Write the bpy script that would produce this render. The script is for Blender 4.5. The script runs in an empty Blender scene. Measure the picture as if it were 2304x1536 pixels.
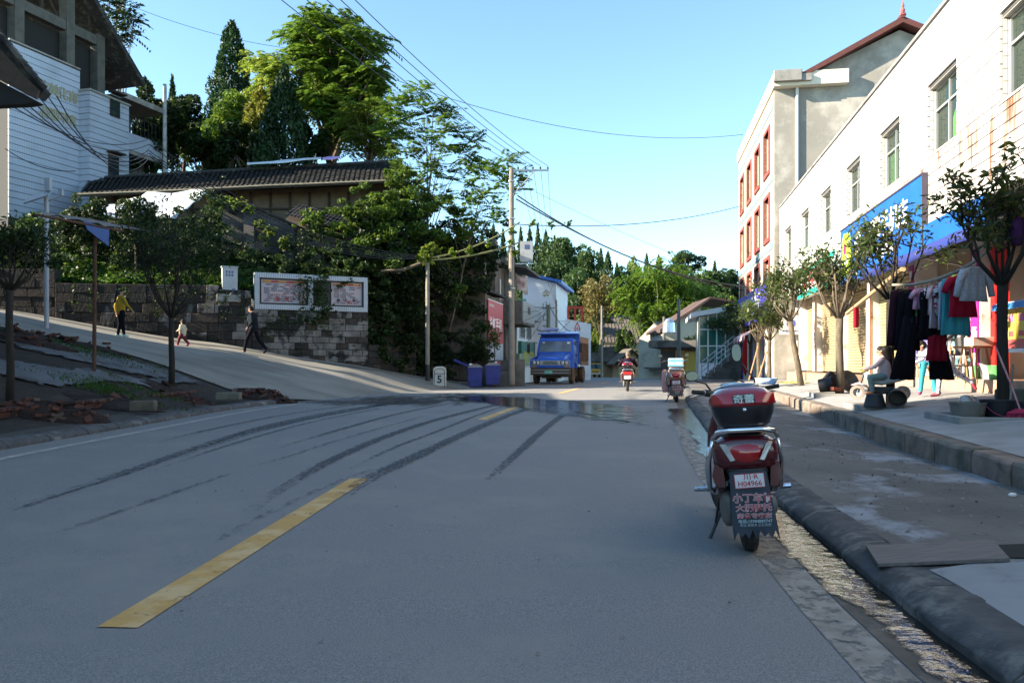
import bpy, bmesh, math, random
import numpy as np
from mathutils import Vector, Matrix, Euler
R = math.radians
C = bpy.context.scene.collection
SC = bpy.context.scene
# ------------------------------------------------------------------ camera, light, exposure
cam_data = bpy.data.cameras.new('camera'); cam = bpy.data.objects.new('camera', cam_data); C.objects.link(cam)
cam_data.sensor_width = 23.6; cam_data.lens = 18.0; cam_data.clip_end = 3000; cam_data.clip_start = 0.05
cam_data.shift_y = 50.0/2304.0
cam.location = (0, 0, 1.29); cam.rotation_euler = (R(90), 0, 0)
SC.camera = cam
world = bpy.data.worlds.new("World"); SC.world = world; world.use_nodes = True
SUN_EL, SUN_AZ = R(24), R(80)      # azimuth measured from straight behind the camera towards its left
to_sun = Vector((-math.sin(SUN_AZ)*math.cos(SUN_EL), -math.cos(SUN_AZ)*math.cos(SUN_EL), math.sin(SUN_EL)))
nt = world.node_tree; bg = nt.nodes['Background']
sky = nt.nodes.new('ShaderNodeTexSky'); sky.sky_type = 'NISHITA'; sky.sun_disc = False
sky.sun_elevation = SUN_EL; sky.sun_rotation = math.atan2(to_sun.x, to_sun.y)
sky.altitude = 1500; sky.air_density = 1.0; sky.dust_density = 0.0; sky.ozone_density = 1.0
tint = nt.nodes.new('ShaderNodeMix'); tint.data_type = 'RGBA'; tint.blend_type = 'MULTIPLY'; tint.inputs[0].default_value = 1
tint.inputs['B'].default_value = (1.07, 1.24, 1.20, 1); nt.links.new(sky.outputs[0], tint.inputs['A']); nt.links.new(tint.outputs['Result'], bg.inputs[0]); bg.inputs[1].default_value = 0.086
sun_d = bpy.data.lights.new('sun', 'SUN'); sun_d.energy = 5.0; sun_d.angle = R(0.5); sun_d.color = (1.0, 0.88, 0.70)
sun = bpy.data.objects.new('sun', sun_d); C.objects.link(sun); sun.rotation_euler = to_sun.to_track_quat('Z', 'Y').to_euler()
SC.view_settings.view_transform = 'Standard'; SC.view_settings.look = 'None'
SC.view_settings.exposure = 1.95; SC.view_settings.gamma = 1.0; SC.view_settings.use_curve_mapping = False
SC.cycles.max_bounces = 6; SC.cycles.transparent_max_bounces = 12
# ------------------------------------------------------------------ picture <-> place
ORD = ['leftmost', 'second', 'third', 'fourth', 'fifth', 'sixth', 'seventh', 'eighth', 'ninth', 'tenth', 'eleventh', 'twelfth', 'thirteenth', 'fourteenth', 'fifteenth', 'sixteenth', 'seventeenth', 'eighteenth', 'nineteenth', 'twentieth', 'twenty first', 'twenty second', 'twenty third', 'twenty fourth', 'twenty fifth']
F = 1757.0; HZ = 818.0; EYE = 1.29
def P(px, py, Y): return Vector(((px-1152)/F*Y, Y, EYE+(HZ-py)/F*Y))
def zg(Y):
    a = .0085*Y; b = .323-.0132*(Y-38)
    if Y < 30: return a
    if Y > 46: return b if Y < 200 else .323-.0132*162
    t = (Y-30)/16; k = .0217*8
    return a if False else (a*(1-t)+b*t) - 0.0 if abs(a-b) < 1e-9 else -math.log(math.exp(-a*30)+math.exp(-b*30))/30
def lerp(pts, Y):
    if Y <= pts[0][0]: return pts[0][1]
    for (a, u), (b, v) in zip(pts, pts[1:]):
        if Y <= b: return u+(v-u)*(Y-a)/(b-a)
    return pts[-1][1]
# ------------------------------------------------------------------ tags
def tag(o, label=None, cat=None, group=None, kind=None):
    if label: o['label'] = label
    if cat: o['category'] = cat
    if group: o['group'] = group
    if kind: o['kind'] = kind
    return o
def thing(name, label, cat, loc=(0, 0, 0), rz=0, group=None):
    o = bpy.data.objects.new(name, None); C.objects.link(o); o.empty_display_size = .2
    o.location = loc; o.rotation_euler = (0, 0, rz)
    return tag(o, label, cat, group)
def copy_tree(o, parent=None):
    c = o.copy(); C.objects.link(c); c.parent = parent
    for ch in list(KIDS.get(o.name, [])): copy_tree(ch, c)
    return c
KIDS = {}
def dup(root, loc=None, rz=None, label=None, group=None, scale=None):
    c = copy_tree(root)
    if loc is not None: c.location = loc
    if rz is not None: c.rotation_euler = (root.rotation_euler.x, root.rotation_euler.y, rz)
    if scale is not None: c.scale = scale if hasattr(scale, '__len__') else (scale,)*3
    if label: c['label'] = label
    if group: c['group'] = group
    return c
def _link(name, me, parent):
    o = bpy.data.objects.new(name, me); C.objects.link(o)
    if parent is not None:
        o.parent = parent; KIDS.setdefault(parent.name, []).append(o)
    return o
# ------------------------------------------------------------------ mesh builder
class MB:
    def __init__(s): s.v = []; s.f = []; s.m = []; s.mi = 0
    def add(s, vs, fs, M=None):
        b = len(s.v)
        for p in vs:
            p = Vector(p); s.v.append(tuple(M @ p if M is not None else p))
        for f in fs: s.f.append(tuple(b+i for i in f)); s.m.append(s.mi)
        return s
    def box(s, x0, x1, y0, y1, z0, z1, M=None):
        vs = [(x, y, z) for z in (z0, z1) for y in (y0, y1) for x in (x0, x1)]
        return s.add(vs, [(0, 2, 3, 1), (4, 5, 7, 6), (0, 1, 5, 4), (2, 6, 7, 3), (0, 4, 6, 2), (1, 3, 7, 5)], M)
    def cbox(s, c, d, rot=None, M=None):
        Q = Matrix.Translation(c) @ (Euler(rot).to_matrix().to_4x4() if rot else Matrix())
        if M is not None: Q = M @ Q
        return s.box(-d[0]/2, d[0]/2, -d[1]/2, d[1]/2, -d[2]/2, d[2]/2, Q)
    def quad(s, a, b, c, d, M=None): return s.add([a, b, c, d], [(0, 1, 2, 3)], M)
    def tube(s, pts, r, n=8, cap=True, M=None):
        pts = [Vector(p) for p in pts]; k = len(pts)
        rs = r if hasattr(r, '__len__') else [r]*k
        vs = []; fs = []; up = None
        for i, p in enumerate(pts):
            d = (pts[min(i+1, k-1)]-pts[max(i-1, 0)])
            d = d.normalized() if d.length > 1e-9 else Vector((0, 0, 1))
            if up is None: up = Vector((0, 0, 1)) if abs(d.z) < .9 else Vector((1, 0, 0))
            a = d.cross(up).normalized(); b = a.cross(d).normalized(); up = b
            for j in range(n):
                t = 2*math.pi*j/n; vs.append(p+(a*math.cos(t)+b*math.sin(t))*rs[i])
        for i in range(k-1):
            for j in range(n): fs.append((i*n+j, i*n+(j+1) % n, (i+1)*n+(j+1) % n, (i+1)*n+j))
        if cap: fs.append(tuple(range(n))[::-1]); fs.append(tuple((k-1)*n+j for j in range(n)))
        return s.add(vs, fs, M)
    def cyl(s, p0, p1, r0, r1=None, n=12, M=None): return s.tube([p0, p1], [r0, r0 if r1 is None else r1], n, True, M)
    def lathe(s, prof, n=20, M=None, cap=True):   # prof: (r, z) about local z
        vs = []; fs = []
        for r, z in prof:
            for j in range(n):
                t = 2*math.pi*j/n; vs.append((r*math.cos(t), r*math.sin(t), z))
        k = len(prof)
        for i in range(k-1):
            for j in range(n): fs.append((i*n+j, i*n+(j+1) % n, (i+1)*n+(j+1) % n, (i+1)*n+j))
        if cap:
            if prof[0][0] > 1e-6: fs.append(tuple(range(n))[::-1])
            if prof[-1][0] > 1e-6: fs.append(tuple((k-1)*n+j for j in range(n)))
        return s.add(vs, fs, M)
    def prism(s, poly, e, M=None):                # poly: 3-D points of a face, e: extrusion
        n = len(poly); e = Vector(e); vs = [Vector(p) for p in poly]+[Vector(p)+e for p in poly]
        fs = [tuple(range(n))[::-1], tuple(range(n, 2*n))]+[(i, (i+1) % n, n+(i+1) % n, n+i) for i in range(n)]
        return s.add(vs, fs, M)
    def loft(s, secs, M=None, cap=True, closed=True):
        n = len(secs[0]); vs = [p for sec in secs for p in sec]; fs = []
        for i in range(len(secs)-1):
            for j in range(n if closed else n-1): fs.append((i*n+j, i*n+(j+1) % n, (i+1)*n+(j+1) % n, (i+1)*n+j))
        if cap and closed: fs.append(tuple(range(n))[::-1]); fs.append(tuple((len(secs)-1)*n+j for j in range(n)))
        return s.add(vs, fs, M)
    def ball(s, c, r, n=10, M=None):
        r = r if hasattr(r, '__len__') else (r, r, r)
        prof = [(math.sin(math.pi*i/n), -math.cos(math.pi*i/n)) for i in range(n+1)]
        prof[0] = (1e-4, -1); prof[-1] = (1e-4, 1)
        Q = Matrix.Translation(c) @ Matrix.Diagonal((*r, 1)); Q = M @ Q if M is not None else Q
        return s.lathe(prof, n*2, Q)
    def mesh(s, name, mats, smooth=False):
        me = bpy.data.meshes.new(name); me.from_pydata(s.v, [], s.f)
        for m in (mats if isinstance(mats, (list, tuple)) else [mats]): me.materials.append(m)
        if any(s.m): me.polygons.foreach_set('material_index', s.m)
        bm = bmesh.new(); bm.from_mesh(me); bmesh.ops.recalc_face_normals(bm, faces=bm.faces); bm.to_mesh(me); bm.free()
        if smooth: me.polygons.foreach_set('use_smooth', [True]*len(me.polygons))
        return me
    def build(s, name, mats, parent=None, smooth=False, bevel=0, seg=2, auto=None):
        o = _link(name, s.mesh(name, mats, smooth), parent)
        if bevel:
            m = o.modifiers.new('bevel', 'BEVEL'); m.width = bevel; m.segments = seg; m.limit_method = 'ANGLE'; m.angle_limit = R(40); m.harden_normals = False
        if auto:
            try: o.data.set_sharp_from_angle(angle=R(auto))
            except Exception: pass
        return o
def sup(c, w, h, n=16, e=2.6, ax='y', tilt=0):
    """superellipse section centred on c, w across x, h in z, lying across axis y"""
    out = []
    for j in range(n):
        t = 2*math.pi*j/n; ct, st = math.cos(t), math.sin(t)
        x = w/2*math.copysign(abs(ct)**(2/e), ct); z = h/2*math.copysign(abs(st)**(2/e), st)
        out.append(Vector((c[0]+x, c[1]+z*math.sin(tilt), c[2]+z*math.cos(tilt))) if ax == 'y' else Vector((c[0]+x, c[1]+z, c[2])))
    return out
def np_mesh(name, V, Q, mat, parent=None, smooth=False):
    V = np.asarray(V, dtype=np.float32).reshape(-1, 3); Q = np.asarray(Q, dtype=np.int32)
    me = bpy.data.meshes.new(name); k = Q.shape[1]
    me.vertices.add(len(V)); me.vertices.foreach_set('co', V.ravel())
    me.loops.add(Q.size); me.loops.foreach_set('vertex_index', Q.ravel())
    me.polygons.add(len(Q)); me.polygons.foreach_set('loop_start', np.arange(0, Q.size, k, dtype=np.int32))
    me.update(calc_edges=True)
    if smooth: me.polygons.foreach_set('use_smooth', [True]*len(Q))
    me.materials.append(mat)
    return _link(name, me, parent)
def sheet(name, rows, mat, kind='structure', smooth=True, parent=None):
    """rows: list of equal-length point rows"""
    n = len(rows[0]); V = [p for r in rows for p in r]
    Q = [(i*n+j, i*n+j+1, (i+1)*n+j+1, (i+1)*n+j) for i in range(len(rows)-1) for j in range(n-1)]
    o = np_mesh(name, [tuple(p) for p in V], Q, mat, parent, smooth)
    if kind: o['kind'] = kind
    return o
_tc = {}
def text_mesh(txt, size, mat, name='lettering', parent=None, depth=.004, loc=(0, 0, 0), rot=(R(90), 0, 0), sx=1, bold=0, align='CENTER', sy=1, space=1):
    key = (txt, size, depth, bold, align, space)
    if key not in _tc:
        cu = bpy.data.curves.new('t', 'FONT'); cu.body = txt; cu.size = size; cu.extrude = depth/2; cu.offset = bold; cu.space_character = space
        cu.align_x = align; cu.align_y = 'CENTER'; cu.resolution_u = 2
        o = bpy.data.objects.new('t', cu); C.objects.link(o)
        dg = bpy.context.evaluated_depsgraph_get(); me = bpy.data.meshes.new_from_object(o.evaluated_get(dg))
        bpy.data.objects.remove(o); _tc[key] = me
    me = _tc[key].copy(); me.materials.clear(); me.materials.append(mat)
    o = _link(name, me, parent); o.location = loc; o.rotation_euler = rot; o.scale = (sx, sy, 1)
    return o
# ------------------------------------------------------------------ materials
def _n(nt, t, **k):
    n = nt.nodes.new(t)
    for a, b in k.items(): setattr(n, a, b)
    return n
MATS = {}
def mat(name, col, rough=.7, col2=None, scale=4, amt=1.0, metal=0, bump=0, bscale=40, spec=.5, dirt=None, dscale=1.2, dlo=.5, dhi=.7, coat=0,
        emit=0, trans=0, alpha=1, detail=4, rough2=None, stretch=None, sss=0, sheen=0):
    if name in MATS: return MATS[name]
    m = bpy.data.materials.new(name); m.use_nodes = True; t = m.node_tree; b = t.nodes['Principled BSDF']; L = t.links
    def c4(c): return (*c, 1) if len(c) == 3 else c
    b.inputs['Base Color'].default_value = c4(col); b.inputs['Roughness'].default_value = rough; b.inputs['Metallic'].default_value = metal
    b.inputs['Specular IOR Level'].default_value = spec; b.inputs['Coat Weight'].default_value = coat; b.inputs['Coat Roughness'].default_value = .08
    b.inputs['Transmission Weight'].default_value = trans; b.inputs['Alpha'].default_value = alpha
    if emit: b.inputs['Emission Color'].default_value = c4(col); b.inputs['Emission Strength'].default_value = emit
    co = _n(t, 'ShaderNodeTexCoord').outputs['Object']
    if stretch:
        mp = _n(t, 'ShaderNodeMapping'); mp.inputs['Scale'].default_value = stretch; L.new(co, mp.inputs[0]); co = mp.outputs[0]
    last = None
    if col2 is not None:
        nz = _n(t, 'ShaderNodeTexNoise'); nz.inputs['Scale'].default_value = scale; nz.inputs['Detail'].default_value = detail; L.new(co, nz.inputs['Vector'])
        rp = _n(t, 'ShaderNodeMapRange'); rp.inputs[1].default_value = .5-.18/amt; rp.inputs[2].default_value = .5+.18/amt; L.new(nz.outputs[0], rp.inputs[0])
        mx = _n(t, 'ShaderNodeMix', data_type='RGBA'); mx.inputs['A'].default_value = c4(col); mx.inputs['B'].default_value = c4(col2); L.new(rp.outputs[0], mx.inputs[0])
        last = mx.outputs['Result']
        if rough2 is not None:
            r2 = _n(t, 'ShaderNodeMapRange'); r2.inputs[3].default_value = rough; r2.inputs[4].default_value = rough2; L.new(rp.outputs[0], r2.inputs[0]); L.new(r2.outputs[0], b.inputs['Roughness'])
    if dirt is not None:
        nz = _n(t, 'ShaderNodeTexNoise'); nz.inputs['Scale'].default_value = dscale; nz.inputs['Detail'].default_value = 7; nz.inputs['Roughness'].default_value = .65; L.new(co, nz.inputs['Vector'])
        rp = _n(t, 'ShaderNodeMapRange'); rp.inputs[1].default_value = dlo; rp.inputs[2].default_value = dhi; L.new(nz.outputs[0], rp.inputs[0])
        mx = _n(t, 'ShaderNodeMix', data_type='RGBA'); mx.inputs['A'].default_value = c4(col); mx.inputs['B'].default_value = c4(dirt); L.new(rp.outputs[0], mx.inputs[0])
        if last is not None: L.new(last, mx.inputs['A'])
        last = mx.outputs['Result']
    if last is not None: L.new(last, b.inputs['Base Color'])
    if bump:
        nz = _n(t, 'ShaderNodeTexNoise'); nz.inputs['Scale'].default_value = bscale; nz.inputs['Detail'].default_value = 5; L.new(co, nz.inputs['Vector'])
        bp = _n(t, 'ShaderNodeBump'); bp.inputs['Strength'].default_value = 1; bp.inputs['Distance'].default_value = bump; L.new(nz.outputs[0], bp.inputs['Height']); L.new(bp.outputs[0], b.inputs['Normal'])
    MATS[name] = m
    return m
def leafmat(name, a, b, c=None, trans=.35, rough=.55):
    """leaves differing piece by piece, some light let through"""
    if name in MATS: return MATS[name]
    m = bpy.data.materials.new(name); m.use_nodes = True; t = m.node_tree; L = t.links; bs = t.nodes['Principled BSDF']; out = t.nodes['Material Output']
    g = _n(t, 'ShaderNodeNewGeometry'); oi = _n(t, 'ShaderNodeObjectInfo')
    rp = _n(t, 'ShaderNodeValToRGB'); e = rp.color_ramp.elements; e[0].color = (*a, 1); e[1].color = (*b, 1)
    if c: x = e.new(.9); x.color = (*b, 1); e[2].color = (*c, 1)
    L.new(g.outputs['Random Per Island'], rp.inputs[0])
    co = _n(t, 'ShaderNodeTexCoord'); nz = _n(t, 'ShaderNodeTexNoise'); nz.inputs['Scale'].default_value = .55; L.new(co.outputs['Object'], nz.inputs['Vector'])
    hs = _n(t, 'ShaderNodeHueSaturation'); L.new(rp.outputs[0], hs.inputs['Color'])
    r1 = _n(t, 'ShaderNodeMapRange'); r1.inputs[1].default_value = .35; r1.inputs[2].default_value = .65; r1.inputs[3].default_value = .7; r1.inputs[4].default_value = 1.35; L.new(nz.outputs[0], r1.inputs[0])
    r2 = _n(t, 'ShaderNodeMath', operation='MULTIPLY_ADD'); r2.inputs[1].default_value = .35; r2.inputs[2].default_value = .82; L.new(oi.outputs['Random'], r2.inputs[0])
    ml = _n(t, 'ShaderNodeMath', operation='MULTIPLY'); L.new(r1.outputs[0], ml.inputs[0]); L.new(r2.outputs[0], ml.inputs[1]); L.new(ml.outputs[0], hs.inputs['Value'])
    L.new(hs.outputs[0], bs.inputs['Base Color']); bs.inputs['Roughness'].default_value = rough; bs.inputs['Specular IOR Level'].default_value = .35
    tr = _n(t, 'ShaderNodeBsdfTranslucent'); hb = _n(t, 'ShaderNodeHueSaturation'); hb.inputs['Value'].default_value = 1.5; hb.inputs['Hue'].default_value = .48; L.new(hs.outputs[0], hb.inputs['Color']); L.new(hb.outputs[0], tr.inputs[0])
    ms = _n(t, 'ShaderNodeMixShader'); ms.inputs[0].default_value = trans; L.new(bs.outputs[0], ms.inputs[1]); L.new(tr.outputs[0], ms.inputs[2]); L.new(ms.outputs[0], out.inputs['Surface'])
    MATS[name] = m; return m
def masked(name, base_kw, lo, hi, scale, stretch=None, detail=6, rough=.65, extra=None):
    """a material that breaks up into nothing where a noise falls low (worn paint, wet streaks)"""
    m = mat(name, **base_kw); t = m.node_tree; L = t.links; b = t.nodes['Principled BSDF']
    co = _n(t, 'ShaderNodeTexCoord').outputs['Object']; mp = _n(t, 'ShaderNodeMapping'); mp.inputs['Scale'].default_value = stretch or (1, 1, 1); L.new(co, mp.inputs[0])
    nz = _n(t, 'ShaderNodeTexNoise'); nz.inputs['Scale'].default_value = scale; nz.inputs['Detail'].default_value = detail; nz.inputs['Roughness'].default_value = rough; L.new(mp.outputs[0], nz.inputs['Vector'])
    rp = _n(t, 'ShaderNodeMapRange'); rp.inputs[1].default_value = lo; rp.inputs[2].default_value = hi; L.new(nz.outputs[0], rp.inputs[0]); fac = rp.outputs[0]
    if extra:   # fade towards the borders, from a vertex attribute
        at = _n(t, 'ShaderNodeAttribute'); at.attribute_name = extra
        add = _n(t, 'ShaderNodeMath', operation='ADD'); L.new(nz.outputs[0], add.inputs[0]); L.new(at.outputs['Fac'], add.inputs[1]); L.new(add.outputs[0], rp.inputs[0])
    L.new(fac, b.inputs['Alpha']); return m
def set_attr(o, name, vals):
    a = o.data.attributes.new(name, 'FLOAT', 'POINT'); a.data.foreach_set('value', vals)
def rowmat(name, col, line, axis, pitch, w=.06, rough=.5, axis2=None, pitch2=1, w2=.06, col2=None, dirt=None, dlo=.5, dhi=.75, dscale=.8, dstretch=(1, 1, 1), line2=None, spec=.5):
    """a tiled face: fine joints along one or two axes of the object's own coordinates"""
    m = mat(name, col, rough, spec=spec); t = m.node_tree; L = t.links; b = t.nodes['Principled BSDF']
    co = _n(t, 'ShaderNodeTexCoord').outputs['Object']; sp = _n(t, 'ShaderNodeSeparateXYZ'); L.new(co, sp.inputs[0])
    last = None
    def joint(ax, p, ww):
        d = _n(t, 'ShaderNodeMath', operation='DIVIDE'); d.inputs[1].default_value = p; L.new(sp.outputs[ax], d.inputs[0])
        fr = _n(t, 'ShaderNodeMath', operation='FRACT'); L.new(d.outputs[0], fr.inputs[0])
        gt = _n(t, 'ShaderNodeMath', operation='LESS_THAN'); gt.inputs[1].default_value = ww; L.new(fr.outputs[0], gt.inputs[0]); return gt.outputs[0]
    src = None
    if col2 is not None:
        nz = _n(t, 'ShaderNodeTexNoise'); nz.inputs['Scale'].default_value = 3; nz.inputs['Detail'].default_value = 5; L.new(co, nz.inputs['Vector'])
        mx = _n(t, 'ShaderNodeMix', data_type='RGBA'); mx.inputs['A'].default_value = (*col, 1); mx.inputs['B'].default_value = (*col2, 1); L.new(nz.outputs[0], mx.inputs[0]); src = mx.outputs['Result']
    if dirt is not None:
        mp = _n(t, 'ShaderNodeMapping'); mp.inputs['Scale'].default_value = dstretch; L.new(co, mp.inputs[0])
        nz = _n(t, 'ShaderNodeTexNoise'); nz.inputs['Scale'].default_value = dscale; nz.inputs['Detail'].default_value = 7; L.new(mp.outputs[0], nz.inputs['Vector'])
        rp = _n(t, 'ShaderNodeMapRange'); rp.inputs[1].default_value = dlo; rp.inputs[2].default_value = dhi; L.new(nz.outputs[0], rp.inputs[0])
        mx = _n(t, 'ShaderNodeMix', data_type='RGBA'); mx.inputs['A'].default_value = (*col, 1); mx.inputs['B'].default_value = (*dirt, 1); L.new(rp.outputs[0], mx.inputs[0])
        if src is not None: L.new(src, mx.inputs['A'])
        src = mx.outputs['Result']
    for (ax, p, ww, lc) in ([(axis, pitch, w, line)]+([(axis2, pitch2, w2, line2 or line)] if axis2 is not None else [])):
        j = joint(ax, p, ww); mx = _n(t, 'ShaderNodeMix', data_type='RGBA'); mx.inputs['A'].default_value = (*col, 1); mx.inputs['B'].default_value = (*lc, 1); L.new(j, mx.inputs[0])
        if src is not None: L.new(src, mx.inputs['A'])
        src = mx.outputs['Result']
    L.new(src, b.inputs['Base Color']); return m
def brickmat(name, c1, c2, mortar, bw, bh, ms=.02, bump=.01, axisrot=(0, 0, 0), rough=.85, dirt=None):
    m = mat(name, c1, rough); t = m.node_tree; L = t.links; b = t.nodes['Principled BSDF']
    co = _n(t, 'ShaderNodeTexCoord').outputs['Object']; mp = _n(t, 'ShaderNodeMapping'); mp.inputs['Rotation'].default_value = axisrot; L.new(co, mp.inputs[0])
    br = _n(t, 'ShaderNodeTexBrick'); br.inputs['Scale'].default_value = 1; br.inputs['Brick Width'].default_value = bw; br.inputs['Row Height'].default_value = bh; br.inputs['Mortar Size'].default_value = ms
    br.inputs['Color1'].default_value = (*c1, 1); br.inputs['Color2'].default_value = (*c2, 1); br.inputs['Mortar'].default_value = (*mortar, 1); L.new(mp.outputs[0], br.inputs[0])
    src = br.outputs['Color']
    if dirt:
        nz = _n(t, 'ShaderNodeTexNoise'); nz.inputs['Scale'].default_value = .9; nz.inputs['Detail'].default_value = 7; L.new(co, nz.inputs['Vector'])
        rp = _n(t, 'ShaderNodeMapRange'); rp.inputs[1].default_value = .45; rp.inputs[2].default_value = .65; L.new(nz.outputs[0], rp.inputs[0])
        mx = _n(t, 'ShaderNodeMix', data_type='RGBA'); mx.inputs['B'].default_value = (*dirt, 1); L.new(rp.outputs[0], mx.inputs[0]); L.new(src, mx.inputs['A']); src = mx.outputs['Result']
    L.new(src, b.inputs['Base Color'])
    bp = _n(t, 'ShaderNodeBump'); bp.inputs['Distance'].default_value = bump; bp.invert = True; L.new(br.outputs['Fac'], bp.inputs['Height']); L.new(bp.outputs[0], b.inputs['Normal'])
    return m
black = mat('black_plastic', (.012, .012, .014), .45, (.02, .02, .022), 9)
rubber = mat('tyre_rubber', (.018, .017, .016), .85, (.035, .032, .028), 12, bump=.002, bscale=60)
chrome = mat('chrome', (.75, .76, .78), .12, metal=1)
steel = mat('brushed_steel', (.45, .46, .47), .35, (.3, .3, .31), 6, metal=.9)
glass = mat('dark_glass', (.02, .03, .035), .05, spec=.8)
bark = mat('bark', (.11, .08, .055), .9, (.05, .038, .028), 14, bump=.01, bscale=30, stretch=(1, 1, .25))
greybark = mat('grey_bark', (.15, .12, .08), .9, (.075, .06, .042), 12, bump=.006, bscale=30, stretch=(1, 1, .4))
concrete = mat('concrete', (.30, .29, .27), .85, (.22, .21, .195), 3, dirt=(.12, .115, .10), dscale=.9, dlo=.52, dhi=.72, bump=.003, bscale=60)
# ------------------------------------------------------------------ ground, road, pavements
asphalt = mat('asphalt', (.275, .266, .258), .85, (.155, .150, .148), 130, amt=1.2, bump=.003, bscale=150, dirt=(.245, .232, .215), dscale=.55, dlo=.50, dhi=.62, spec=.35, detail=8)
soil = mat('soil', (.032, .023, .017), .95, (.016, .012, .009), 5, bump=.03, bscale=18, dirt=(.055, .045, .036), dscale=2.5, dlo=.55, dhi=.7)
red_soil = mat('red_soil', (.030, .014, .010), .95, (.014, .008, .006), 9, bump=.05, bscale=14)
kerbmat = mat('kerb_concrete', (.115, .114, .115), .9, (.062, .062, .064), 7, amt=.8, dirt=(.24, .23, .21), dscale=3.2, dlo=.54, dhi=.70, bump=.006, bscale=32, spec=.2, detail=9)
walk = mat('pavement_concrete', (.15, .135, .12), .8, (.085, .078, .072), 1.6, bump=.008, bscale=22, dirt=(.27, .28, .30), dscale=1.3, dlo=.54, dhi=.64, spec=.4, stretch=(1, .6, 1), detail=7)
slab = mat('terrace_concrete', (.33, .33, .33), .8, (.25, .24, .23), 2.2, bump=.003, bscale=30, dirt=(.17, .15, .13), dscale=.7, dlo=.55, dhi=.72)
oldstone = mat('kerb_stone_face', (.22, .19, .155), .9, (.13, .11, .09), 5, bump=.02, bscale=9, dirt=(.07, .065, .045), dscale=2.2, dlo=.52, dhi=.7)
ramp_m = mat('ramp_concrete', (.27, .25, .21), .85, (.20, .185, .155), 1.5, bump=.004, bscale=40, dirt=(.13, .12, .10), dscale=.5, dlo=.5, dhi=.7, stretch=(.35, 1, 1))
pad_m = masked('pad_concrete', dict(col=(.14, .15, .165), rough=.9, col2=(.085, .09, .095), scale=2.5, bump=.006, bscale=20, dirt=(.040, .034, .028), dscale=.8, dlo=.48, dhi=.66), .40, .48, 3.5, detail=8, extra='fade')
yellow_paint = masked('yellow_road_paint', dict(col=(.60, .34, .09), rough=.85, col2=(.46, .28, .10), scale=14, amt=.7, dirt=(.62, .42, .20), dscale=3, dlo=.48, dhi=.6), .27, .38, 8, detail=9)
white_paint = masked('white_road_paint', dict(col=(.42, .41, .38), rough=.8, col2=(.30, .29, .27), scale=6), .36, .42, 9, detail=9)
road_L = [(-25, -6.6), (0, -7.05), (10, -7.1), (18.6, -6.95), (21, -6.6), (22.4, -6.2), (24, -6.0), (27, -4.9), (30, -3.4), (33, -1.7), (36, -.2), (42, 2.0), (50, 4.3), (70, 7.5), (105, 11.0), (137, 12.5), (170, 8)]
road_R = [(-25, 1.0), (0, 1.8), (3.5, 1.93), (5.3, 2.15), (7, 2.34), (10.2, 2.8), (13.8, 3.42), (21.6, 4.84), (38, 8.2), (60, 13), (80, 17.5), (105, 22.5), (137, 28), (170, 28)]
def smooth_poly(pts):
    ys = np.arange(pts[0][0], pts[-1][0]+.01, .5); xs = np.array([lerp(pts, y) for y in ys])
    for _ in range(6): xs[1:-1] = (xs[:-2]+2*xs[1:-1]+xs[2:])/4
    return ys, xs
_ly, _lx = smooth_poly(road_L); _ry, _rx = smooth_poly(road_R)
def RL(Y): return float(np.interp(Y, _ly, _lx))
def RR(Y): return float(np.interp(Y, _ry, _rx))
ground_m = mat('earth_ground', (.09, .085, .05), .95, (.05, .06, .03), .4, bump=.05, bscale=3)
yy = [-700, -300, -100]+list(range(-50, 170, 5))+[200, 300, 600, 1500]
sheet('ground', [[(x, y, (zg(y) if y > 0 else 0)-.22) for x in (-1500, -400, -100, -30, -10, 0, 5, 15, 30, 60, 100, 400, 1500)] for y in yy], ground_m)
ys = list(np.arange(-25, 60, 1.0))+list(np.arange(60, 171, 5.0))
sheet('road', [[(RL(y)-.4+(RR(y)-RL(y)+.8)*i/14, y, zg(y)) for i in range(15)] for y in ys], asphalt)
def strip(name, path, w, mt, dz=.004, kind='structure', parent=None, step=.5):
    """flat band along a ground path, following the road's height"""
    pts = []
    for (a, b) in zip(path, path[1:]):
        a = Vector(a); b = Vector(b); n = max(1, int((b-a).length/step))
        pts += [a.lerp(b, i/n) for i in range(n)]
    pts.append(Vector(path[-1])); rows = []
    for i, p in enumerate(pts):
        d = (pts[min(i+1, len(pts)-1)]-pts[max(i-1, 0)]).normalized(); nn = Vector((-d.y, d.x))
        ww = w[0]+(w[1]-w[0])*i/(len(pts)-1) if hasattr(w, '__len__') else w
        rows.append([((p+nn*ww*k).x, (p+nn*ww*k).y, zg((p+nn*ww*k).y)+dz) for k in (-.5, 0, .5)])
    return sheet(name, rows, mt, kind, parent=parent)
def G(px, py):                                # road point seen at a picture point (near part of the road)
    Y = 1.29*F/(py-803.0); return Vector(((px-1152)/F*Y, Y))
def centre(Y): return lerp([(2, -2.02), (3.7, -1.88), (8.24, -1.62), (16.2, -.60), (20.2, .12), (26, 1.3), (40, 4.6), (60, 8.7), (105, 16.5)], Y)
for (a, b) in ((-6, -1.5), (3.72, 8.28), (16.0, 20.4), (27.6, 32), (39.5, 44), (52, 56.5), (64, 68.5)):
    n = 8; strip('centre_line', [(centre(a+(b-a)*i/n), a+(b-a)*i/n) for i in range(n+1)], .20, yellow_paint, .006)
strip('left_edge_line', [(RL(y)+.62, y) for y in np.arange(-10, 20.6, 1)]+[(RL(20.5)+.75, 21.6)], .16, white_paint, .005)
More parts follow.
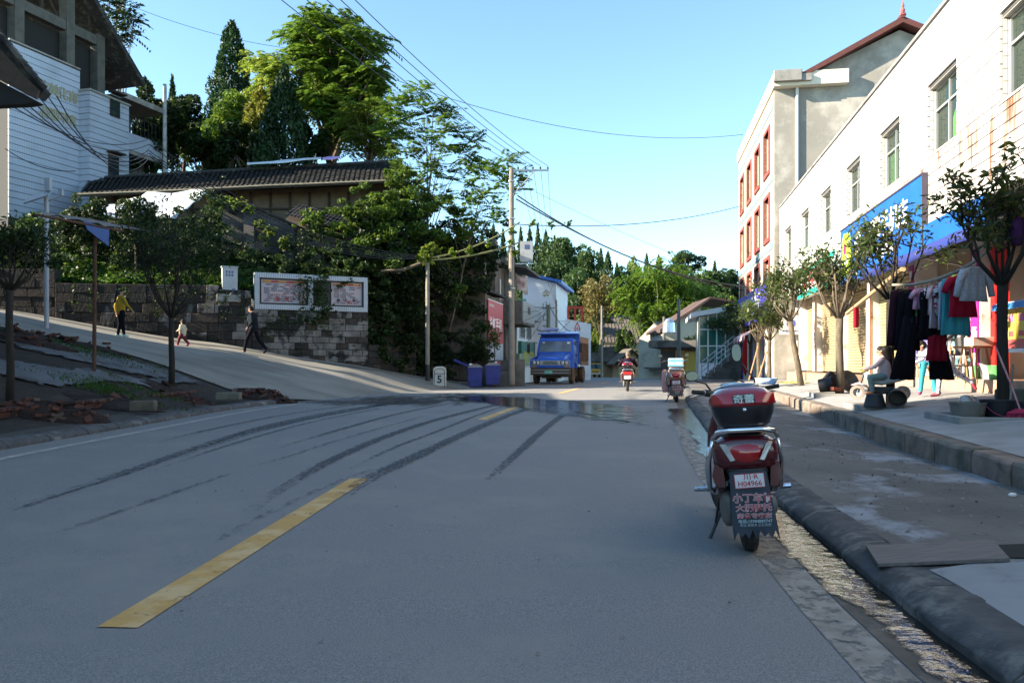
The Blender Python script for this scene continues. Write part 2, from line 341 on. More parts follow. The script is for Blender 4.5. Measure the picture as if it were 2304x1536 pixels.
strip('right_edge_line', [(RR(y)-.42, y) for y in np.arange(-8, 40, 1)], .22, masked('worn_edge_paint', dict(col=(.34, .31, .27), rough=.85, col2=(.24, .21, .18), scale=9, dirt=(.16, .14, .12), dscale=4, bump=.003, bscale=70), .36, .50, 11, detail=9), .005)
strip('gutter_bed', [(RR(y)-.15, y) for y in np.arange(-8, 40, 1)], .30, mat('gutter_silt', (.12, .10, .08), .8, (.07, .06, .05), 8, dirt=(.18, .16, .13), dscale=5, bump=.006, bscale=50), .0045)
# tyre marks and wet tracks: worn, broken sheets
tyre_m = masked('tyre_mark', dict(col=(.060, .062, .070), rough=.7, col2=(.045, .046, .052), scale=10), .42, .68, 22, stretch=(1.0, .35, 1), detail=9, extra='fade')
wet_m = masked('wet_track', dict(col=(.06, .062, .066), rough=.35, spec=.5), .44, .62, 3.2, stretch=(1, .6, 1), detail=8, extra='fade')
def mark(pix, w, mt, dz=.009, f=0, name='tyre_mark'):
    pts = [G(*p) for p in pix]
    out = []                                  # Catmull-Rom through the points
    for i in range(len(pts)-1):
        p0, p1, p2, p3 = pts[max(i-1, 0)], pts[i], pts[i+1], pts[min(i+2, len(pts)-1)]
        for k in range(8):
            t = k/8; out.append(.5*((2*p1)+(p2-p0)*t+(2*p0-5*p1+4*p2-p3)*t*t+(3*p1-p0-3*p2+p3)*t**3))
    out.append(pts[-1]); out = [(p.x, p.y) for p in out]
    pp = out; n = len(pp); rows = []; fade = []
    for i in range(n):
        d = (Vector(pp[min(i+1, n-1)])-Vector(pp[max(i-1, 0)])).normalized(); nn = Vector((-d.y, d.x)); p = Vector(pp[i])
        for k in (-.5, -.25, .25, .5):
            fade.append((-.22 if abs(k) == .5 else .05)+f-.24*max(0, 1-i/(n*.3))-(.25 if i == n-1 else 0))
        rows.append([((p+nn*w*k).x, (p+nn*w*k).y, zg((p+nn*w*k).y)+dz) for k in (-.5, -.25, .25, .5)])
    o = sheet(name, rows, mt); set_attr(o, 'fade', fade); return o
[setattr(n.inputs[4], 'default_value', .78) for n in tyre_m.node_tree.nodes if n.type == 'MAP_RANGE' and n.outputs[0].links and n.outputs[0].links[0].to_socket.name == 'Alpha']
mark([(40, 1145), (200, 1090), (330, 1047), (450, 1005), (600, 958), (760, 925), (900, 903)], .26, tyre_m, .009, .03)
mark([(400, 1030), (560, 975), (680, 945), (800, 922), (930, 900), (1010, 893)], .30, tyre_m, .010, .06)
mark([(560, 1150), (700, 1060), (790, 1015), (880, 978), (990, 942), (1120, 910)], .24, tyre_m, .011, .08)
mark([(760, 1125), (835, 1075), (930, 1030), (1040, 978), (1130, 940), (1200, 915)], .30, tyre_m, .012, .06)
mark([(1100, 1080), (1180, 1005), (1225, 965), (1265, 935), (1300, 912)], .18, tyre_m, .009, .14)
mark([(480, 1075), (640, 1030), (780, 985), (960, 935)], .12, tyre_m, .013, -.06)
mark([(100, 1210), (200, 1175), (330, 1130), (520, 1065)], .10, tyre_m, .010, -.03)
mark([(380, 1300), (520, 1200), (700, 1110), (850, 1050)], .12, tyre_m, .010, -.10)
mark([(300, 1010), (480, 965), (660, 930), (820, 908)], .16, tyre_m, .0095, .02)
mark([(330, 1065), (520, 1000), (700, 950), (860, 918)], .10, tyre_m, .0098, .04)
mark([(620, 1010), (760, 968), (900, 930), (1010, 908)], .16, tyre_m, .0102, .06)
mark([(780, 1060), (880, 1010), (990, 968), (1080, 932), (1160, 905)], .12, tyre_m, .0104, .04)
mark([(0, 1160), (140, 1112), (300, 1062)], .09, tyre_m, .0093, .0)
mark([(960, 905), (1060, 893), (1200, 880), (1330, 868)], .2, tyre_m, .011, .0)
def patch(name, pix, mt, dz, nx=26, dry=.30, fn=None):
    """blob of water on the road; the border fades by noise"""
    pts = [G(*p) for p in pix]; c = sum(pts, Vector((0, 0)))/len(pts); n = len(pts); rows = []; fade = []; K = 7
    M = 6*n
    for r in range(K+1):
        t = r/K; row = []
        for j in range(M+1):
            u = (j % M)/M*n; i = int(u); f = u-i; q = pts[i % n].lerp(pts[(i+1) % n], f); p = c.lerp(q, max(t, .02))
            row.append((p.x, p.y, zg(p.y)+dz)); fade.append(.16-(.16+dry)*t**1.5)
        rows.append(row)
    o = sheet(name, rows, mt); set_attr(o, 'fade', fade); return o
def water_mat(name, bumpd, bs, stretch=(1, 1, 1), lo=.38, hi=.46, scale=1.6, tint=(.02, .02, .02), rough=.02):
    m = masked(name, dict(col=tint, rough=rough, spec=.75), lo, hi, scale, stretch=(1, 1, 1), detail=8, extra='fade'); t = m.node_tree; b = t.nodes['Principled BSDF']
    co = _n(t, 'ShaderNodeTexCoord').outputs['Object']; mp = _n(t, 'ShaderNodeMapping'); mp.inputs['Scale'].default_value = stretch; t.links.new(co, mp.inputs[0])
    nz = _n(t, 'ShaderNodeTexNoise'); nz.inputs['Scale'].default_value = bs; nz.inputs['Detail'].default_value = 4; t.links.new(mp.outputs[0], nz.inputs['Vector'])
    bp = _n(t, 'ShaderNodeBump'); bp.inputs['Distance'].default_value = bumpd; t.links.new(nz.outputs[0], bp.inputs['Height']); t.links.new(bp.outputs[0], b.inputs['Normal']); return m
pud = water_mat('puddle_water', .007, 12, stretch=(.5, 1.2, 1), lo=.36, hi=.52, scale=2.6, rough=.035)
patch('water_puddle', [(900, 884), (1000, 879), (1130, 885), (1290, 897), (1400, 906), (1500, 918), (1560, 940), (1580, 985), (1520, 972), (1440, 968), (1330, 950), (1180, 930), (1060, 908), (960, 897)], pud, .014)
patch('wet_road', [(600, 905), (760, 893), (900, 884), (1030, 890), (1130, 905), (1060, 915), (900, 918), (720, 918)], wet_m, .015, dry=.2)
gut = water_mat('gutter_water', .008, 11, stretch=(.75, 1.0, 1), lo=.34, hi=.50, scale=6, tint=(.02, .018, .015), rough=.06)
rows = []; fade = []
for y in np.arange(-4, 19.6, .3):
    w = .34+.05*math.sin(y*1.3)+.04*math.sin(y*3.1)+.02*math.sin(y*9)+(.3 if y > 12 else 0)*min(1, (y-12)/5); x1 = RR(y)+.02; row = []
    for k in range(5):
        row.append((x1-w*k/4, y, zg(y)+.012)); fade.append(.25 if k < 3 else (.08 if k == 3 else -.22))
    rows.append(row)
o = sheet('gutter_water', rows, gut); set_attr(o, 'fade', fade)
# ---- right: kerb, lower pavement, terrace with its kerb stones
def TX(Y): return 4.0+.212*(Y-6.1)              # terrace kerb line
def TB(Y): return lerp([(0, .33), (6, .31), (10, .23), (20, .27), (34, .44)], Y)   # foot of the terrace kerb
def TZ(Y): return .5 if Y < 30 else lerp([(30, .5), (40, .47)], Y)
lowwalk = sheet('pavement', [[(RR(y)+.28+(TX(y)+.1-RR(y)-.28)*i/6, y, (zg(y)+.120)*(1-i/6)+TB(y)*i/6) for i in range(7)] for y in np.arange(-8, 39, .6)], walk)
def LWZ(x, y): k = (x-RR(y)-.28)/(TX(y)+.1-RR(y)-.28); return (zg(y)+.12)*(1-k)+TB(y)*k
def pick(px, py):
    z = .17
    for _ in range(12): Y = (EYE-z)*F/(py-HZ); x = (px-1152)/F*Y; z = LWZ(x, Y)
    return Vector((x, Y, z))
kerb_prof = [(0, -.12), (0, .045), (.012, .060), (.075, .096), (.105, .112), (.135, .119), (.30, .124), (.30, -.12)]
def stone_along(fx, y0, y1, flip, parent, mt, prof=kerb_prof, gap=.012, name='kerb_stone', seed=0):
    rnd = random.Random(seed+int(y0*100)); secs = []
    ox = rnd.uniform(-.012, .012); oz = rnd.uniform(-.007, .007); ns = 9 if y0 < 12 else 3
    for q in range(ns+1):
        t = gap+(1-2*gap)*q/ns; y = y0+(y1-y0)*t; e_ = .012 if q in (0, ns) and rnd.random() < .6 else 0
        secs.append([(fx(y)+((p[0] if not flip else -p[0])+ox)+(rnd.uniform(-.005, .005)+(e_ if not flip else -e_))*(0 < i < 7), y, zg(y)+p[1]+oz*(p[1] > 0)+(rnd.uniform(-.0045, .003)-e_*.7)*(0 < i < 7)) for i, p in enumerate(prof)])
    return MB().loft(secs).build(name, mt, parent, bevel=.006, auto=35)
y = -4.0; mrt = mat('kerb_mortar', (.20, .19, .17), .9, (.12, .11, .1), 20, bump=.004, bscale=50)
while y < 38:
    L_ = 1.0; stone_along(RR, y, y+L_, False, lowwalk, kerbmat, seed=3); y += L_
    if y < 20: stone_along(lambda q: RR(q)+.004, y-.022, y+.022, False, lowwalk, mrt, seed=5, name='kerb_mortar', prof=[(p[0], p[1]-.004) for p in kerb_prof])
for k in range(0, 0): pass
terr = sheet('terrace', [[(TX(y)+.22+(6.05+.181*y-TX(y)-.22)*i/8, y, TZ(y)+.003+(.75-.5)*(i/8)**.8*(1 if y < 26 else max(0.15, 1-(y-26)/12))) for i in range(9)] for y in np.arange(-6, 41, .8)], slab)
y = -6.0; rnd = random.Random(5)
stone_m2 = mat('kerb_stone_warm', (.25, .19, .15), .9, (.14, .10, .08), 4, bump=.025, bscale=7, dirt=(.08, .07, .05), dscale=2, dlo=.5, dhi=.68)
while y < 38:
    L_ = rnd.uniform(.8, 1.35); mb = MB(); secs = []
    for t in (.012, .2, .4, .6, .8, .988):
        yy_ = y+L_*t; j = rnd.uniform(-.012, .012); zt = TZ(yy_)+rnd.uniform(-.01, .004); zb = TB(yy_)-.12
        secs.append([(TX(yy_)+j, yy_, zb), (TX(yy_)+j*.5+rnd.uniform(-.012, .012), yy_, zb+.2), (TX(yy_)+j, yy_, zt-.03), (TX(yy_)+.03, yy_, zt), (TX(yy_)+.24, yy_, zt+.001), (TX(yy_)+.24, yy_, zb)])
    mb.loft(secs).build('kerb_stone', rnd.choice([oldstone, oldstone, stone_m2]), terr, bevel=.012); y += L_
# slab joints on the terrace: shallow grooves are real gaps between slabs further on; here darker thin troughs
far_walk = sheet('far_pavement', [[(RR(y)+.28+i*1.6, y, zg(y)+.122+.02*i) for i in range(9)] for y in np.arange(38, 150, 3)], walk)
for yk in np.arange(38, 60, 1.0): stone_along(RR, yk, yk+1, False, far_walk, kerbmat, seed=9)
# ---- left: heights of the slope, from scattered points
CP = [(-7.2, y, zg(y)+.125) for y in (-20, -10, 0, 5, 10, 14, 18)]+[(-6.5, 22, .27), (-5.9, 24.2, .22), (-4.8, 27.2, .245), (-3.3, 30.2, .275), (-1.8, 33, .32), (0, 36.5, .36)]
CP += [(-8.6, y, .34+.004*y) for y in (-20, -5, 5, 10, 13, 16, 20)]
for px, py, Y in [(0, 848, 16), (100, 852, 17), (210, 832, 18.5), (385, 864, 20.5), (540, 880, 22.5), (300, 812, 22), (430, 830, 23), (640, 862, 24.5), (150, 780, 21.5), (40, 770, 20), (565, 795, 28), (408, 779, 27.2), (272, 758, 26.5), (150, 735, 26.2), (60, 715, 26), (-60, 690, 26), (800, 838, 29), (900, 868, 29.5), (480, 772, 28.6), (700, 815, 29.5), (830, 828, 31), (930, 845, 33), (1000, 855, 35)]:
    p = P(px, py, Y); CP.append((p.x, p.y, p.z))
CP += [(-20, 27, 3.4), (-26, 28, 4.2), (-14, 8, 1.3), (-20, 8, 2.2), (-14, 0, 1.2), (-20, 16, 2.6), (-28, 18, 3.6), (-14, -20, 1.2)]
_A = np.array(CP); _n_ = len(_A)
def _rbf():
    d = np.linalg.norm(_A[:, None, :2]-_A[None, :, :2], axis=2); K = d+np.eye(_n_)*.05
    Pm = np.c_[np.ones(_n_), _A[:, :2]]; S = np.block([[K, Pm], [Pm.T, np.zeros((3, 3))]]); return np.linalg.solve(S, np.r_[_A[:, 2], np.zeros(3)])
_W = _rbf()
def HL(x, y):
    d = np.hypot(_A[:, 0]-x, _A[:, 1]-y); return float(d @ _W[:_n_]+_W[_n_]+_W[_n_+1]*x+_W[_n_+2]*y)
WALL = [(-19, 27.9), (-16.5, 28.2), (-10.9, 29.0), (-5.8, 31.5), (-4.1, 33.5), (-2.9, 35.5)]    # foot line of the stone wall
def wallY(x): return lerp(WALL, x)
def left_x(y): return RL(y)-.25 if y < 38 else RL(y)-.6
rows = []
for y in np.arange(-20, 36.01, .5):
    row = []
    for i in range(37):
        u = i/36; x = left_x(y)-.02-(30*u**1.6); row.append((x, min(y, 60), HL(x, y)-.02))
    rows.append(row)
verge = sheet('verge', rows, soil)
def drape(name, L1, L2, mt, dz=.02, n=10, step=None, kind='structure', soft=False):
    """quad patch between two ground polylines, laid on the slope"""
    rows = []
    def samp(pl, m):
        pl = [Vector(p) for p in pl]; ds = [0]
        for a, b in zip(pl, pl[1:]): ds.append(ds[-1]+(b-a).length)
        out = []
        for i in range(m):
            s = ds[-1]*i/(m-1); k = max(j for j in range(len(ds)-1) if ds[j] <= s+1e-9); out.append(pl[k].lerp(pl[k+1], (s-ds[k])/(ds[k+1]-ds[k])))
        return out
    m = 40; A = samp(L1, m); B = samp(L2, m)
    for a, b in zip(A, B):
        rows.append([((a.lerp(b, j/n)).x, (a.lerp(b, j/n)).y, HL((a.lerp(b, j/n)).x, (a.lerp(b, j/n)).y)+dz) for j in range(n+1)])
    o = sheet(name, rows, mt, kind)
    if soft: set_attr(o, 'fade', [.22-.5*max(0, 1-3.5*min(j/n, 1-j/n))-.5*max(0, 1-8*min(i/(m-1), 1-i/(m-1))) for i in range(m) for j in range(n+1)])
    return o
def PX(px, py, Y): p = P(px, py, Y); return (p.x, p.y)
# side road going up to the left, foot of the wall to its near edge
far_edge = [(-30, 27.2), (-19, 27.6), (-16.5, 27.9), (-10.9, 28.7), (-5.8, 31.2), (-4.1, 33.2), (-2.6, 35.0)]
near_edge = [(-30, 21.5), (-19, 22.3), (-14.5, 22.8), (-11.5, 22.9), (-9.3, 22.3), (-7.2, 22.2), (-6.2, 22.6), (-5.0, 26.0), (-3.0, 30.0), (-1.2, 33.2)]
drape('side_road', far_edge, near_edge, ramp_m, .018, 14)
gm = mat('gutter_concrete', (.07, .065, .055), .7, (.12, .11, .09), 4, bump=.01, bscale=12, stretch=(.4, 1, 1))
drape('side_gutter', [(x, y-.55) for x, y in far_edge[1:]], [(x, y-.9) for x, y in far_edge[1:]], gm, .024, 3)
drape('concrete_pad', [(-17, 17.2), (-13, 17.4), (-10.2, 18.2), (-9.4, 20.6), (-8.9, 22.2)], [(-17, 15.6), (-12, 15.4), (-9.7, 16.2), (-9.1, 18.6), (-8.7, 21.8)], pad_m, .030, 12, soft=True)
drape('concrete_pad', [(-15.5, 22.0), (-12.8, 22.2), (-10.8, 22.2), (-8.3, 22.1)], [(-13.0, 19.3), (-11.4, 18.9), (-10.2, 19.3), (-8.6, 21.3)], pad_m, .028, 12, soft=True)
strip2 = sheet('kerbside_path', [[(RL(y)-.27-(8.42-abs(RL(y))-.27+.0)*i/3, y, (zg(y)+.121)+(.02*i)) for i in range(4)] for y in np.arange(-16, 19.5, .7)], mat('worn_path', (.065, .057, .05), .92, (.038, .033, .028), 3, bump=.008, bscale=20, dirt=(.2, .18, .16), dscale=2, dlo=.6, dhi=.7))
y = -12.0
while y < 21.5:
    stone_along(RL, y, y+1.0, True, verge, kerbmat, seed=4); y += 1.0
# ------------------------------------------------------------------ white tiled shop building on the right
tile_w = rowmat('white_wall_tile', (.58, .575, .56), (.40, .39, .37), 1, .105, .05, .35, dirt=(.62, .55, .45), dlo=.60, dhi=.80, dscale=.9, dstretch=(1, 1, .25), spec=.4)
tile_rust = rowmat('rust_streaked_tile', (.55, .53, .50), (.36, .33, .30), 1, .105, .05, .4, dirt=(.20, .085, .03), dlo=.50, dhi=.64, dscale=3.6, dstretch=(1, 1, .12), spec=.4)
joint_m = mat('tile_joint', (.07, .068, .065), .95)
soffit_m = mat('soffit_plaster', (.34, .24, .19), .9, (.26, .19, .15), 3)
alu = mat('window_aluminium', (.50, .50, .48), .35, metal=.6)
wglass = mat('window_glass', (.035, .06, .045), .06, spec=.9, alpha=.42)
green_c = mat('green_curtain', (.06, .42, .05), .8, (.04, .30, .03), 5, stretch=(1, 8, .5))
roller = mat('roller_shutter', (.40, .31, .17), .55, (.34, .26, .145), 3, dirt=(.36, .26, .17), dscale=1.4, dlo=.58, dhi=.72)
cream_r = mat('cream_roller_shutter', (.44, .38, .18), .55, (.38, .33, .16), 3, dirt=(.40, .34, .2), dscale=1.4, dlo=.6, dhi=.75)
white_post = mat('painted_pillar', (.72, .70, .66), .6, (.6, .57, .5), 3, dirt=(.35, .25, .16), dscale=3, dlo=.6, dhi=.7)
step_m = mat('step_tile', (.42, .27, .18), .8, (.33, .21, .14), 4, dirt=(.22, .17, .13), dscale=2, dlo=.55, dhi=.7)
redwood = mat('red_door_frame', (.28, .07, .04), .6)
TH = math.atan(.181); CT = math.cos(TH)
WB = thing('shop_building', 'white tiled two storey shop building along the right pavement with green curtained upper windows', 'building', (5.5, 0, 0), -TH)
def S(Y): return Y/CT                             # facade coordinate of a depth
Y0, Y1 = -3.0, 34.0; zb, zt_ = 4.07, 8.1
wins = [10.9-3.37*2, 10.9-3.37, 10.9, 14.17, 17.45, 20.8, 24.2, 27.65, 31.2]    # near jambs
WZ0, WZ1, WW = 5.42, 6.78, 1.5
MB().box(.04, 9, S(Y0), S(Y1), zb+.05, WZ0).build('lower_wall', joint_m, WB)
mb = MB(); edges = [S(Y0)]
for w in wins: edges += [S(w), S(w+WW)]
edges.append(S(Y1))
for a, b in zip(edges[0::2], edges[1::2]): mb.box(.04, .5, a, b, WZ0, WZ1)
mb.box(.04, .5, edges[0], edges[-1], WZ1, zt_-.04).box(8.6, 9, edges[0], edges[-1], WZ0, zt_).box(.5, 8.6, edges[0], edges[0]+.3, WZ0, zt_-.2).box(.5, 8.6, edges[-1]-.3, edges[-1], WZ0, zt_-.2)
mb.build('upper_wall', joint_m, WB)
MB().box(.5, 8.6, edges[0]+.3, edges[-1]-.3, 7.4, 7.55).build('roof', concrete, WB)
MB().box(-.03, .30, edges[0], edges[-1], zt_-.04, zt_+.03).build('coping', concrete, WB)
MB().box(1.0, 8.8, edges[0], edges[-1], WZ0-.25, WZ0-.05).build('upper_floor', concrete, WB)
# courses of tile, each its own strip standing proud of the joint
ch = .1985; row = 0; z = zb
rndt = random.Random(11)
while z < zt_-.06:
    z1 = min(z+ch-.024, zt_-.05)
    inw = z1 > WZ0+.02 and z < WZ1-.02
    segs = list(zip(edges[0::2], edges[1::2])) if inw else [(edges[0], edges[3]-1.7), (edges[3]-1.7, edges[7]+1.0), (edges[7]+1.0, edges[11]+1.1), (edges[11]+1.1, edges[-1])]
    for a, b in segs:
        under = z > 3.9 and z < WZ0
        mt = tile_rust if (under and rndt.random() < .8) else tile_w
        MB().box(0+rndt.uniform(-.003, .003), .045, a+.006, b-.006, z, z1).build('tile_course', mt, WB)
    z += ch
MB().box(0.0, .3, edges[0], edges[-1], zb-.02, zb-.004).build('drip_edge', white_post, WB)
MB().box(.04, 1.3, edges[0], edges[-1], zb, zb+.04).build('soffit', soffit_m, WB)
rev_m = rowmat('reveal_tile', (.55, .53, .48), (.18, .17, .15), 2, .1985, .07, .45, axis2=0, pitch2=.1, w2=.10, spec=.4)
for i, w in enumerate(wins):
    a, b = S(w), S(w+WW); d = .20
    f = MB().box(.046, d, b-.012, b-.001, WZ0, WZ1).box(.046, d, a+.001, a+.012, WZ0, WZ1).box(.046, d, a+.012, b-.012, WZ1-.012, WZ1-.001).box(-.02, d, a-.02, b+.02, WZ0-.035, WZ0).build('window_reveal', rev_m, WB)
    W = MB(); fr = .045; x0, x1 = d-.06, d
    W.box(x0, x1, a+.013, a+.013+fr, WZ0, WZ1-.013).box(x0, x1, b-.013-fr, b-.013, WZ0, WZ1-.013).box(x0, x1, a+.06, b-.06, WZ0, WZ0+fr).box(x0, x1, a+.06, b-.06, WZ1-.013-fr, WZ1-.013)
    W.box(x0, x1, a+.06, b-.06, WZ0+.88, WZ0+.88+fr).box(x0-.01, x1, (a+b)/2-.025, (a+b)/2+.025, WZ0+fr, WZ0+.88).box(x0, x1, (a+b)/2+.0-.02, (a+b)/2+.02, WZ0+.93, WZ1-.06)
    wf = W.build('window_frame', alu, WB)
    opened = i in (0, 2, 5)
    g = MB(); g.box(d-.03, d-.022, a+.06, b-.06, WZ0+.93, WZ1-.06)
    if not opened: g.box(d-.03, d-.022, a+.06, (a+b)/2-.02, WZ0+fr, WZ0+.88)
    g.box(d-.02, d-.012, (a+b)/2+.02, b-.06, WZ0+fr, WZ0+.88)
    g.build('pane', wglass, wf)
    if i in (3, 4, 7):
        cb = MB(); n = 40; rows = []
        lo, hi = (a+.07, b-.1) if i != 3 else (a+.07, a+.60)
        for zz in (WZ0+.05, WZ0+.5, WZ0+.87):
            rows.append([(d+.02-(.05 if i == 3 and zz < WZ0+.6 else 0)+.02*math.sin(j*1.1), lo+(hi-lo)*j/n*(.8 if i == 3 and zz > WZ0+.8 else 1), zz) for j in range(n+1)])
        cb.loft(rows, cap=False, closed=False); cb.build('curtain', green_c, WB, smooth=True)
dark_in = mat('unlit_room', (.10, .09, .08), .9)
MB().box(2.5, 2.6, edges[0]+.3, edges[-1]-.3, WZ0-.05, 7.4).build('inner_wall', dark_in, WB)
# ground floor: pillars, shutters with slats, step
FZ = 1.0; SX = 1.02
MB().box(.55, 8.9, S(-3), S(22.6), .3, FZ).build('step', step_m, WB)
MB().box(.30, 8.9, S(22.6)+.01, S(34.0), .3, FZ-.06).build('step', step_m, WB)
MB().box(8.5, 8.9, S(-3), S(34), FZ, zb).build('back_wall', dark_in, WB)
for (a, b, m_, kind) in [(15.9+3.9, 22.7, cream_r, 1), (23.3, 26.4, roller, 1), (27.0, 30.4, roller, 1), (31.0, 33.3, roller, 1)]:
    a, b = S(a), S(b); top = zb-.45
    for k in range(int((top-FZ)/.092)):
        z = FZ+.092*k; mb = MB()
        mb.loft([[(SX+.03, y, z), (SX, y, z+.02), (SX-.006, y, z+.05), (SX, y, z+.078), (SX+.03, y, z+.09)] for y in (a, b)], cap=False, closed=False).build('shutter_slat', m_, WB)
    MB().box(SX-.05, SX+.4, a, b, top, zb-.001).build('shutter_housing', m_, WB, bevel=.02)
posts = [18.9, 22.75, 26.5, 30.5, 33.4]
for p_ in posts: MB().box(SX-.25, SX+.25, S(p_), S(p_)+.46, FZ-.0, zb-.002).build('pillar', white_post, WB)
for p_ in posts[1:4]: MB().box(SX-.262, SX-.252, S(p_)-.03, S(p_)+.045, FZ, zb-.01).build('pillar_trim', redwood, WB)
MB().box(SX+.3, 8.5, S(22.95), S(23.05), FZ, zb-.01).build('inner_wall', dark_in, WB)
# open shops near the camera: shop A (Y 10.8..15.2) goods; shop B (15.6..19) tea room
shopw = mat('shop_wall', (.55, .53, .46), .8, (.48, .45, .4), 2)
MB().box(SX+.05, 8.5, S(15.30), S(15.46), FZ, zb-.01).build('inner_wall', shopw, WB)
MB().box(SX+.05, 8.5, S(19.05), S(19.15), FZ, zb-.01).build('inner_wall', shopw, WB)
MB().box(5.6, 5.7, S(15.47), S(19.04), FZ, zb-.01).build('inner_wall', shopw, WB)
MB().box(4.4, 4.5, S(5), S(15.29), FZ, zb-.01).build('inner_wall', shopw, WB)
MB().box(SX-.22, SX+.12, S(15.18), S(15.55), FZ, zb-.002).build('pillar', white_post, WB)
redp = mat('red_column_paint', (.62, .02, .015), .45)
MB().box(SX-.15, SX+.10, S(14.75), S(14.95), FZ, zb-.55).build('red_column', redp, WB)
for k in range(9):
    z = zb-.52+.053*k
    MB().box(SX-.12-.02*(k % 2), SX+.3, S(5), S(15.1), z, z+.05).build('shutter_box_slat', roller, WB)
MB().box(SX-.1, SX+.2, S(10.9), S(11.15), FZ, zb-.55).build('pillar', white_post, WB)
MB().box(SX-.1, SX+.2, S(5), S(10.85), FZ, zb-.55).build('shop_front_wall', roller, WB)
# blue shop sign on the facade with its emblem and lettering
blue_s = mat('blue_sign_face', (.006, .085, .38), .5, (.008, .10, .42), 1.2)
dk_edge = mat('sign_edge', (.05, .04, .06), .7)
wht = mat('white_letter', (.80, .80, .80), .5)
grn_l = mat('lime_logo', (.42, .62, .03), .5); mag = mat('magenta_logo', (.60, .02, .16), .5)
sg = thing('shop_sign', 'large bright blue shop sign with lime green emblem over the awning on white tiled building', 'shop sign', (5.5, 0, 0), -TH)
a, b = S(15.65), S(22.5)
MB().box(-.10, -.07, a, b, 3.54, 5.08).build('sign_face', blue_s, sg)
MB().box(-.12, -.005, a-.02, b+.02, 5.083, 5.12).box(-.115, -.005, a-.02, a-.003, 3.52, 5.08).build('sign_frame', dk_edge, sg)
MB().box(-.069, -.008, a+.01, b-.01, 4.1, 5.07).build('sign_body', blue_s, sg)
lr = (R(90), 0, R(-90)); sgx = -.108
o = MB().prism([(sgx, b-1.2, 3.75), (sgx, b-.35, 3.75), (sgx, b-.2, 4.0), (sgx, b-.2, 4.75), (sgx, b-.4, 4.95), (sgx, b-1.05, 4.9), (sgx, b-1.25, 4.6)], (.004, 0, 0)).build('emblem', grn_l, sg)
for (dy, z, s_) in ((-.55, 4.5, .16), (-.8, 4.2, .12), (-.6, 4.05, .1), (-.95, 4.6, .09)):
    MB().cyl((sgx-.004, b+dy, z), (sgx-.001, b+dy, z), s_, n=14).build('emblem_detail', mag if s_ > .13 else wht, sg)
MB().lathe([(.34, -.002), (.34, .003)], 24, Matrix.Translation((sgx, b-1.95, 4.35)) @ Euler((0, R(-90), 0)).to_matrix().to_4x4() @ Matrix.Diagonal((1.25, 1, 1, 1))).build('emblem', wht, sg)
text_mesh('天翼手机店', .62, wht, parent=sg, loc=(sgx-.004, (a+b)/2-.9, 4.5), rot=lr, bold=.01, sx=1.1)
text_mesh('中国电信', .34, wht, parent=sg, loc=(sgx-.004, (a+b)/2-.9, 3.93), rot=lr, bold=.01)
# blue awning below and beside the sign, sloping out over the shop door
awn = thing('awning', 'dark blue sloping canvas awning below the bright blue sign at the tea room door', 'awning', (5.5, 0, 0), -TH)
awn_m = mat('awning_canvas', (.012, .028, .19), .75, (.02, .025, .14), 3, bump=.01, bscale=5)
secs = []
for k in range(11):
    t = k/10; y = S(12.9)+(S(19.6)-S(12.9))*t
    secs.append([(SX+.1, y, 3.98), (.55, y, 3.92-.04*math.sin(t*math.pi*5)**2), (.0, y, 3.72), (-.28, y, 3.50+.02*math.sin(t*40)), (-.30, y, 3.34+.03*math.sin(t*23)), (-.27, y, 3.34+.03*math.sin(t*23)), (-.24, y, 3.48), (.02, y, 3.68), (.56, y, 3.88), (SX+.1, y, 3.94)])
MB().loft(secs).build('canvas', awn_m, awn, smooth=True)
MB().box(-.10, -.06, S(12.7), S(15.6), 3.50, 4.05).build('side_panel', blue_s, awn)
for y in (S(15.2), S(19.3)): MB().tube([(SX, y, 3.05), (-.22, y, 3.36)], .018).build('bracket', steel, awn)
# second sign: pale green with red lettering; third: further one
sg2 = thing('shop_sign', 'pale green and white shop sign with dark red letters beyond the blue sign', 'shop sign', (5.5, 0, 0), -TH)
a, b = S(22.75), S(28.6)
MB().box(-.2, -.008, a, b, 3.62, 4.62).build('sign_face', mat('pale_sign', (.62, .74, .68), .5), sg2)
MB().box(-.215, -.202, a, b, 3.62, 3.80).box(-.215, -.202, a, b, 4.46, 4.62).build('sign_band', mat('teal_band', (.02, .40, .28), .5), sg2)
text_mesh('服装鞋帽', .62, mat('dark_red_letter', (.45, .02, .03), .5), parent=sg2, loc=(-.21, (a+b)/2, 4.13), rot=lr, bold=.012, sx=1.7)
# pink vertical banners
pink_b = mat('magenta_banner', (.38, .02, .22), .5)
def banner(Y, off, z0, z1, w, label, cm=pink_b, txt='手机卖场', wave=0):
    t = thing('vertical_banner', label, 'banner', (5.5, 0, 0), -TH)
    MB().box(off, off+.02, S(Y), S(Y)+w, z0, z1).build('panel', cm, t)
    n = 5; h = (z1-z0)/n
    for k in range(n):
        z = z1-h*(k+.5)
        if k % 2 == 0: MB().box(off-.006, off-.001, S(Y)+w*.25, S(Y)+w*.75, z-h*.24, z+h*.24).build('print_block', wht, t)
        else: text_mesh(txt[k % len(txt)], h*.6, wht, parent=t, loc=(off-.004, S(Y)+w/2, z), rot=lr, bold=.008)
    return t
banner(15.25, SX-.25, FZ+.15, zb-.55, .36, 'magenta banner with white print on the pillar between tea room and goods shop')
banner(18.95, SX-.28, FZ+.1, zb-.4, .34, 'magenta banner on the pillar between cream shutter and tea room')
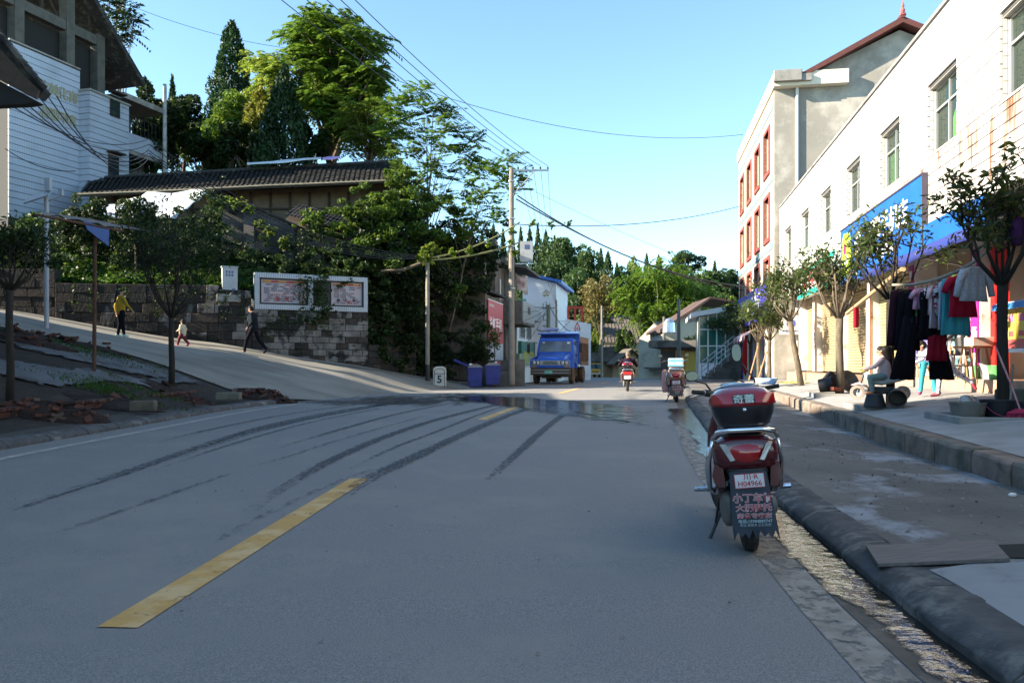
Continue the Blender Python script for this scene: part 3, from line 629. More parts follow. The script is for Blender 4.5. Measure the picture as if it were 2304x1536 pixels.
# ------------------------------------------------------------------ four storey block with red window frames
B4 = thing('apartment_block', 'four storey cream block with brick red window surrounds and grey rendered gable', 'building', (11.5, 34.25, 0), -math.atan(.166))
cream = mat('cream_render', (.60, .50, .35), .75, (.54, .45, .32), 2, dirt=(.5, .42, .3), dscale=1, dlo=.6, dhi=.8)
bband = mat('grey_blue_band', (.16, .24, .28), .7)
gable_m = mat('bare_cement_render', (.27, .25, .215), .9, (.21, .20, .18), .9, dirt=(.42, .39, .34), dscale=.45, dlo=.48, dhi=.62, bump=.004, bscale=20, detail=8)
L4 = 12.6; zt4 = 13.9
surr = mat('brick_red_tile', (.30, .06, .045), .6, (.24, .05, .035), 8)
wy = [1.2+k*3.0 for k in range(4)]; wz = [3.9+.45, 7.15, 10.05]; wz = [4.15, 7.0, 10.05]
def wall_open(mb, x0, x1, ya, yb, za, zb_, openings):
    """wall slab with rectangular openings (y0,y1,z0,z1), built as blocks"""
    ysl = sorted({ya, yb, *[o[0] for o in openings], *[o[1] for o in openings]}); zsl = sorted({za, zb_, *[o[2] for o in openings], *[o[3] for o in openings]})
    for i in range(len(ysl)-1):
        run = None
        for k in range(len(zsl)-1):
            cy, cz = (ysl[i]+ysl[i+1])/2, (zsl[k]+zsl[k+1])/2
            hole = any(o[0] < cy < o[1] and o[2] < cz < o[3] for o in openings)
            if not hole and run is None: run = zsl[k]
            if hole and run is not None: mb.box(x0, x1, ysl[i], ysl[i+1], run, zsl[k]); run = None
        if run is not None: mb.box(x0, x1, ysl[i], ysl[i+1], run, zsl[-1])
ops = [(y, y+1.5, z, z+1.9) for y in wy for z in wz]
mb = MB(); wall_open(mb, 0, .3, .25, L4, .3, zt4-.6, ops); mb.build('front_wall', cream, B4)
for z in (3.55, 6.4, 9.4, 12.55): MB().box(-.03, -.002, .26, L4, z, z+.28).build('string_course', bband, B4)
MB().box(-.08, 3, -.4, L4+.2, zt4-.59, zt4).build('parapet', mat('cream_parapet', (.70, .64, .52), .7), B4)
MB().box(-.10, 1.05, -.62, -.41, zt4-.45, zt4+.04).build('cornice_end', concrete, B4, bevel=.02)
MB().box(1.06, 1.45, -.55, -.2, zt4-.45, zt4-.15).build('gutter_box', concrete, B4)
gw = 10.2; pk = 5.15
MB().prism([(0, 0, .3), (gw, 0, .3), (gw, 0, 13.2), (pk, 0, 15.55), (.95, 0, 13.62), (.95, 0, zt4-.5), (0, 0, zt4-.5)], (0, .24, 0)).build('gable_wall', gable_m, B4)
MB().box(gw-.3, gw, .25, L4, .3, 13.0).box(.3, gw-.3, L4-.3, L4, .3, 13.0).build('rear_walls', gable_m, B4)
rt = mat('maroon_roof_tile', (.12, .035, .03), .8, (.08, .03, .025), 5)
for sx_ in (1, -1):
    x_e = pk-4.35 if sx_ == -1 else pk+5.3; ze = 13.35 if sx_ == -1 else 13.0
    MB().prism([(pk, -.45, 15.70), (x_e, -.45, ze+.10), (x_e, -.45, ze+.32), (pk, -.45, 15.95)], (0, L4+.9, 0)).build('roof_slope', rt, B4)
MB().tube([(pk, -.5, 15.98), (pk, L4+.4, 15.98)], .12).build('ridge', rt, B4)
MB().lathe([(.13, 0), (.07, .12), (.10, .2), (.05, .32), (.07, .4), (.02, .55), (.012, .6), (.008, 1.25)], 10, Matrix.Translation((pk, -.4, 16.0))).build('finial', mat('finial_red', (.40, .08, .06), .6), B4)
MB().tube([(.95, -.07, .4), (.95, -.07, zt4-.5)], .07).build('downpipe', mat('pvc_pipe', (.62, .62, .60), .5), B4)
for (y, z) in [(y, z) for y in wy for z in wz]:
    W = MB(); s_ = .16
    W.box(-.06, .10, y-s_, y, z-s_, z+1.9+s_).box(-.06, .10, y+1.5, y+1.5+s_, z-s_, z+1.9+s_).box(-.06, .10, y, y+1.5, z+1.9, z+1.9+s_).box(-.09, .10, y, y+1.5, z-s_, z)
    s0 = W.build('window_surround', surr, B4)
    f = MB().box(.14, .19, y, y+.05, z, z+1.9).box(.14, .19, y+1.45, y+1.5, z, z+1.9).box(.14, .19, y+.05, y+1.45, z, z+.05).box(.14, .19, y+.05, y+1.45, z+1.85, z+1.9).box(.13, .19, y+.72, y+.78, z+.05, z+1.85).box(.14, .19, y+.05, y+1.45, z+1.3, z+1.35)
    f.build('window_frame', alu, B4)
    MB().box(.16, .168, y+.05, y+1.45, z+.05, z+1.85).build('pane', wglass, s0)
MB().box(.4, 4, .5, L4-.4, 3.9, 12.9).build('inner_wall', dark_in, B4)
# purple sign and ground floor of that block
sg3 = thing('shop_sign', 'purple blue sign board with white letters low on the four storey block', 'shop sign', (11.5, 34.25, 0), -math.atan(.166))
MB().box(-.55, -.3, .1, 8.4, 3.2, 4.75).build('sign_face', mat('violet_blue_sign', (.06, .055, .42), .5), sg3)
text_mesh('中国移动通信营业厅', 1.0, wht, parent=sg3, loc=(-.56, 4.3, 3.95), rot=lr, bold=.012, sx=.85)
banner(34.5+.0, 5.7-5.5+.6, .6, 3.1, .5, 'magenta banner nearest the square logo sign under the purple sign')
for k, (Yb, l) in enumerate([(36.2, 'magenta banner in the middle of the doors under the purple sign'), (38.2, 'second magenta banner from the far end under the purple sign'), (40.4, 'farthest magenta banner under the purple sign')]): banner(Yb, .55, .6, 3.1, .45, l)
vio = mat('violet_door_post', (.05, .04, .30), .5)
for k in range(6): MB().box(-.02, .32, 1.0+k*1.9, 1.35+k*1.9, .3, 3.1).build('door_post', vio if k % 2 else white_post, B4)
MB().box(.33, .36, .4, L4-.5, .3, 3.1).build('shop_glazing', mat('shop_glass', (.10, .16, .22), .1, (.3, .35, .4), 1.2, spec=.9), B4)
lg = thing('logo_sign', 'small square grey sign with a round blue emblem hanging beside the first far doors', 'sign', (5.5, 0, 0), -TH)
MB().box(-.02, .9, S(33.9), S(33.9)+.12, 2.55, 3.35).build('panel', mat('grey_sign_panel', (.50, .50, .45), .6), lg, bevel=.01)
Mq = Matrix.Translation((.45, S(33.9)-.012, 3.03)) @ Euler((R(90), 0, 0)).to_matrix().to_4x4()
MB().lathe([(.11, 0), (.11, .01), (.19, .01), (.19, 0), (.11, 0)], 24, Mq, cap=False).build('emblem', mat('emblem_blue', (.04, .06, .25), .5), lg)
MB().box(.33, .57, S(33.9)-.012, S(33.9)-.004, 3.005, 3.045, Matrix()).build('emblem', mat('emblem_blue', (.04, .06, .25), .5), lg)
text_mesh('中国移动通信', .12, mat('emblem_blue', (.04, .06, .25), .5), parent=lg, loc=(.45, S(33.9)-.006, 2.7), rot=(R(90), 0, 0))
MB().box(-.1, 1.0, S(33.9)+.121, S(33.9)+.2, 2.9, 2.95).build('bracket', steel, lg)
wa = thing('small_awning', 'small white scalloped awning with red print over the far doors', 'awning', (11.5, 34.25, 0), -math.atan(.166))
MB().loft([[(.0, 3+4*t, 3.15), (-.9, 3+4*t, 2.65), (-.92, 3+4*t, 2.4+.05*math.sin(t*30)), (-.88, 3+4*t, 2.4+.05*math.sin(t*30)), (-.86, 3+4*t, 2.62), (0, 3+4*t, 3.1)] for t in [k/12 for k in range(13)]]).build('canvas', mat('white_awning', (.70, .68, .68), .8, (.5, .1, .1), 2.5, amt=2), wa)
# ------------------------------------------------------------------ left and middle buildings
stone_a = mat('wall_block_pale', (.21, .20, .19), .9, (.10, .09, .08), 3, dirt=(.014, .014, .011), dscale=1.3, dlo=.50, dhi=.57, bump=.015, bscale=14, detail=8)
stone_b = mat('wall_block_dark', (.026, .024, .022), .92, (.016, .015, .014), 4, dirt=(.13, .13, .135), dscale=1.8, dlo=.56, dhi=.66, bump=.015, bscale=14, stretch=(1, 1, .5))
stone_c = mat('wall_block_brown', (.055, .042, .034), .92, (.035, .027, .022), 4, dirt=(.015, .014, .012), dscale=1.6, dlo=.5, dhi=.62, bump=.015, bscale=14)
mort_m = mat('wall_mortar', (.025, .023, .02), .95)
rw = thing('stone_retaining_wall', 'stained grey stone block retaining wall along the rising side road', 'wall', (0, 0, 0))
# backing and blocks follow the foot line; four straight runs
rnd = random.Random(21)
WT = [(-19, 4.35), (-10.9, 4.15), (-9.9, 4.15), (-9.8, 3.55), (-5.8, 3.3), (-5.79, 3.3)]
def wall_run(x0, x1, ztop, nrow_h=.31, bw=(.42, .8), parent=rw, mats=(stone_a, stone_b), zstep=None, count=[0]):
    p0 = Vector((x0, wallY(x0))); p1 = Vector((x1, wallY(x1))); L_ = (p1-p0).length; d = (p1-p0)/L_; ang = math.atan2(d.y, d.x)
    zlo = min(HL(x0, p0.y), HL(x1, p1.y))-.3
    M0 = Matrix.Translation((p0.x, p0.y, 0)) @ Matrix.Rotation(ang, 4, 'Z')
    MB().box(0, L_, .05, .5, zlo, ztop, M0).build('wall_core', mort_m, parent)
    nr = int((ztop-zlo)/nrow_h)+1; h = (ztop-zlo)/nr
    for r in range(nr):
        s = -rnd.uniform(0, .3)
        while s < L_-.02:
            w = rnd.uniform(*bw); a, b = max(s, 0), min(s+w, L_)
            if b-a > .12:
                gz = HL(p0.x+d.x*(a+b)/2, p0.y+d.y*(a+b)/2)
                if zlo+h*(r+1) > gz-.02:
                    z0 = zlo+h*r+.012; z1 = zlo+h*(r+1)-.004; pr = rnd.uniform(-.03, .012)
                    MB().box(a+.008, b-.008, pr, .06, z0, z1, M0).build('stone_block', mats(a+x0*0+(p0.x+d.x*(a+b)/2)*0, p0.x+d.x*(a+b)/2) if callable(mats) else rnd.choice(mats), parent, bevel=.012, seg=1)
                    count[0] += 1
            s += w
    return count[0]
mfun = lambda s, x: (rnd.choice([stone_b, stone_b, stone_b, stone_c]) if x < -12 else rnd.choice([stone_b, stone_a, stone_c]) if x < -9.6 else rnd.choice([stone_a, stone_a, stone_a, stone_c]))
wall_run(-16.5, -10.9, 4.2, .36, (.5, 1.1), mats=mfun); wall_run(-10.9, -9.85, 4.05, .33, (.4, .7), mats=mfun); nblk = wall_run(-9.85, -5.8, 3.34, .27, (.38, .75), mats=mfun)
lw = thing('low_stone_wall', 'low mossy stone wall right of the notice board at the foot of the vines', 'wall')
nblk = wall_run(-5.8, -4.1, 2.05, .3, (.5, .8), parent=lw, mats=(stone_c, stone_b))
# left end of it: rougher taller wall at frame edge, in deep shade
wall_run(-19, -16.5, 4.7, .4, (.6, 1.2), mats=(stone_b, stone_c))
# notice board of white tile on top of the wall
def frame_at(x0, y0, x1, y1):
    d = Vector((x1-x0, y1-y0)); L_ = d.length; return Matrix.Translation((x0, y0, 0)) @ Matrix.Rotation(math.atan2(d.y, d.x), 4, 'Z'), L_
nbx0, nbx1 = -9.75, -5.83
M0, L_ = frame_at(nbx0, wallY(nbx0)+.0, nbx1, wallY(nbx1))
nb = thing('notice_board', 'long white tiled notice board with two printed posters on top of the stone wall', 'notice board')
tileb = rowmat('board_tile', (.40, .44, .48), (.10, .12, .14), 0, .085, .16, .35, dirt=(.25, .27, .25), dlo=.6, dhi=.75)
tileb2 = rowmat('board_side_tile', (.40, .44, .48), (.10, .12, .14), 2, .085, .16, .35)
z0, z1 = 3.36, 4.75; mid = L_*.46
nb.matrix_world = M0
def bx(name, m_, *a, par=nb, **k): return MB().box(*a).build(name, m_, par, **k)
bx('top_tiles', tileb, .0, L_, -.06, .25, z1-.19, z1, bevel=.006); bx('bottom_tiles', tileb, 0, L_, -.06, .25, z0, z0+.19)
bx('side_tiles', tileb2, 0, .18, -.057, .25, z0+.191, z1-.191); bx('side_tiles', tileb2, L_-.16, L_, -.057, .25, z0+.191, z1-.191)
bx('side_tiles', tileb2, mid, mid+.18, -.057, .25, z0+.191, z1-.191)
bx('back_panel', mat('board_back', (.05, .05, .05), .8), .18, L_-.16, .10, .2, z0+.19, z1-.19)
poster_m = mat('poster_paper', (.40, .33, .33), .6, (.45, .36, .37), 3, dirt=(.34, .36, .38), dscale=2.5, dlo=.5, dhi=.6)
org = mat('poster_orange', (.45, .20, .03), .5); redb = mat('poster_red', (.32, .04, .035), .5); ink = mat('poster_ink', (.05, .04, .07), .6); inkr = mat('poster_ink_red', (.30, .05, .05), .6)
def poster(a, b, seed):
    p = bx('poster', poster_m, a, b, .06, .095, z0+.26, z1-.24); rn = random.Random(seed); w = b-a
    bx('poster_band', redb, a+.05, b-.05, .052, .058, z1-.36, z1-.27)
    for k in range(3): bx('poster_band', org, a+.06+w*k/3, a+.06+w*(k+.55)/3, .045, .05, z1-.35, z1-.27)
    for r in range(9):
        z = z1-.43-r*.078; x = a+.08
        while x < b-.25:
            ww = rn.uniform(.12, .4)
            if rn.random() < .72: text_mesh(rn.choice(['科学发展', '计划生育', '关爱女孩', '优生优育', '生育文明', '家庭幸福', '预防疾病']), .055, ink if rn.random() < .8 else inkr, parent=nb, depth=.002, loc=(x+.12, .054, z), rot=(R(90), 0, 0), bold=.002); x += .26
            else: x += ww*.5
    for k in range(4):
        x = a+rn.uniform(.2, w-.2); z = z0+.38+rn.uniform(0, .1)
        MB().lathe([(.065*rn.uniform(.6, 1.1), 0), (.02, .004)], 9, Matrix.Translation((x, .054, z)) @ Euler((R(90), 0, 0)).to_matrix().to_4x4() @ Matrix.Diagonal((1, 1.2, 1, 1))).build('poster_picture', rn.choice([ink, inkr]), nb)
poster(.26, mid-.06, 1); poster(mid+.92, L_-.22, 2)
# meter cabinet on the wall
mc = thing('electric_cabinet', 'pale grey electric meter cabinet on a concrete ledge left of the notice board', 'cabinet')
M1, _ = frame_at(-10.85, wallY(-10.85), -10.2, wallY(-10.2)); mc.matrix_world = M1
cabm = mat('cabinet_grey', (.42, .45, .46), .5, (.36, .38, .4), 3)
bx('body', cabm, .08, .62, .0, .3, 3.88, 4.88, par=mc, bevel=.01); bx('plinth', concrete, -.12, .72, -.1, .38, 3.6, 3.87, par=mc, bevel=.02)
bx('cap', cabm, .05, .65, -.03, .33, 4.885, 4.93, par=mc)
for k in range(3):
    for j in range(2): bx('window_opening', mat('cabinet_window', (.06, .09, .2), .3), .2+k*.1, .27+k*.1, -.006, -.001, 4.55+j*.12, 4.64+j*.12, par=mc)
bx('vent', mat('cabinet_window', (.06, .09, .2), .3), .42, .55, -.006, -.001, 3.95, 4.1, par=mc)
# ---- old tile-roofed house on the bank
HO = thing('old_house', 'long old wooden house under a dark clay tile roof above the notice board', 'house', (0, 0, 0))
tile_d = mat('clay_tile_dark', (.030, .028, .026), .9, (.016, .015, .014), 6, dirt=(.11, .10, .08), dscale=2.5, dlo=.52, dhi=.66)
tile_l = mat('clay_tile_edge', (.22, .19, .14), .9, (.13, .11, .08), 8)
old_wood = mat('dark_timber', (.05, .032, .02), .85, (.03, .02, .014), 6, stretch=(1, 1, .3))
mudw = mat('mud_plaster', (.17, .125, .085), .95, (.11, .08, .055), 1.8, dirt=(.10, .08, .06), dscale=1, dlo=.55, dhi=.7)
e0 = P(175, 440, 36.0); e1 = P(900, 405, 35.5); e0.z = e1.z = 9.2
r0 = P(200, 405, 40.2); r1 = P(905, 362, 40.0); r0.z = r1.z = 11.1
e0.z, e1.z = 9.05, 9.62; r0.z, r1.z = 10.75, 11.6
def roof_slope(parent, e0, e1, r0, r1, nx, nr, mtile, medge, amp=.06, name='roof_tiles'):
    """courses of curved clay tiles: ridged columns, stepped rows"""
    V = []; Q = []; up = Vector((0, 0, 1)); K = 5
    jit = random.Random(4)
    for r in range(nr):
        t0, t1 = r/nr-.012, (r+1)/nr
        for i in range(nx):
            j0, j1 = jit.uniform(-.012, .012), jit.uniform(-.03, .03)
            for k in range(K):
                u = (i+k/(K-1))/nx
                a = e0.lerp(e1, u).lerp(r0.lerp(r1, u), t0+j0*.3); b = e0.lerp(e1, u).lerp(r0.lerp(r1, u), t1+j0*.3)
                s = math.sin(math.pi*k/(K-1))*amp+j1*.35
                V += [tuple(a+up*(s+.05)), tuple(b+up*s)]
            base = len(V)-2*K
            for k in range(K-1): Q.append((base+2*k, base+2*k+2, base+2*k+3, base+2*k+1))
    o = np_mesh(name, V, Q, mtile, parent); o['kind'] = 'stuff'; return o
roof_slope(HO, e0, e1, r0, r1, 64, 13, tile_d, tile_l)
back = Vector((0, 4.5, -2.0))
roof_slope(HO, r0+back, r1+back, r0, r1, 40, 8, tile_d, tile_l)
MB().prism([e0+Vector((0, 0, -.03)), e1+Vector((0, 0, -.03)), r1+Vector((0, 0, -.06)), r0+Vector((0, 0, -.06))], (0, 0, -.06)).prism([r0+back, r1+back, r1+Vector((0, 0, -.07)), r0+Vector((0, 0, -.07))], (0, 0, -.06)).build('roof_boards', old_wood, HO)
MB().tube([r0+Vector((0, 0, .05)), r1+Vector((0, 0, .05))], .11).build('ridge', tile_d, HO)
MB().tube([e0+Vector((0, -.03, .03)), e0.lerp(e1, .3)+Vector((0, -.03, .0)), e0.lerp(e1, .6)+Vector((0, -.03, .03)), e1+Vector((0, -.03, .0))], .05, 6).build('eave_edge', tile_l, HO)
for k in range(64):
    p = e0.lerp(e1, (k+.5)/64); MB().cyl(p+Vector((0, -.06, .05)), p+Vector((0, .05, .07)), .075, .075, 7).build('eave_tile', tile_l, HO)
wy_ = 37.0; x0, x1 = e0.x+1, e1.x-.6
MB().box(x0, x1, wy_, wy_+4.2, 5.5, 8.1).prism([(x0, wy_, 8.1), (x1, wy_, 8.1), (x1, wy_, 9.75), (x0, wy_, 9.3)], (0, 4.2, 0)).build('wall', mudw, HO)
for k in range(15):
    x = x0+.2+(x1-x0-.4)*k/14; MB().box(x-.06, x+.06, wy_-.05, wy_-.002, 6.5, 9.4).build('timber_post', old_wood, HO)
for z in (7.3, 8.55): MB().box(x0, x1, wy_-.09, wy_-.052, z, z+.1).build('timber_rail', old_wood, HO)
for k in (9, 12): 
    x = x0+(x1-x0)*k/14+.1; MB().box(x, x+.5, wy_-.06, wy_-.03, 7.5, 8.5).build('pale_board', mat('pale_board', (.35, .28, .2), .9), HO)
# plastic sheets
tarp = mat('white_tarp', (.62, .64, .66), .55, (.5, .53, .57), 3)
def cloth(name, corners, n, mt, label, cat, seed=0, amp=.08, sag=.2):
    a, b, c, d = [Vector(p) for p in corners]; rn = random.Random(seed); rows = []
    for i in range(n+1):
        rows.append([tuple(a.lerp(b, j/n).lerp(d.lerp(c, j/n), i/n)+Vector((0, rn.uniform(-1, 1)*amp*.4, -sag*math.sin(math.pi*i/n)*math.sin(math.pi*j/n)+amp*math.sin(i*.9+j*1.7+seed)))) for j in range(n+1)])
    o = sheet(name, rows, mt, None); s = o.modifiers.new('t', 'SOLIDIFY'); s.thickness = .012
    return tag(o, label, cat)
cloth('tarpaulin', [P(228, 475, 33.5), P(330, 435, 35.2), P(475, 428, 35.3), P(395, 490, 33.2)], 10, tarp, 'white plastic tarpaulin hanging off the left end of the tiled eave', 'tarpaulin', 3, .06, .35)
cloth('tarpaulin', [P(222, 480, 33.3), P(235, 462, 34.2), P(330, 470, 33.6), P(300, 500, 32.9)], 8, mat('blue_white_tarp', (.45, .52, .62), .5, (.3, .38, .52), 4), 'crumpled blue white plastic sheet below the tarpaulin among leaves', 'tarpaulin', 5, .08, .2)
cloth('roof_sheet', [P(556, 381, 39.4)+Vector((0, 0, .2)), P(556, 374, 40.2)+Vector((0, 0, .15)), P(725, 362, 40.2)+Vector((0, 0, .18)), P(715, 369, 39.5)+Vector((0, 0, .22))], 9, tarp, 'long white sheet lying along the ridge of the old tiled roof', 'plastic sheet', 7, .03, .0)
cloth('roof_sheet', [P(726, 370, 39.5)+Vector((0, 0, .22)), P(726, 363, 40.2)+Vector((0, 0, .2)), P(768, 361, 40.2)+Vector((0, 0, .2)), P(762, 367, 39.5)+Vector((0, 0, .22))], 6, mat('violet_sheet', (.5, .3, .6), .6), 'short violet sheet at the end of the white ridge sheet', 'plastic sheet', 8, .03, .0)
# grey brick wall under the house
bwall = thing('brick_outbuilding', 'grey weathered brick wall with a pillar on the green bank below the old house', 'wall')
bm_ = brickmat('grey_brick', (.085, .075, .07), (.05, .045, .045), (.14, .13, .12), .26, .075, .012, .01, (R(90), 0, 0), dirt=(.04, .035, .03))
p0 = P(497, 540, 33.6); p1 = P(662, 540, 33.9)
MB().prism([(p0.x, 33.6, 5.2), (p1.x, 33.9, 5.2), (p1.x, 33.9, 7.2), (P(560, 460, 33.7).x, 33.7, 8.05), (p0.x, 33.6, 8.0)], (0, .4, 0)).build('wall_face', bm_, bwall)
xm = P(563, 500, 33.6).x; MB().box(xm-.22, xm+.22, 33.42, 33.64, 5.2, 8.1).build('pillar', bm_, bwall)
MB().prism([(p0.x-.1, 33.5, 8.02), (P(560, 460, 33.7).x, 33.6, 8.1), (p1.x+.1, 33.8, 7.22), (p1.x+.1, 33.8, 7.32), (P(560, 460, 33.7).x, 33.6, 8.2), (p0.x-.1, 33.5, 8.12)], (0, .6, 0)).build('coping', tile_d, bwall)
sl = thing('lean_to_roof', 'small broken black tile lean-to roof beside the brick wall on the bank', 'roof')
a, b = P(640, 485, 33.8), P(765, 520, 33.4); roof_slope(sl, a, b, a+Vector((.2, 1.6, .8)), b+Vector((.2, 1.6, .8)), 16, 5, tile_d, tile_l)
MB().prism([a+Vector((0, .2, -.1)), b+Vector((0, .2, -.1)), b+Vector((.2, 1.6, .7)), a+Vector((.2, 1.6, .7))], (0, 0, -.08)).build('roof_boards', old_wood, sl)
MB().box(a.x, b.x, 34.3, 34.8, 5.5, 7.4).build('wall', mudw, sl)
# ---- hill building with white tile at far left
HB = thing('hillside_building', 'tall white tiled building on the hill at left with an open concrete roof storey', 'building')
ang = math.atan(.32); A0 = P(60, 400, 36.6); HB.location = (A0.x, A0.y, 0); HB.rotation_euler = (0, 0, -ang)   # local +y runs along the wall away, local x into the building is -x
tl = rowmat('hill_tile', (.38, .43, .52), (.25, .28, .33), 1, .12, .10, .35, spec=.4, dirt=(.27, .30, .36), dlo=.5, dhi=.8, dscale=.6)
# lengths along wall
def wl(px):                     # along-wall distance of picture column px
    k = (px-1152)/F; # X0 + s*sin = k*(Y0 + s*cos)
    s = (A0.x-k*A0.y)/(k*math.cos(ang)-math.sin(ang)); return s
sL = wl(20); s_step = wl(180); s_e = wl(268); s_end = wl(346)
def hz_(px, py): s = wl(px); Y = A0.y+s*math.cos(ang); return EYE+(HZ-py)/F*Y
zpar = 16.1; zp2 = hz_(232, 178); zp2 = 14.6
ztop_r = 14.55; base = 6.0
MB().box(-9, -.05, sL, s_step, base, zpar).build('main_wall', joint_m, HB)
MB().box(-9, .62, s_step, s_e, base, 15.0).build('stair_block', joint_m, HB)
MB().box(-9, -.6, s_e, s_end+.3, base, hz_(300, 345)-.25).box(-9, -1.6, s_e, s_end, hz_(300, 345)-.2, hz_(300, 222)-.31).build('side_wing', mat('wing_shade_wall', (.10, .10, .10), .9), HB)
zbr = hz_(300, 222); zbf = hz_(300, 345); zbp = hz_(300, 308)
MB().box(-9, .35, s_e, s_end+.6, zbr-.3, zbr).build('balcony_roof', concrete, HB)
MB().box(-9, .35, s_e, s_end+.2, zbf-.2, zbf).build('balcony_floor', concrete, HB)
MB().box(.22, .4, s_e, s_end+.2, zbf+.002, zbp).build('balcony_parapet', tl, HB)
for k in range(10):
    s = s_e+.1+(s_end-s_e)*k/9; MB().cyl((.3, s, zbp), (.3, s, zbp+1.0), .014, n=5).build('baluster', black, HB)
MB().tube([(.3, s_e, zbp+1), (.3, s_end+.1, zbp+1)], .025).build('rail', black, HB)
rnt = random.Random(2)
for k, z in enumerate(np.arange(base+2, zpar-.05, .31)):
    MB().box(-.05, .0+rnt.uniform(0, .006), sL, s_step-.001, z+.008, min(z+.290, zpar)).build('tile_course', tl, HB)
for z in np.arange(base+2, 14.95, .31):
    MB().box(.62, .66+rnt.uniform(0, .006), s_step-.04, s_e, z+.008, min(z+.290, 15.0)).box(.0, .62, s_step-.045, s_step-.002, z+.008, min(z+.290, 15.0)).build('tile_course', tl, HB)
MB().box(-.1, .75, s_step-.1, s_e+.05, 15.0, 15.1).build('coping', concrete, HB)
MB().box(-.5, .05, sL, s_step, zpar, zpar+.08).build('coping', concrete, HB)
for (a_, z, w, h) in ((wl(226), hz_(240, 262)-.1, .55, 1.0), (wl(222), hz_(240, 400), .6, 1.0)):
    f = MB().box(.60, .70, a_-.05, a_+w+.05, z-.05, z+h+.05).build('window_surround', old_wood, HB); MB().box(.70, .72, a_, a_+w, z, z+h).build('pane', glass, f)
    MB().box(.66, 1.1, a_-.15, a_+w+.15, z+h+.12, z+h+.2).build('window_hood', old_wood, HB)
# roof storey: columns, beam, gable truss and roof
cgrey = mat('bare_concrete_frame', (.11, .105, .09), .9, (.07, .068, .06), 3)
RX = -1.4
cols = [wl(84)-.2, wl(190), wl(268)-.3]
for s in cols: MB().box(RX-.25, RX+.25, s, s+.5, zpar-1.4, 20.6 if s == cols[1] else 19.0).build('column', cgrey, HB)
MB().box(RX-.2, RX+.2, sL, cols[2]+.5, 18.4, 18.9).build('beam', cgrey, HB)
MB().box(-9, RX-.3, sL, s_e, 15.2, 18.3).build('roof_storey_shade_wall', mat('shade_black', (.02, .02, .02), .95), HB)  # black wall stands in for the shade inside the open roof storey
MB().box(RX-4, RX+.3, sL, s_e+.1, 15.05, 15.15).build('roof_slab', concrete, HB)
rs = (cols[1]-1.0)  # ridge position along the wall
MB().prism([(RX+.9, cols[2]+2.6, 17.0), (RX+.9, rs, 22.3), (RX+.9, sL-3, 20.5), (RX+.9, sL-3, 20.8), (RX+.9, rs, 22.65), (RX+.9, cols[2]+2.7, 17.3)], (-8.5, 0, 0)).build('roof', tile_d, HB)
for s, zt1 in ((cols[0]+1.6, 21.2), (cols[1]+1.6, 20.2), (cols[1]+2.9, 19.6), (cols[0]+3.0, 21.8)): MB().box(RX-.06, RX+.06, s, s+.12, 18.9, zt1).build('truss_post', old_wood, HB)
for (a_, b_) in (((cols[0]+.5, 18.9), (rs, 22)), ((cols[1]+.5, 18.9), (cols[1]+2.9, 19.7)), ((cols[0]+2.6, 18.9), (cols[0]+1.2, 21.0))): MB().tube([(RX, a_[0], a_[1]), (RX, b_[0], b_[1])], .06, 5).build('truss_brace', old_wood, HB)
gold = mat('faded_gold_letter', (.30, .29, .20), .6)
for i, ch_ in enumerate('绿化美化育'):
    text_mesh(ch_, .62, gold, parent=HB, loc=(.03, wl(78+i*21.5)+.0, 14.55), rot=(R(90), 0, R(90)), bold=.01, depth=.04)
for i, ch_ in enumerate('治理环境'):
    text_mesh(ch_, .62, gold, parent=HB, loc=(.03, wl(98+i*20.5), 13.35), rot=(R(90), 0, R(90)), bold=.01, depth=.04)
# ---- house just outside the left edge: only its eave corner shows; with the row of houses behind that shades the road
wood_e = mat('weathered_eave_board', (.075, .05, .035), .85, (.05, .035, .025), 5, stretch=(1, .3, 2))
NH = thing('timber_eaved_house', 'weathered timber eave of a tile roofed house at the left edge of the street', 'house')
ec = P(100, 203, 14.3)      # eave tip
zr = 9.6
MB().prism([ec, ec+Vector((-1.0, 0, 1.22)), ec+Vector((-4.2, 0, 4.3)), ec+Vector((-9, 0, 1.0)), ec+Vector((-9, 0, .8)), ec+Vector((-4.2, 0, 4.0)), ec+Vector((-1.0, 0, .9)), ec+Vector((-.12, 0, -.14))], (0, .22, 0)).build('roof', tile_d, NH)
MB().prism([ec+Vector((-.05, -.04, -.04)), ec+Vector((-1.6, -.04, 1.62)), ec+Vector((-1.6, -.04, .6)), ec+Vector((-.1, -.04, -.20))], (0, -.05, 0)).build('gable_board', wood_e, NH)
for k in range(1): MB().prism([ec+Vector((-.1, -.03, -.22)), ec+Vector((-1.6, -.03, .58)), ec+Vector((-1.6, -.03, -.32)), ec+Vector((-.3, -.03, -.26))], (0, .2, 0)).build('eave_soffit', mat('shade_black', (.02, .02, .02), .95), NH)  # shade under the eave put into a black board
for k in range(16):
    t = (k+.5)/16; MB().cbox(ec+Vector((-1.45*t+.03, -.06, 1.78*t+.03)), (.14, .14, .07), (0, R(45), 0)).build('verge_tile', tile_d, NH)
cor = [(-11.2, 14.7), (-14.3, 19.3), (-22, 19.3), (-22, 14.7)]
MB().prism([(x, y, .3) for x, y in cor], (0, 0, 6.2)).build('wall', mudw, NH)
MB().prism([(-11.0, 14.5, 6.5), (-13.9, 19.7, 6.5), (-17.6, 19.7, 10.9), (-17.0, 14.5, 10.9)], (0, 0, .15)).prism([(-17.0, 14.5, 10.9), (-17.6, 19.7, 10.9), (-23, 19.7, 7.5), (-23, 14.5, 7.5)], (0, 0, .15)).build('main_roof', tile_d, NH)
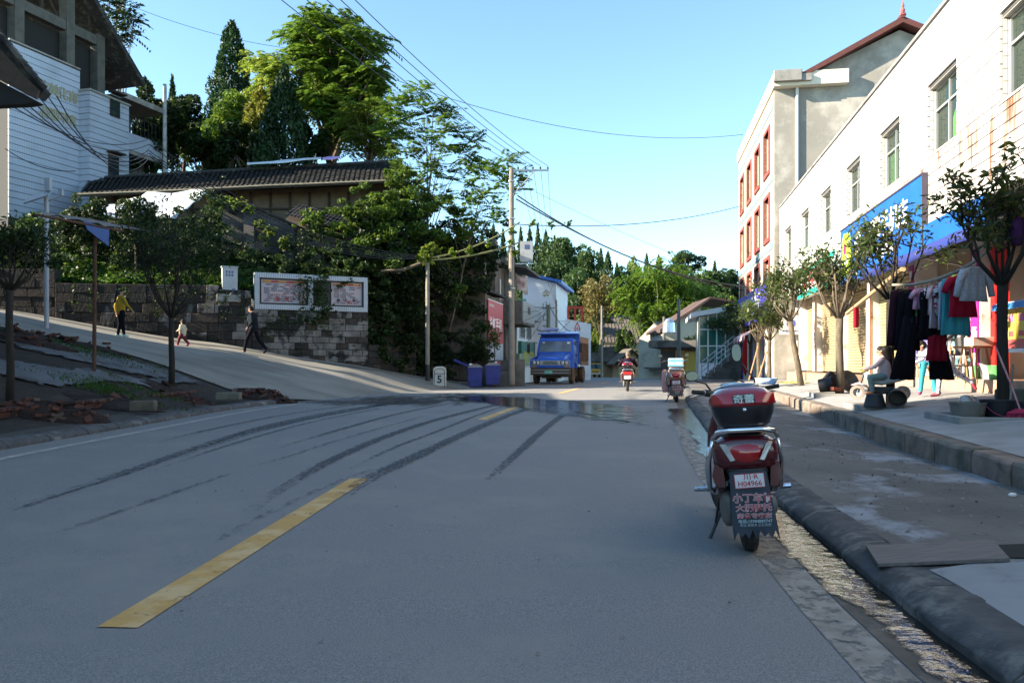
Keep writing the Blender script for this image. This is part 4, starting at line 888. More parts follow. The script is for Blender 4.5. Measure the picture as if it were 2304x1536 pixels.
MB().prism([(-11.5, 14.8, 6.5), (-22, 14.8, 6.5), (-22, 14.8, 8), (-17, 14.8, 10.8)], (0, .2, 0)).prism([(-14.4, 19.2, 6.5), (-22, 19.2, 6.5), (-22, 19.2, 8), (-17.6, 19.2, 10.8)], (0, -.2, 0)).build('gable', mudw, NH)
MB().box(-24, -17.6, 19.75, 24.6, 2.0, 8.5).build('shade_wing', mudw, NH); MB().box(-24.2, -17.4, 19.73, 24.8, 8.5, 8.7).build('shade_wing_roof', tile_d, NH)  # unseen wing added to cast shade over the side road
# unseen houses added behind and beside the camera, sized for the shade they cast
rowm = mat('rendered_house_wall', (.45, .42, .36), .85, (.38, .35, .3), 1)
def plain_house(x0, x1, y0, y1, z1, rz_, label):
    h = thing('unseen_house', label, 'house')
    MB().box(x0, x1, y0, y1, .2, z1).build('wall', rowm, h)
    ym = (y0+y1)/2; xm = (x0+x1)/2
    MB().prism([(x0-.6, y0-.5, z1-.1), (xm, y0-.5, rz_), (x1+.6, y0-.5, z1-.1), (x1+.6, y0-.5, z1+.1), (xm, y0-.5, rz_+.22), (x0-.6, y0-.5, z1+.1)], (0, y1-y0+1, 0)).build('roof', tile_d, h)
    MB().prism([(x0+.1, y0+.1, z1), (x1-.1, y0+.1, z1), (xm, y0+.1, rz_-.1)], (0, y1-y0-.2, 0)).build('gable', rowm, h)
    for k in range(int((y1-y0)/3)):
        for z in (1.6, 4.4):
            if z+1.6 < z1: f = MB().box(x1-.02, x1+.04, y0+.8+3*k, y0+2.2+3*k, z, z+1.5).build('window', alu, h); MB().box(x1+.041, x1+.05, y0+.9+3*k, y0+2.1+3*k, z+.1, z+1.4).build('pane', wglass, f)
plain_house(-18, -10.6, 9.15, 14.65, 7.5, 9.3, 'narrow rendered two storey house beside the three storey house on the left')
h_ = thing('unseen_house', 'three storey flat roofed street house left of the camera', 'house'); MB().box(-18, -10.6, -8, 9.0, .2, 11.7).build('wall', rowm, h_); MB().box(-18.2, -10.4, -8.2, 9.1, 11.7, 12.0).build('roof', concrete, h_)
for k in range(18): f = MB().box(-10.62, -10.55, -7+2.6*(k % 6), -5.5+2.6*(k % 6), 1.6+3.3*(k//6), 3.2+3.3*(k//6)).build('window', alu, h_); MB().box(-10.549, -10.54, -6.9+2.6*(k % 6), -5.6+2.6*(k % 6), 1.7+3.3*(k//6), 3.1+3.3*(k//6)).build('pane', wglass, f)
plain_house(-18, -10.6, -26, -8.5, 7.7, 9.8, 'long rendered street house far behind the camera on the left')
# ------------------------------------------------------------------ middle distance
def frame(name, label, cat, x, y, slope=0, **k): return thing(name, label, cat, (x, y, 0), -math.atan(slope), **k)
def pb(par, name, m_, *a, **k): return MB().box(*a).build(name, m_, par, **k)
rough_c = mat('stained_concrete', (.17, .155, .135), .92, (.10, .09, .08), 2.5, dirt=(.05, .045, .04), dscale=1.1, dlo=.5, dhi=.66, bump=.01, bscale=12)
redbrick = brickmat('old_red_brick', (.20, .09, .06), (.13, .06, .045), (.15, .13, .11), .24, .075, .012, .01, (R(90), 0, 0), dirt=(.06, .045, .035))
redbrick_s = brickmat('old_red_brick_side', (.20, .09, .06), (.13, .06, .045), (.15, .13, .11), .24, .075, .012, .01, (R(90), R(90), 0), dirt=(.06, .045, .035))
HA = frame('billboard_house', 'low soot stained concrete house with a red billboard on its street wall', 'house', -1.3, 38.2, .19)
pb(HA, 'front_wall', rough_c, -5.2, -.0, 0, .25, -.2, 3.4); MB().prism([(-5.2, 0, 3.4), (0, 0, 3.4), (0, 0, 4.75), (-1.0, 0, 4.95), (-5.2, 0, 3.8)], (0, .25, 0)).build('front_gable', rough_c, HA)
pb(HA, 'street_wall', rough_c, -.25, -.0, .26, 4.2, -.2, 4.7)
MB().prism([(-5.6, -.3, 3.7), (-1.0, -.3, 5.0), (.25, -.3, 4.8), (.25, -.3, 4.9), (-1.0, -.3, 5.12), (-5.6, -.3, 3.85)], (0, 4.8, 0)).build('roof', tile_d, HA)
bbd = frame('billboard', 'red billboard with white lettering above a white lower half on the concrete house', 'billboard', -1.3, 38.2, .19)
bred = mat('billboard_red', (.45, .02, .03), .5)
pb(bbd, 'red_panel', bred, .04, .09, .25, 3.9, 2.35, 4.45); pb(bbd, 'white_panel', mat('billboard_white', (.55, .58, .62), .5, (.35, .45, .6), 2), .04, .085, .25, 3.9, 1.0, 2.34)
pb(bbd, 'panel_edge', wht, .03, .1, .2, 3.95, 4.451, 4.49)
lrr = (R(90), 0, R(90))
text_mesh('长虹手机', .72, wht, parent=bbd, loc=(.095, 2.0, 3.25), rot=lrr, bold=.015, sx=1.1); text_mesh('CHANGHONG', .2, wht, parent=bbd, loc=(.095, .95, 4.2), rot=lrr); text_mesh('新生活', .34, mat('pale_pink_letter', (.6, .35, .35), .5), parent=bbd, loc=(.095, 2.4, 2.7), rot=lrr)
HBk = frame('brick_building', 'tall red brick building with concrete corner posts behind the billboard house', 'building', -.95, 42.6, .19)
pb(HBk, 'brick_wall', redbrick, -7, -.3, 0, .3, 0, 7.9); pb(HBk, 'corner_post', rough_c, -.3, .05, -.05, .4, 0, 8.3)
pb(HBk, 'side_wall', rough_c, -.3, 0, .4, 6.5, 0, 7.2); pb(HBk, 'corner_post', rough_c, -.28, .1, 2.6, 3.0, 0, 7.6)
MB().tube([(-.5, -.1, .5), (-.5, -.1, 8.0)], .06).tube([(.1, 1.0, .5), (.1, 1.0, 6.0)], .05).build('drain_pipe', mat('pvc_pipe', (.62, .62, .60), .5), HBk)
MB().prism([(-.2, 1.8, 7.0), (1.5, 1.8, 6.65), (1.5, 1.8, 6.78), (-.2, 1.8, 7.3)], (0, 5, 0)).build('eave', rough_c, HBk)
pb(HBk, 'balcony_slab', rough_c, .0, 1.2, 2.2, 6.4, 3.55, 3.7); pb(HBk, 'balcony_front', mat('balcony_panel', (.30, .31, .31), .7), 1.12, 1.2, 2.2, 6.4, 3.7, 4.9); pb(HBk, 'balcony_side', rough_c, .0, 1.12, 2.2, 2.3, 3.7, 4.9)
text_mesh('旅馆', .5, ink, parent=HBk, loc=(1.21, 4.2, 4.4), rot=lrr, bold=.01)
tag(cloth('hanging_cloth', [(.0+.2, 44.6, 6.4), (.9, 45.2, 6.3), (.9, 45.2, 5.3), (.3, 44.6, 5.5)], 4, mat('dark_red_cloth', (.12, .02, .02), .8, (.5, .5, .5), 2), 'white and dark cloth hanging under the eave beside the concrete pole', 'laundry', 2, .1), None)
fb = frame('small_flag_board', 'tattered white cloth notice with a dark mark fixed to the concrete pole', 'notice', .55, 34.2, 0)
pb(fb, 'cloth', mat('grey_white_cloth', (.42, .44, .44), .7, (.3, .32, .33), 3), -.2, .36, 0, .03, 5.75, 6.65); pb(fb, 'mark', mat('cabinet_window', (.06, .09, .2), .3), .0, .22, -.006, -.001, 6.3, 6.5); pb(fb, 'arm', steel, -.4, .4, .035, .06, 5.65, 5.69)
# white building with blue roof
pw = mat('white_painted_wall', (.80, .82, .84), .7, (.74, .76, .78), 1.2, dirt=(.62, .63, .62), dscale=.7, dlo=.6, dhi=.8)
WC = frame('white_house', 'white painted building with a blue metal roof edge behind the blue truck', 'building', -1.0, 50, .19)
MB().prism([(.65, 6, 0), (3.05, 6, 0), (3.05, 6, 7.0), (.65, 6, 7.6)], (0, 7, 0)).build('main_block', pw, WC)
blue_r = mat('blue_metal_roof', (.04, .16, .55), .4)
MB().prism([(.5, 5.6, 7.68), (3.5, 5.6, 6.95), (3.5, 5.6, 7.15), (.5, 5.6, 7.88)], (0, 8, 0)).build('roof', blue_r, WC)
pb(WC, 'street_wing', pw, -2, 1.35, 0, 5.99, 0, 5.0); pb(WC, 'balcony', mat('balcony_panel', (.30, .31, .31), .7), 1.36, 2.05, 1, 5.5, 4.2, 4.95)
for y in (.8, 3.4): 
    f = MB().box(1.351, 1.4, y, y+2.0, 2.95, 3.95).build('window', alu, WC); MB().box(1.401, 1.41, y+.1, y+1.9, 3.03, 3.87).build('pane', wglass, f)
pb(WC, 'window_side', mat('green_glass_w', (.1, .35, .25), .3), .4, .9, 5.95, 5.99, 5.05, 5.9)
MB().box(1.36, 1.58, .3, 5.6, 1.95, 2.75).build('sign_board', mat('dark_green_sign', (.01, .12, .09), .5), WC); MB().box(1.38, 1.55, -.2, 5.6, 1.2, 1.94).build('sign_board', mat('grey_green_sign', (.25, .33, .22), .5), WC)
text_mesh('住宿餐饮', .8, mat('yellow_letter', (.55, .50, .03), .5), parent=WC, loc=(1.59, 3.0, 1.7), rot=lrr, bold=.01, sx=1.3)
for i, c_ in enumerate('金山仁和医院'): text_mesh(c_, .62, gold, parent=WC, loc=(2.35, 5.98, 6.2-i*.83), rot=(R(90), 0, 0), bold=.008)
MB().tube([(0.7, 5.97, 5.6), (1.5, 5.95, 5.3), (3.0, 5.97, 5.25)], .02, 5).build('wall_cable', black, WC)
WD = frame('clinic_wall', 'white clinic wall with a red diamond cross sign behind the dump truck bed', 'building', 3.55, 60.5, .05)
MB().prism([(0, 0, 0), (2.55, 0, 0), (2.55, 0, 4.35), (0, 0, 4.9)], (0, 6, 0)).build('wall', pw, WD)
pb(WD, 'window', wglass, 2.05, 2.35, -.02, .01, 1.7, 2.5)
redf = mat('red_steel_frame', (.50, .02, .015), .45)
MB().prism([(1.5, -.02, 3.42), (1.74, -.02, 4.0), (1.5, -.02, 4.55), (1.26, -.02, 4.0)], (0, .015, 0)).build('diamond_sign', redf, WD)
MB().prism([(1.5, -.03, 3.60), (1.66, -.03, 4.0), (1.5, -.03, 4.37), (1.34, -.03, 4.0)], (0, .008, 0)).build('diamond_sign', pw, WD)
MB().box(1.46, 1.54, -.04, -.032, 3.82, 4.18).box(1.40, 1.60, -.045, -.041, 3.95, 4.05).build('cross', mat('pale_red', (.6, .2, .2), .5), WD)
fr_ = MB()
for x in (.3, .75, 1.3, 1.85): fr_.box(x, x+.16, 1.5, 1.66, 4.4, 5.75 if x > .5 else 5.9)
fr_.box(.3, 2.0, 1.48, 1.68, 5.66, 5.82).box(.3, .46, 1.6, 5.0, 5.66, 5.8).box(1.85, 2.01, 1.6, 5.0, 5.5, 5.64)
fr_.build('steel_frame', redf, WD)
# kerb-side block, steps, bins
pl = frame('concrete_platform', 'low grey concrete block wall beside the steps left of the blue truck', 'wall', 0, 0)
pb(pl, 'block', mat('sooty_block', (.09, .088, .085), .9, (.06, .06, .058), 2), -1.4, .56, 34.6, 36.2, .1, 1.45); pb(pl, 'end_face', rough_c, .1, .57, 34.55, 34.6, .1, 1.48)
for k in range(3): pb(pl, 'step', rough_c, -.9+.2*k, .1, 34.0+.18*k, 34.55, .15, .95-.22*k, bevel=.02)
pb(pl, 'ledge', rough_c, -4.2, -1.3, 33.4, 33.9, .2, .52, bevel=.04)
bins = []
binb = mat('blue_bin_plastic', (.02, .03, .22), .5, (.015, .02, .13), 3)
def bin_(x, y, w, label):
    t = thing('rubbish_bin', label, 'bin', (x, y, HL(x, y) if x < -1 else .36)); h = .86
    MB().loft([[(-w/2*k, -.3*k, z), (w/2*k, -.3*k, z), (w/2*k, .3*k, z), (-w/2*k, .3*k, z)] for k, z in ((.86, .05), (.9, .3), (.93, .31), (1, h-.05), (1.05, h-.05), (1.05, h))]).build('body', binb, t, bevel=.02)
    MB().loft([[(-w/2*.99, -.29, h+.002), (w/2*.99, -.29, h+.002), (w/2*.99, .29, h+.002), (-w/2*.99, .29, h+.002)], [(-w/2*.5, -.1, h+.12), (w/2*.6, -.1, h+.10), (w/2*.5, .1, h+.12), (-w/2*.6, .1, h+.08)]]).build('rubbish', mat('rubbish', (.35, .33, .3), .8, (.12, .08, .07), 14), t)
    for sx_ in (-1, 1): MB().cyl((sx_*w*.38, -.2, .06), (sx_*w*.38+.03, -.2, .06), .06).build('wheel', rubber, t)
    return t
b1 = bin_(-1.55, 33.0, .62, 'left one of the overfull blue rubbish bins below the red billboard'); b2 = bin_(-.8, 33.1, .66, 'right hand overfull blue bin next to the concrete steps')
MB().prism([(-.32, .3, .88), (-.95, .1, 1.15), (-.9, .55, 1.2), (-.3, .36, .92)], (0, .03, .03)).build('lid', binb, b1)
for k in range(5): MB().ball((-.2+.11*k, -.05+.05*(k % 2), .98), (.08, .07, .05), 5).build('litter', [wht, mat('litter_red', (.4, .05, .05), .6), rough_c][k % 3], b1 if k < 3 else b2)
# kilometre stone
km = thing('kilometre_marker', 'white rounded roadside kilometre stone with a black number 5', 'road marker', (P(989, 850, 31.5).x, 31.5, .38))
kmw = mat('marker_white', (.55, .54, .5), .7, (.4, .39, .36), 4)
def arch(w, h, r): 
    pts = [(-w/2, 0), (w/2, 0)]
    for k in range(7): a_ = math.pi/2*k/6; pts.append((w/2-r+r*math.cos(a_), h-r+r*math.sin(a_)))
    for k in range(7): a_ = math.pi/2+math.pi/2*k/6; pts.append((-w/2+r+r*math.cos(a_), h-r+r*math.sin(a_)))
    return pts
MB().prism([(x, 0, z) for x, z in arch(.52, .80, .16)], (0, .16, 0)).build('stone', kmw, km, bevel=.01)
ri = [(x, -.004, z) for x, z in arch(.42, .70, .12)]; MB().tube([*ri[1:], ri[0], ri[1]], .012, 4).tube([(-.2, -.004, .5), (.2, -.004, .5)], .012, 4).build('border', black, km)
text_mesh('5', .42, black, parent=km, loc=(0, -.006, .27), bold=.012)
# ------------------------------------------------------------------ far right: glazed pavilion, stairs, small houses
sun_plaster = mat('old_pale_plaster', (.52, .49, .38), .9, (.42, .39, .30), .8, dirt=(.26, .24, .19), dscale=.8, dlo=.5, dhi=.75)
tile_f = mat('far_clay_tile', (.13, .105, .085), .9, (.07, .06, .05), 1.5)
def simple(name, label, px0, px1, Y, ytop, depth, m_, roof=None, rise=1.0, over=.4, zb_=None, cat='house', rz=0, **k):
    x0, x1 = P(px0, 0, Y).x, P(px1, 0, Y).x; z1 = P(0, ytop, Y).z; z0 = zb_ if zb_ is not None else zg(Y)-.3
    t = thing(name, label, cat, ((x0+x1)/2, Y, z0), R(rz)); w = (x1-x0)/2; h = z1-z0
    pb(t, 'wall', m_, -w, w, 0, depth, 0, h)
    if roof == 'x':   # ridge along x, slope faces camera
        MB().prism([(-w-over, -over, h-.15), (-w-over, depth/2, h+rise), (-w-over, depth+over, h-.15), (-w-over, depth+over, h), (-w-over, depth/2, h+rise+.15), (-w-over, -over, h)], (2*w+2*over, 0, 0)).build('roof', tile_f, t)
        MB().prism([(-w+.05, .05, h), (-w+.05, depth/2, h+rise-.1), (-w+.05, depth-.05, h)], (2*w-.1, 0, 0)).build('gable', m_, t)
        mb_ = MB(); n_ = int(2*w/.45)
        for q in range(n_): x = -w-over+(2*w+2*over)*(q+.5)/n_; mb_.tube([(x, -over, h+.02), (x, depth/2, h+rise+.16)], .07, 5)
        mb_.build('tile_rib', tile_f, t)['kind'] = 'stuff'
    if roof == 'y':
        MB().prism([(-w-over, -over, h-.15), (0, -over, h+rise), (w+over, -over, h-.15), (w+over, -over, h), (0, -over, h+rise+.15), (-w-over, -over, h)], (0, depth+2*over, 0)).build('roof', tile_f, t)
        MB().prism([(-w+.05, .05, h), (0, .05, h+rise-.1), (w-.05, .05, h)], (0, depth-.1, 0)).build('gable', m_, t)
    if roof == 'flat': pb(t, 'roof', rough_c, -w-over, w+over, -over, depth+over, h+.002, h+.3)
    t['hw'] = w; t['hh'] = h; return t
pv = simple('glazed_pavilion', 'green glazed upper room under a white roof edge left of the four storey block', 1573, 1690, 52, 705, 3, sun_plaster, cat='building', rz=-10)
w, h = pv['hw'], pv['hh']
gg = mat('green_glazing', (.02, .14, .10), .08, spec=.8)
pb(pv, 'glazing', gg, -w+.05, w, -.03, -.002, 1.5, h-.2)
MB().prism([(-w-.5, -.4, h-.25), (w, -.4, h+.35), (w, -.4, h+.75), (-w-.5, -.4, h+.05)], (0, 8, 0)).build('roof', mat('white_eave', (.68, .70, .72), .5), pv)
for k in range(7): x = -w+.06+(2*w-.1)*k/6; pb(pv, 'mullion', wht, x-.04, x+.04, -.08, -.031, 1.5, h)
for z in (h-1.1, 2.6): pb(pv, 'transom', wht, -w+.05, w, -.075, -.032, z, z+.07)
pb(pv, 'white_wall', pw, -w, w, -.02, -.002, -.5, 1.49)
stair = thing('outside_stair', 'outside stair with grey metal handrails below the glazed pavilion', 'stairs', (0, 0, 0))
s0 = P(1592, 850, 46); s1 = P(1668, 800, 46); s1.z += .3
for k in range(9):
    a = s0.lerp(s1, k/9); pb(stair, 'step', rough_c, a.x, a.x+(s1.x-s0.x)/9+.02, 46, 47.4, .1, a.z+.1)
for y in (45.95, 47.4):
    for dz in (.35, .65, .95): MB().tube([s0+Vector((0, y-46, dz)), s1+Vector((0, y-46, dz))], .03, 6).build('handrail', steel, stair)
    for k in range(6): a = s0.lerp(s1, k/5); MB().tube([a+Vector((0, y-46, 0)), a+Vector((0, y-46, .95))], .03, 6).build('post', steel, stair)
h1 = simple('small_concrete_house', 'pale plastered house with a tall blank gable at the bend of the road', 1434, 1497, 78, 775, 9, sun_plaster, rz=-35)
w, h = h1['hw'], h1['hh']; MB().prism([(-w, 0, h), (w, 0, h), (w, 0, h+.9), (.2*w, 0, h+2.1), (-w, 0, h+.55)], (0, 9, 0)).build('gable', sun_plaster, h1)
MB().prism([(.2*w, -.2, h+2.12), (w+.5, -.2, h+.75), (w+.5, -.2, h+.95), (.2*w, -.2, h+2.3)], (0, 9, 0)).build('roof', tile_f, h1)
pb(h1, 'canopy', rough_c, -w*.2, w+.6, -1.2, 0, h*.35, h*.35+.15)
h2 = simple('flat_roofed_shop', 'old shop with projecting concrete canopy and yellow front at the far pavement', 1487, 1580, 64, 782, 8, mat('brownish_shop_front', (.22, .12, .07), .8, (.12, .07, .05), 2), cat='shop', rz=-16)
w, h = h2['hw'], h2['hh']; pb(h2, 'canopy', rough_c, -w-.8, w+.3, -1.8, 8, h+.002, h+.55)
pb(h2, 'yellow_door', mat('yellow_board', (.62, .42, .08), .6), .3, 1.5, -.05, -.002, .2, 2.6); pb(h2, 'orange_panel', mat('orange_board', (.60, .28, .08), .6), -.5, .25, -.05, -.002, .8, 2.7)
pb(h2, 'dark_door', dark_in, -w+.1, -.7, -.05, -.002, .2, 2.6)
h3 = thing('shed_roof_house', 'rendered house with a sagging brown roof rising to a red ridge behind the shop canopy', 'house', (0, 0, 0))
a = P(1490, 745, 68); b = P(1577, 690, 68); c = P(1577, 780, 68); d = P(1490, 780, 68)
MB().prism([d, c, b, a], (0, 6, 0)).build('wall', sun_plaster, h3)
MB().prism([P(1485, 748, 67.5), P(1560, 700, 67.5), P(1600, 672, 67.5), P(1652, 680, 67.5), P(1652, 676, 67.5), P(1600, 667, 67.5), P(1560, 694, 67.5), P(1485, 741, 67.5)], (0, 7, 0)).build('roof', mat('brown_roof', (.055, .042, .036), .9, (.11, .055, .045), 1.5), h3)
MB().lathe([(.5, 0), (.55, .1), (.5, .9), (.3, 1.2), (.05, 1.3)], 12, Matrix.Translation(P(1505, 750, 66))).build('water_tank', mat('tank_steel', (.5, .55, .6), .25, metal=.7), h3)
MB().tube([P(1494, 775, 66), P(1494, 712, 66)], .12).build('vent_post', rough_c, h3)
f1 = simple('tiled_farmhouse', 'far farmhouse with a wide grey tiled roof in front of the bamboo', 1352, 1450, 118, 770, 9, sun_plaster, 'x', 2.9)
w, h = f1['hw'], f1['hh']
for x in (-.55, .1, .55): f = pb(f1, 'window', dark_in, x*w, x*w+1.1, -.03, .01, h*.55, h*.78)
f2 = simple('tiled_farmhouse', 'second far farmhouse higher behind with dark eaves under the brown tree', 1360, 1432, 128, 738, 8, rough_c, 'x', 2.2)
f3 = simple('roadside_tiled_house', 'low tan house with a big brown tiled roof behind the yellow truck', 1325, 1392, 112, 812, 8, mat('tan_wall', (.42, .28, .14), .9, (.3, .2, .1), 1), 'x', 2.2, .8)
f4 = simple('roadside_tiled_house', 'low tiled house with a pale round patch on its wall right of the rider', 1392, 1448, 104, 818, 7, mat('tan_wall', (.42, .28, .14), .9, (.3, .2, .1), 1), 'y', 1.9, .8)
f5 = simple('white_gable_house', 'narrow white washed house end left of the grey farmhouse', 1338, 1353, 120, 735, 6, pw)
# ------------------------------------------------------------------ poles and wires
pole_m = mat('pole_concrete', (.25, .22, .18), .85, (.18, .16, .13), 3, bump=.003)
def pole(name, label, x, y, z0, z1, r0=.15, r1=.11, m_=pole_m, cat='utility pole'):
    t = thing(name, label, cat, (x, y, z0)); MB().tube([(0, 0, 0), (0, 0, z1-z0)], [r0, r1], 12).build('shaft', m_, t, smooth=False); return t
pA = pole('utility_pole', 'tall concrete power pole with a long crossarm beside the red billboard', P(1151, 0, 33.6).x, 33.6, .4, P(0, 378, 33.6).z, .14, .10)
zA = P(0, 378, 33.6).z-.4; xA = pA.location.x
MB().box(-.1, 1.6, -.06, .02, zA-.14, zA-.07).build('crossarm', steel, pA)
MB().tube([(.05, -.05, zA-1.15), (1.0, -.03, zA-.14)], .025, 6).build('brace', steel, pA)
ins = mat('insulator', (.05, .03, .03), .3)
for x in (.28, .6, .92, 1.24, 1.56): MB().lathe([(.02, 0), (.045, .02), (.02, .05), (.05, .07), (.02, .11)], 10, Matrix.Translation((x, -.02, zA-.07))).build('insulator', ins, pA)
for z in (zA-.6, zA-2.2, zA-3.4, zA-5.2): MB().lathe([(.15, 0), (.15, .05)], 12, Matrix.Translation((0, 0, z)), cap=False).build('band', steel, pA)
pB = pole('utility_pole', 'short slim pole at the foot of the vines behind the kilometre stone', P(962, 0, 32.2).x, 32.2, .35, P(0, 588, 32.2).z, .09, .08)
MB().tube([(0, 0, 0), (0, 0, .9)], [.1, .1], 12).build('black_base', black, pB)
MB().tube([(-1.9, -.1, 4.75), (-1.0, -.1, 4.8), (-.2, -.1, 5.1)], [.05, .07, .06], 7).build('dead_branch', greybark, pB)
pC = pole('utility_pole', 'green and grey short pole against the white building behind the truck', P(1234, 0, 48).x, 48, .1, P(0, 686, 48).z, .14, .12, mat('green_grey_pole', (.16, .20, .16), .8))
pD = pole('utility_pole', 'slim steel pole with small crossarm at the edge of the white building', P(1253, 0, 54).x, 54, 0, P(0, 675, 54).z, .12, .10, steel)
MB().box(0, 1.5, -.04, .04, 4.2, 4.26).tube([(.05, 0, 3.4), (.9, 0, 4.2)], .02, 5).build('crossarm', steel, pD)
pE = pole('utility_pole', 'dark steel pole in front of the flat roofed shop on the far right pavement', P(1527, 0, 56).x, 56, 0, P(0, 672, 56).z, .16, .11, mat('dark_pole', (.10, .12, .12), .6))
pF = pole('utility_pole', 'far thin pole beside the brown tree behind the yellow truck', P(1354, 0, 100).x, 100, -.5, P(0, 688, 100).z, .17, .12)
pG = pole('utility_pole', 'concrete pole standing among the dark trees on the hill at left', P(371, 0, 44).x, 44, 7.5, P(0, 190, 44).z, .13, .1, mat('pale_pole', (.42, .42, .42), .8, (.25, .25, .24), 5))
pH = thing('antenna_mast', 'thin lattice antenna mast behind the roof of the hillside building', 'antenna', P(285, 190, 62)); zt5 = P(0, -20, 62).z-pH.location.z
for dx, dy in ((0, 0), (.9, .3), (.3, .9)): MB().tube([(dx-1.4, dy, -4), (dx-1.4, dy, zt5)], .05, 5).build('mast_leg', steel, pH)
for k in range(9): z = -1+zt5*k/9; MB().tube([(-1.4, 0, z), (-.5, .3, z+.5), (-1.1, .9, z+1.0), (-1.4, 0, z+1.5)], .025, 4).build('mast_lacing', steel, pH)
MB().box(-.75, -.2, -.1, .3, zt5-1.7, zt5-.8).build('antenna_box', cabm, pH, bevel=.03)
wire_m = mat('cable_black', (.02, .02, .025), .6)
def wire(a, b, sag, label, r=.012, n=14, m_=wire_m, group=None, name='overhead_cable'):
    a = Vector(a); b = Vector(b); pts = [a.lerp(b, k/n)-Vector((0, 0, sag*4*(k/n)*(1-k/n))) for k in range(n+1)]
    o = MB().tube(pts, r, 5).build(name, m_); return tag(o, label, 'cable', group)
# power lines from the crossarm back over the road, towards the camera's left
for k, (px, py, x) in enumerate([(595, -30, .28), (655, -30, .6), (713, -20, .92), (745, -20, 1.24), (778, -20, 1.56)]):
    wire((xA+x, 33.58, zA+.48), P(px, py, 15.5), .25, ['lowest power line', 'second power line', 'middle power line', 'fourth power line', 'outermost power line'][k]+' from the crossarm towards the upper left', .010, group='power lines on the crossarm')
    wire((xA+x, 33.58, zA+.48), P(1252, 690-k*3, 54), .5, ['first', 'second', 'third', 'fourth', 'fifth'][k]+' thin line hanging down from the crossarm to the pole by the white building', .008, group='lines beyond the crossarm')
wire(P(280, 8, 40), P(640, 108, 44), .3, 'single cable from the antenna mast behind the feathery tree'); wire(P(850, 165, 36), P(1672, 303, 47), 1.2, 'long thin cable crossing the sky to the four storey block', .014, 24)
wire((xA+.25, 33.6, P(0, 440, 33.6).z), P(1740, 650, 33.5), .9, 'upper thick cable from the tall pole down to the shop row', .03, 24); wire((xA+.2, 33.6, P(0, 448, 33.6).z), P(1690, 655, 46), .7, 'lower thick cable from the tall pole to the four storey block', .03, 24)
wire((xA, 33.5, P(0, 505, 33.6).z), P(1672, 462, 46.5), .5, 'dark cable from the vine wrapped pole to the four storey block', .02, 24)
wire(P(1205, 432, 33.6), P(1700, 640, 40), .2, 'faint straight line beside the thick cables', .008)
wire(P(1170, 500, 33.6), P(968, 580, 32.2), .25, 'upper vine covered cable between the two poles', .03, m_=mat('vine_cable', (.22, .22, .08), .8)); wire(P(1170, 545, 33.6), P(968, 585, 32.2), .15, 'lower vine covered cable between the two poles', .035, m_=mat('vine_cable', (.22, .22, .08), .8))
names_ = ['topmost', 'second', 'third', 'fourth', 'fifth', 'sixth', 'lowest']
for k in range(7):
    b_ = P(955, 575+k*1.5, 32.2); a_ = P(20+18*k, 235-k*3, 15.5+.2*k); m1 = P(335, 345+[-32, -20, -6, 0, 6, -10, 12][k], 27)
    wire(a_, m1, .45+.08*k, names_[k]+' sagging cable of the bundle from the timber eave to the hill', .013, group='cable bundle under the eave')
    if k < 5: wire(m1, b_, .9+.05*k, names_[k]+' cable of the bundle along the old house to the short pole', .016, 20, group='cable bundle past the old house')
wire(P(12, 335, 34), P(170, 385, 35.5), .3, 'short cable across the lower tiles of the hillside building', .02)
for k in range(4): wire(P(1235, 690, 47.9), P(1160+8*k, 700+k*24, 42), .15, ['first', 'second', 'third', 'fourth'][k]+' drop cable from the green grey pole towards the brick building', .015, group='drop cables')
wire(P(1238, 692, 47.9), P(1300, 750, 46), .4, 'cable from the green grey pole down behind the truck', .02)
# ------------------------------------------------------------------ vegetation
rng = np.random.default_rng(7)
def unit(v): return v/np.maximum(np.linalg.norm(v, axis=1, keepdims=True), 1e-9)
def leaf_quads(cen, size, up=.5, asp=.42, fold=.15, tang=None, rg=rng, szvar=.35):
    n = len(cen); nrm = rg.normal(size=(n, 3)); nrm[:, 2] += up*2; nrm = unit(nrm)
    t = rg.normal(size=(n, 3)) if tang is None else tang+rg.normal(size=(n, 3))*.35
    t = unit(t-nrm*np.sum(t*nrm, 1, keepdims=True)); b = np.cross(nrm, t)
    s = (size*(1+szvar*rg.uniform(-1, 1, (n, 1)))); h = s*asp/2
    V = np.stack([cen-t*s/2, cen+b*h+nrm*s*fold*.5+t*s*.05, cen+t*s/2, cen-b*h+nrm*s*fold*.5+t*s*.05], 1)
    return V.reshape(-1, 3)
def quads(n): return np.arange(n*4).reshape(-1, 4)
def cloud(clumps, n, shell=.5, rg=rng):
    """points in ellipsoid clumps; clumps: array (k,6) centre + radii"""
    cl = np.asarray(clumps, float); vol = (cl[:, 3]*cl[:, 4]*cl[:, 5])**(2/3); k = rg.choice(len(cl), n, p=vol/vol.sum())
    d = unit(rg.normal(size=(n, 3))); r = rg.uniform(0, 1, (n, 1))**(1/3); r = r*(1-shell)+shell*(1-.25*rg.uniform(0, 1, (n, 1))**2)*(r > 0)
    return cl[k, :3]+d*r*cl[k, 3:6]
def crown_clumps(c, R3, k, rmin=.22, rmax=.42, rg=rng, shell=.55, low=-1.0):
    out = []
    while len(out) < k:
        d = rg.normal(size=3); d /= np.linalg.norm(d)
        if d[2] < low: continue
        r = shell+(1-shell)*rg.uniform(0, 1)-.1; s = rg.uniform(rmin, rmax)
        out.append([c[0]+d[0]*R3[0]*r, c[1]+d[1]*R3[1]*r, c[2]+d[2]*R3[2]*r, R3[0]*s, R3[1]*s, R3[2]*s*.8])
    return np.array(out)
def leaf_obj(name, V, m_, parent=None): return np_mesh(name, V, quads(len(V)//4), m_, parent)
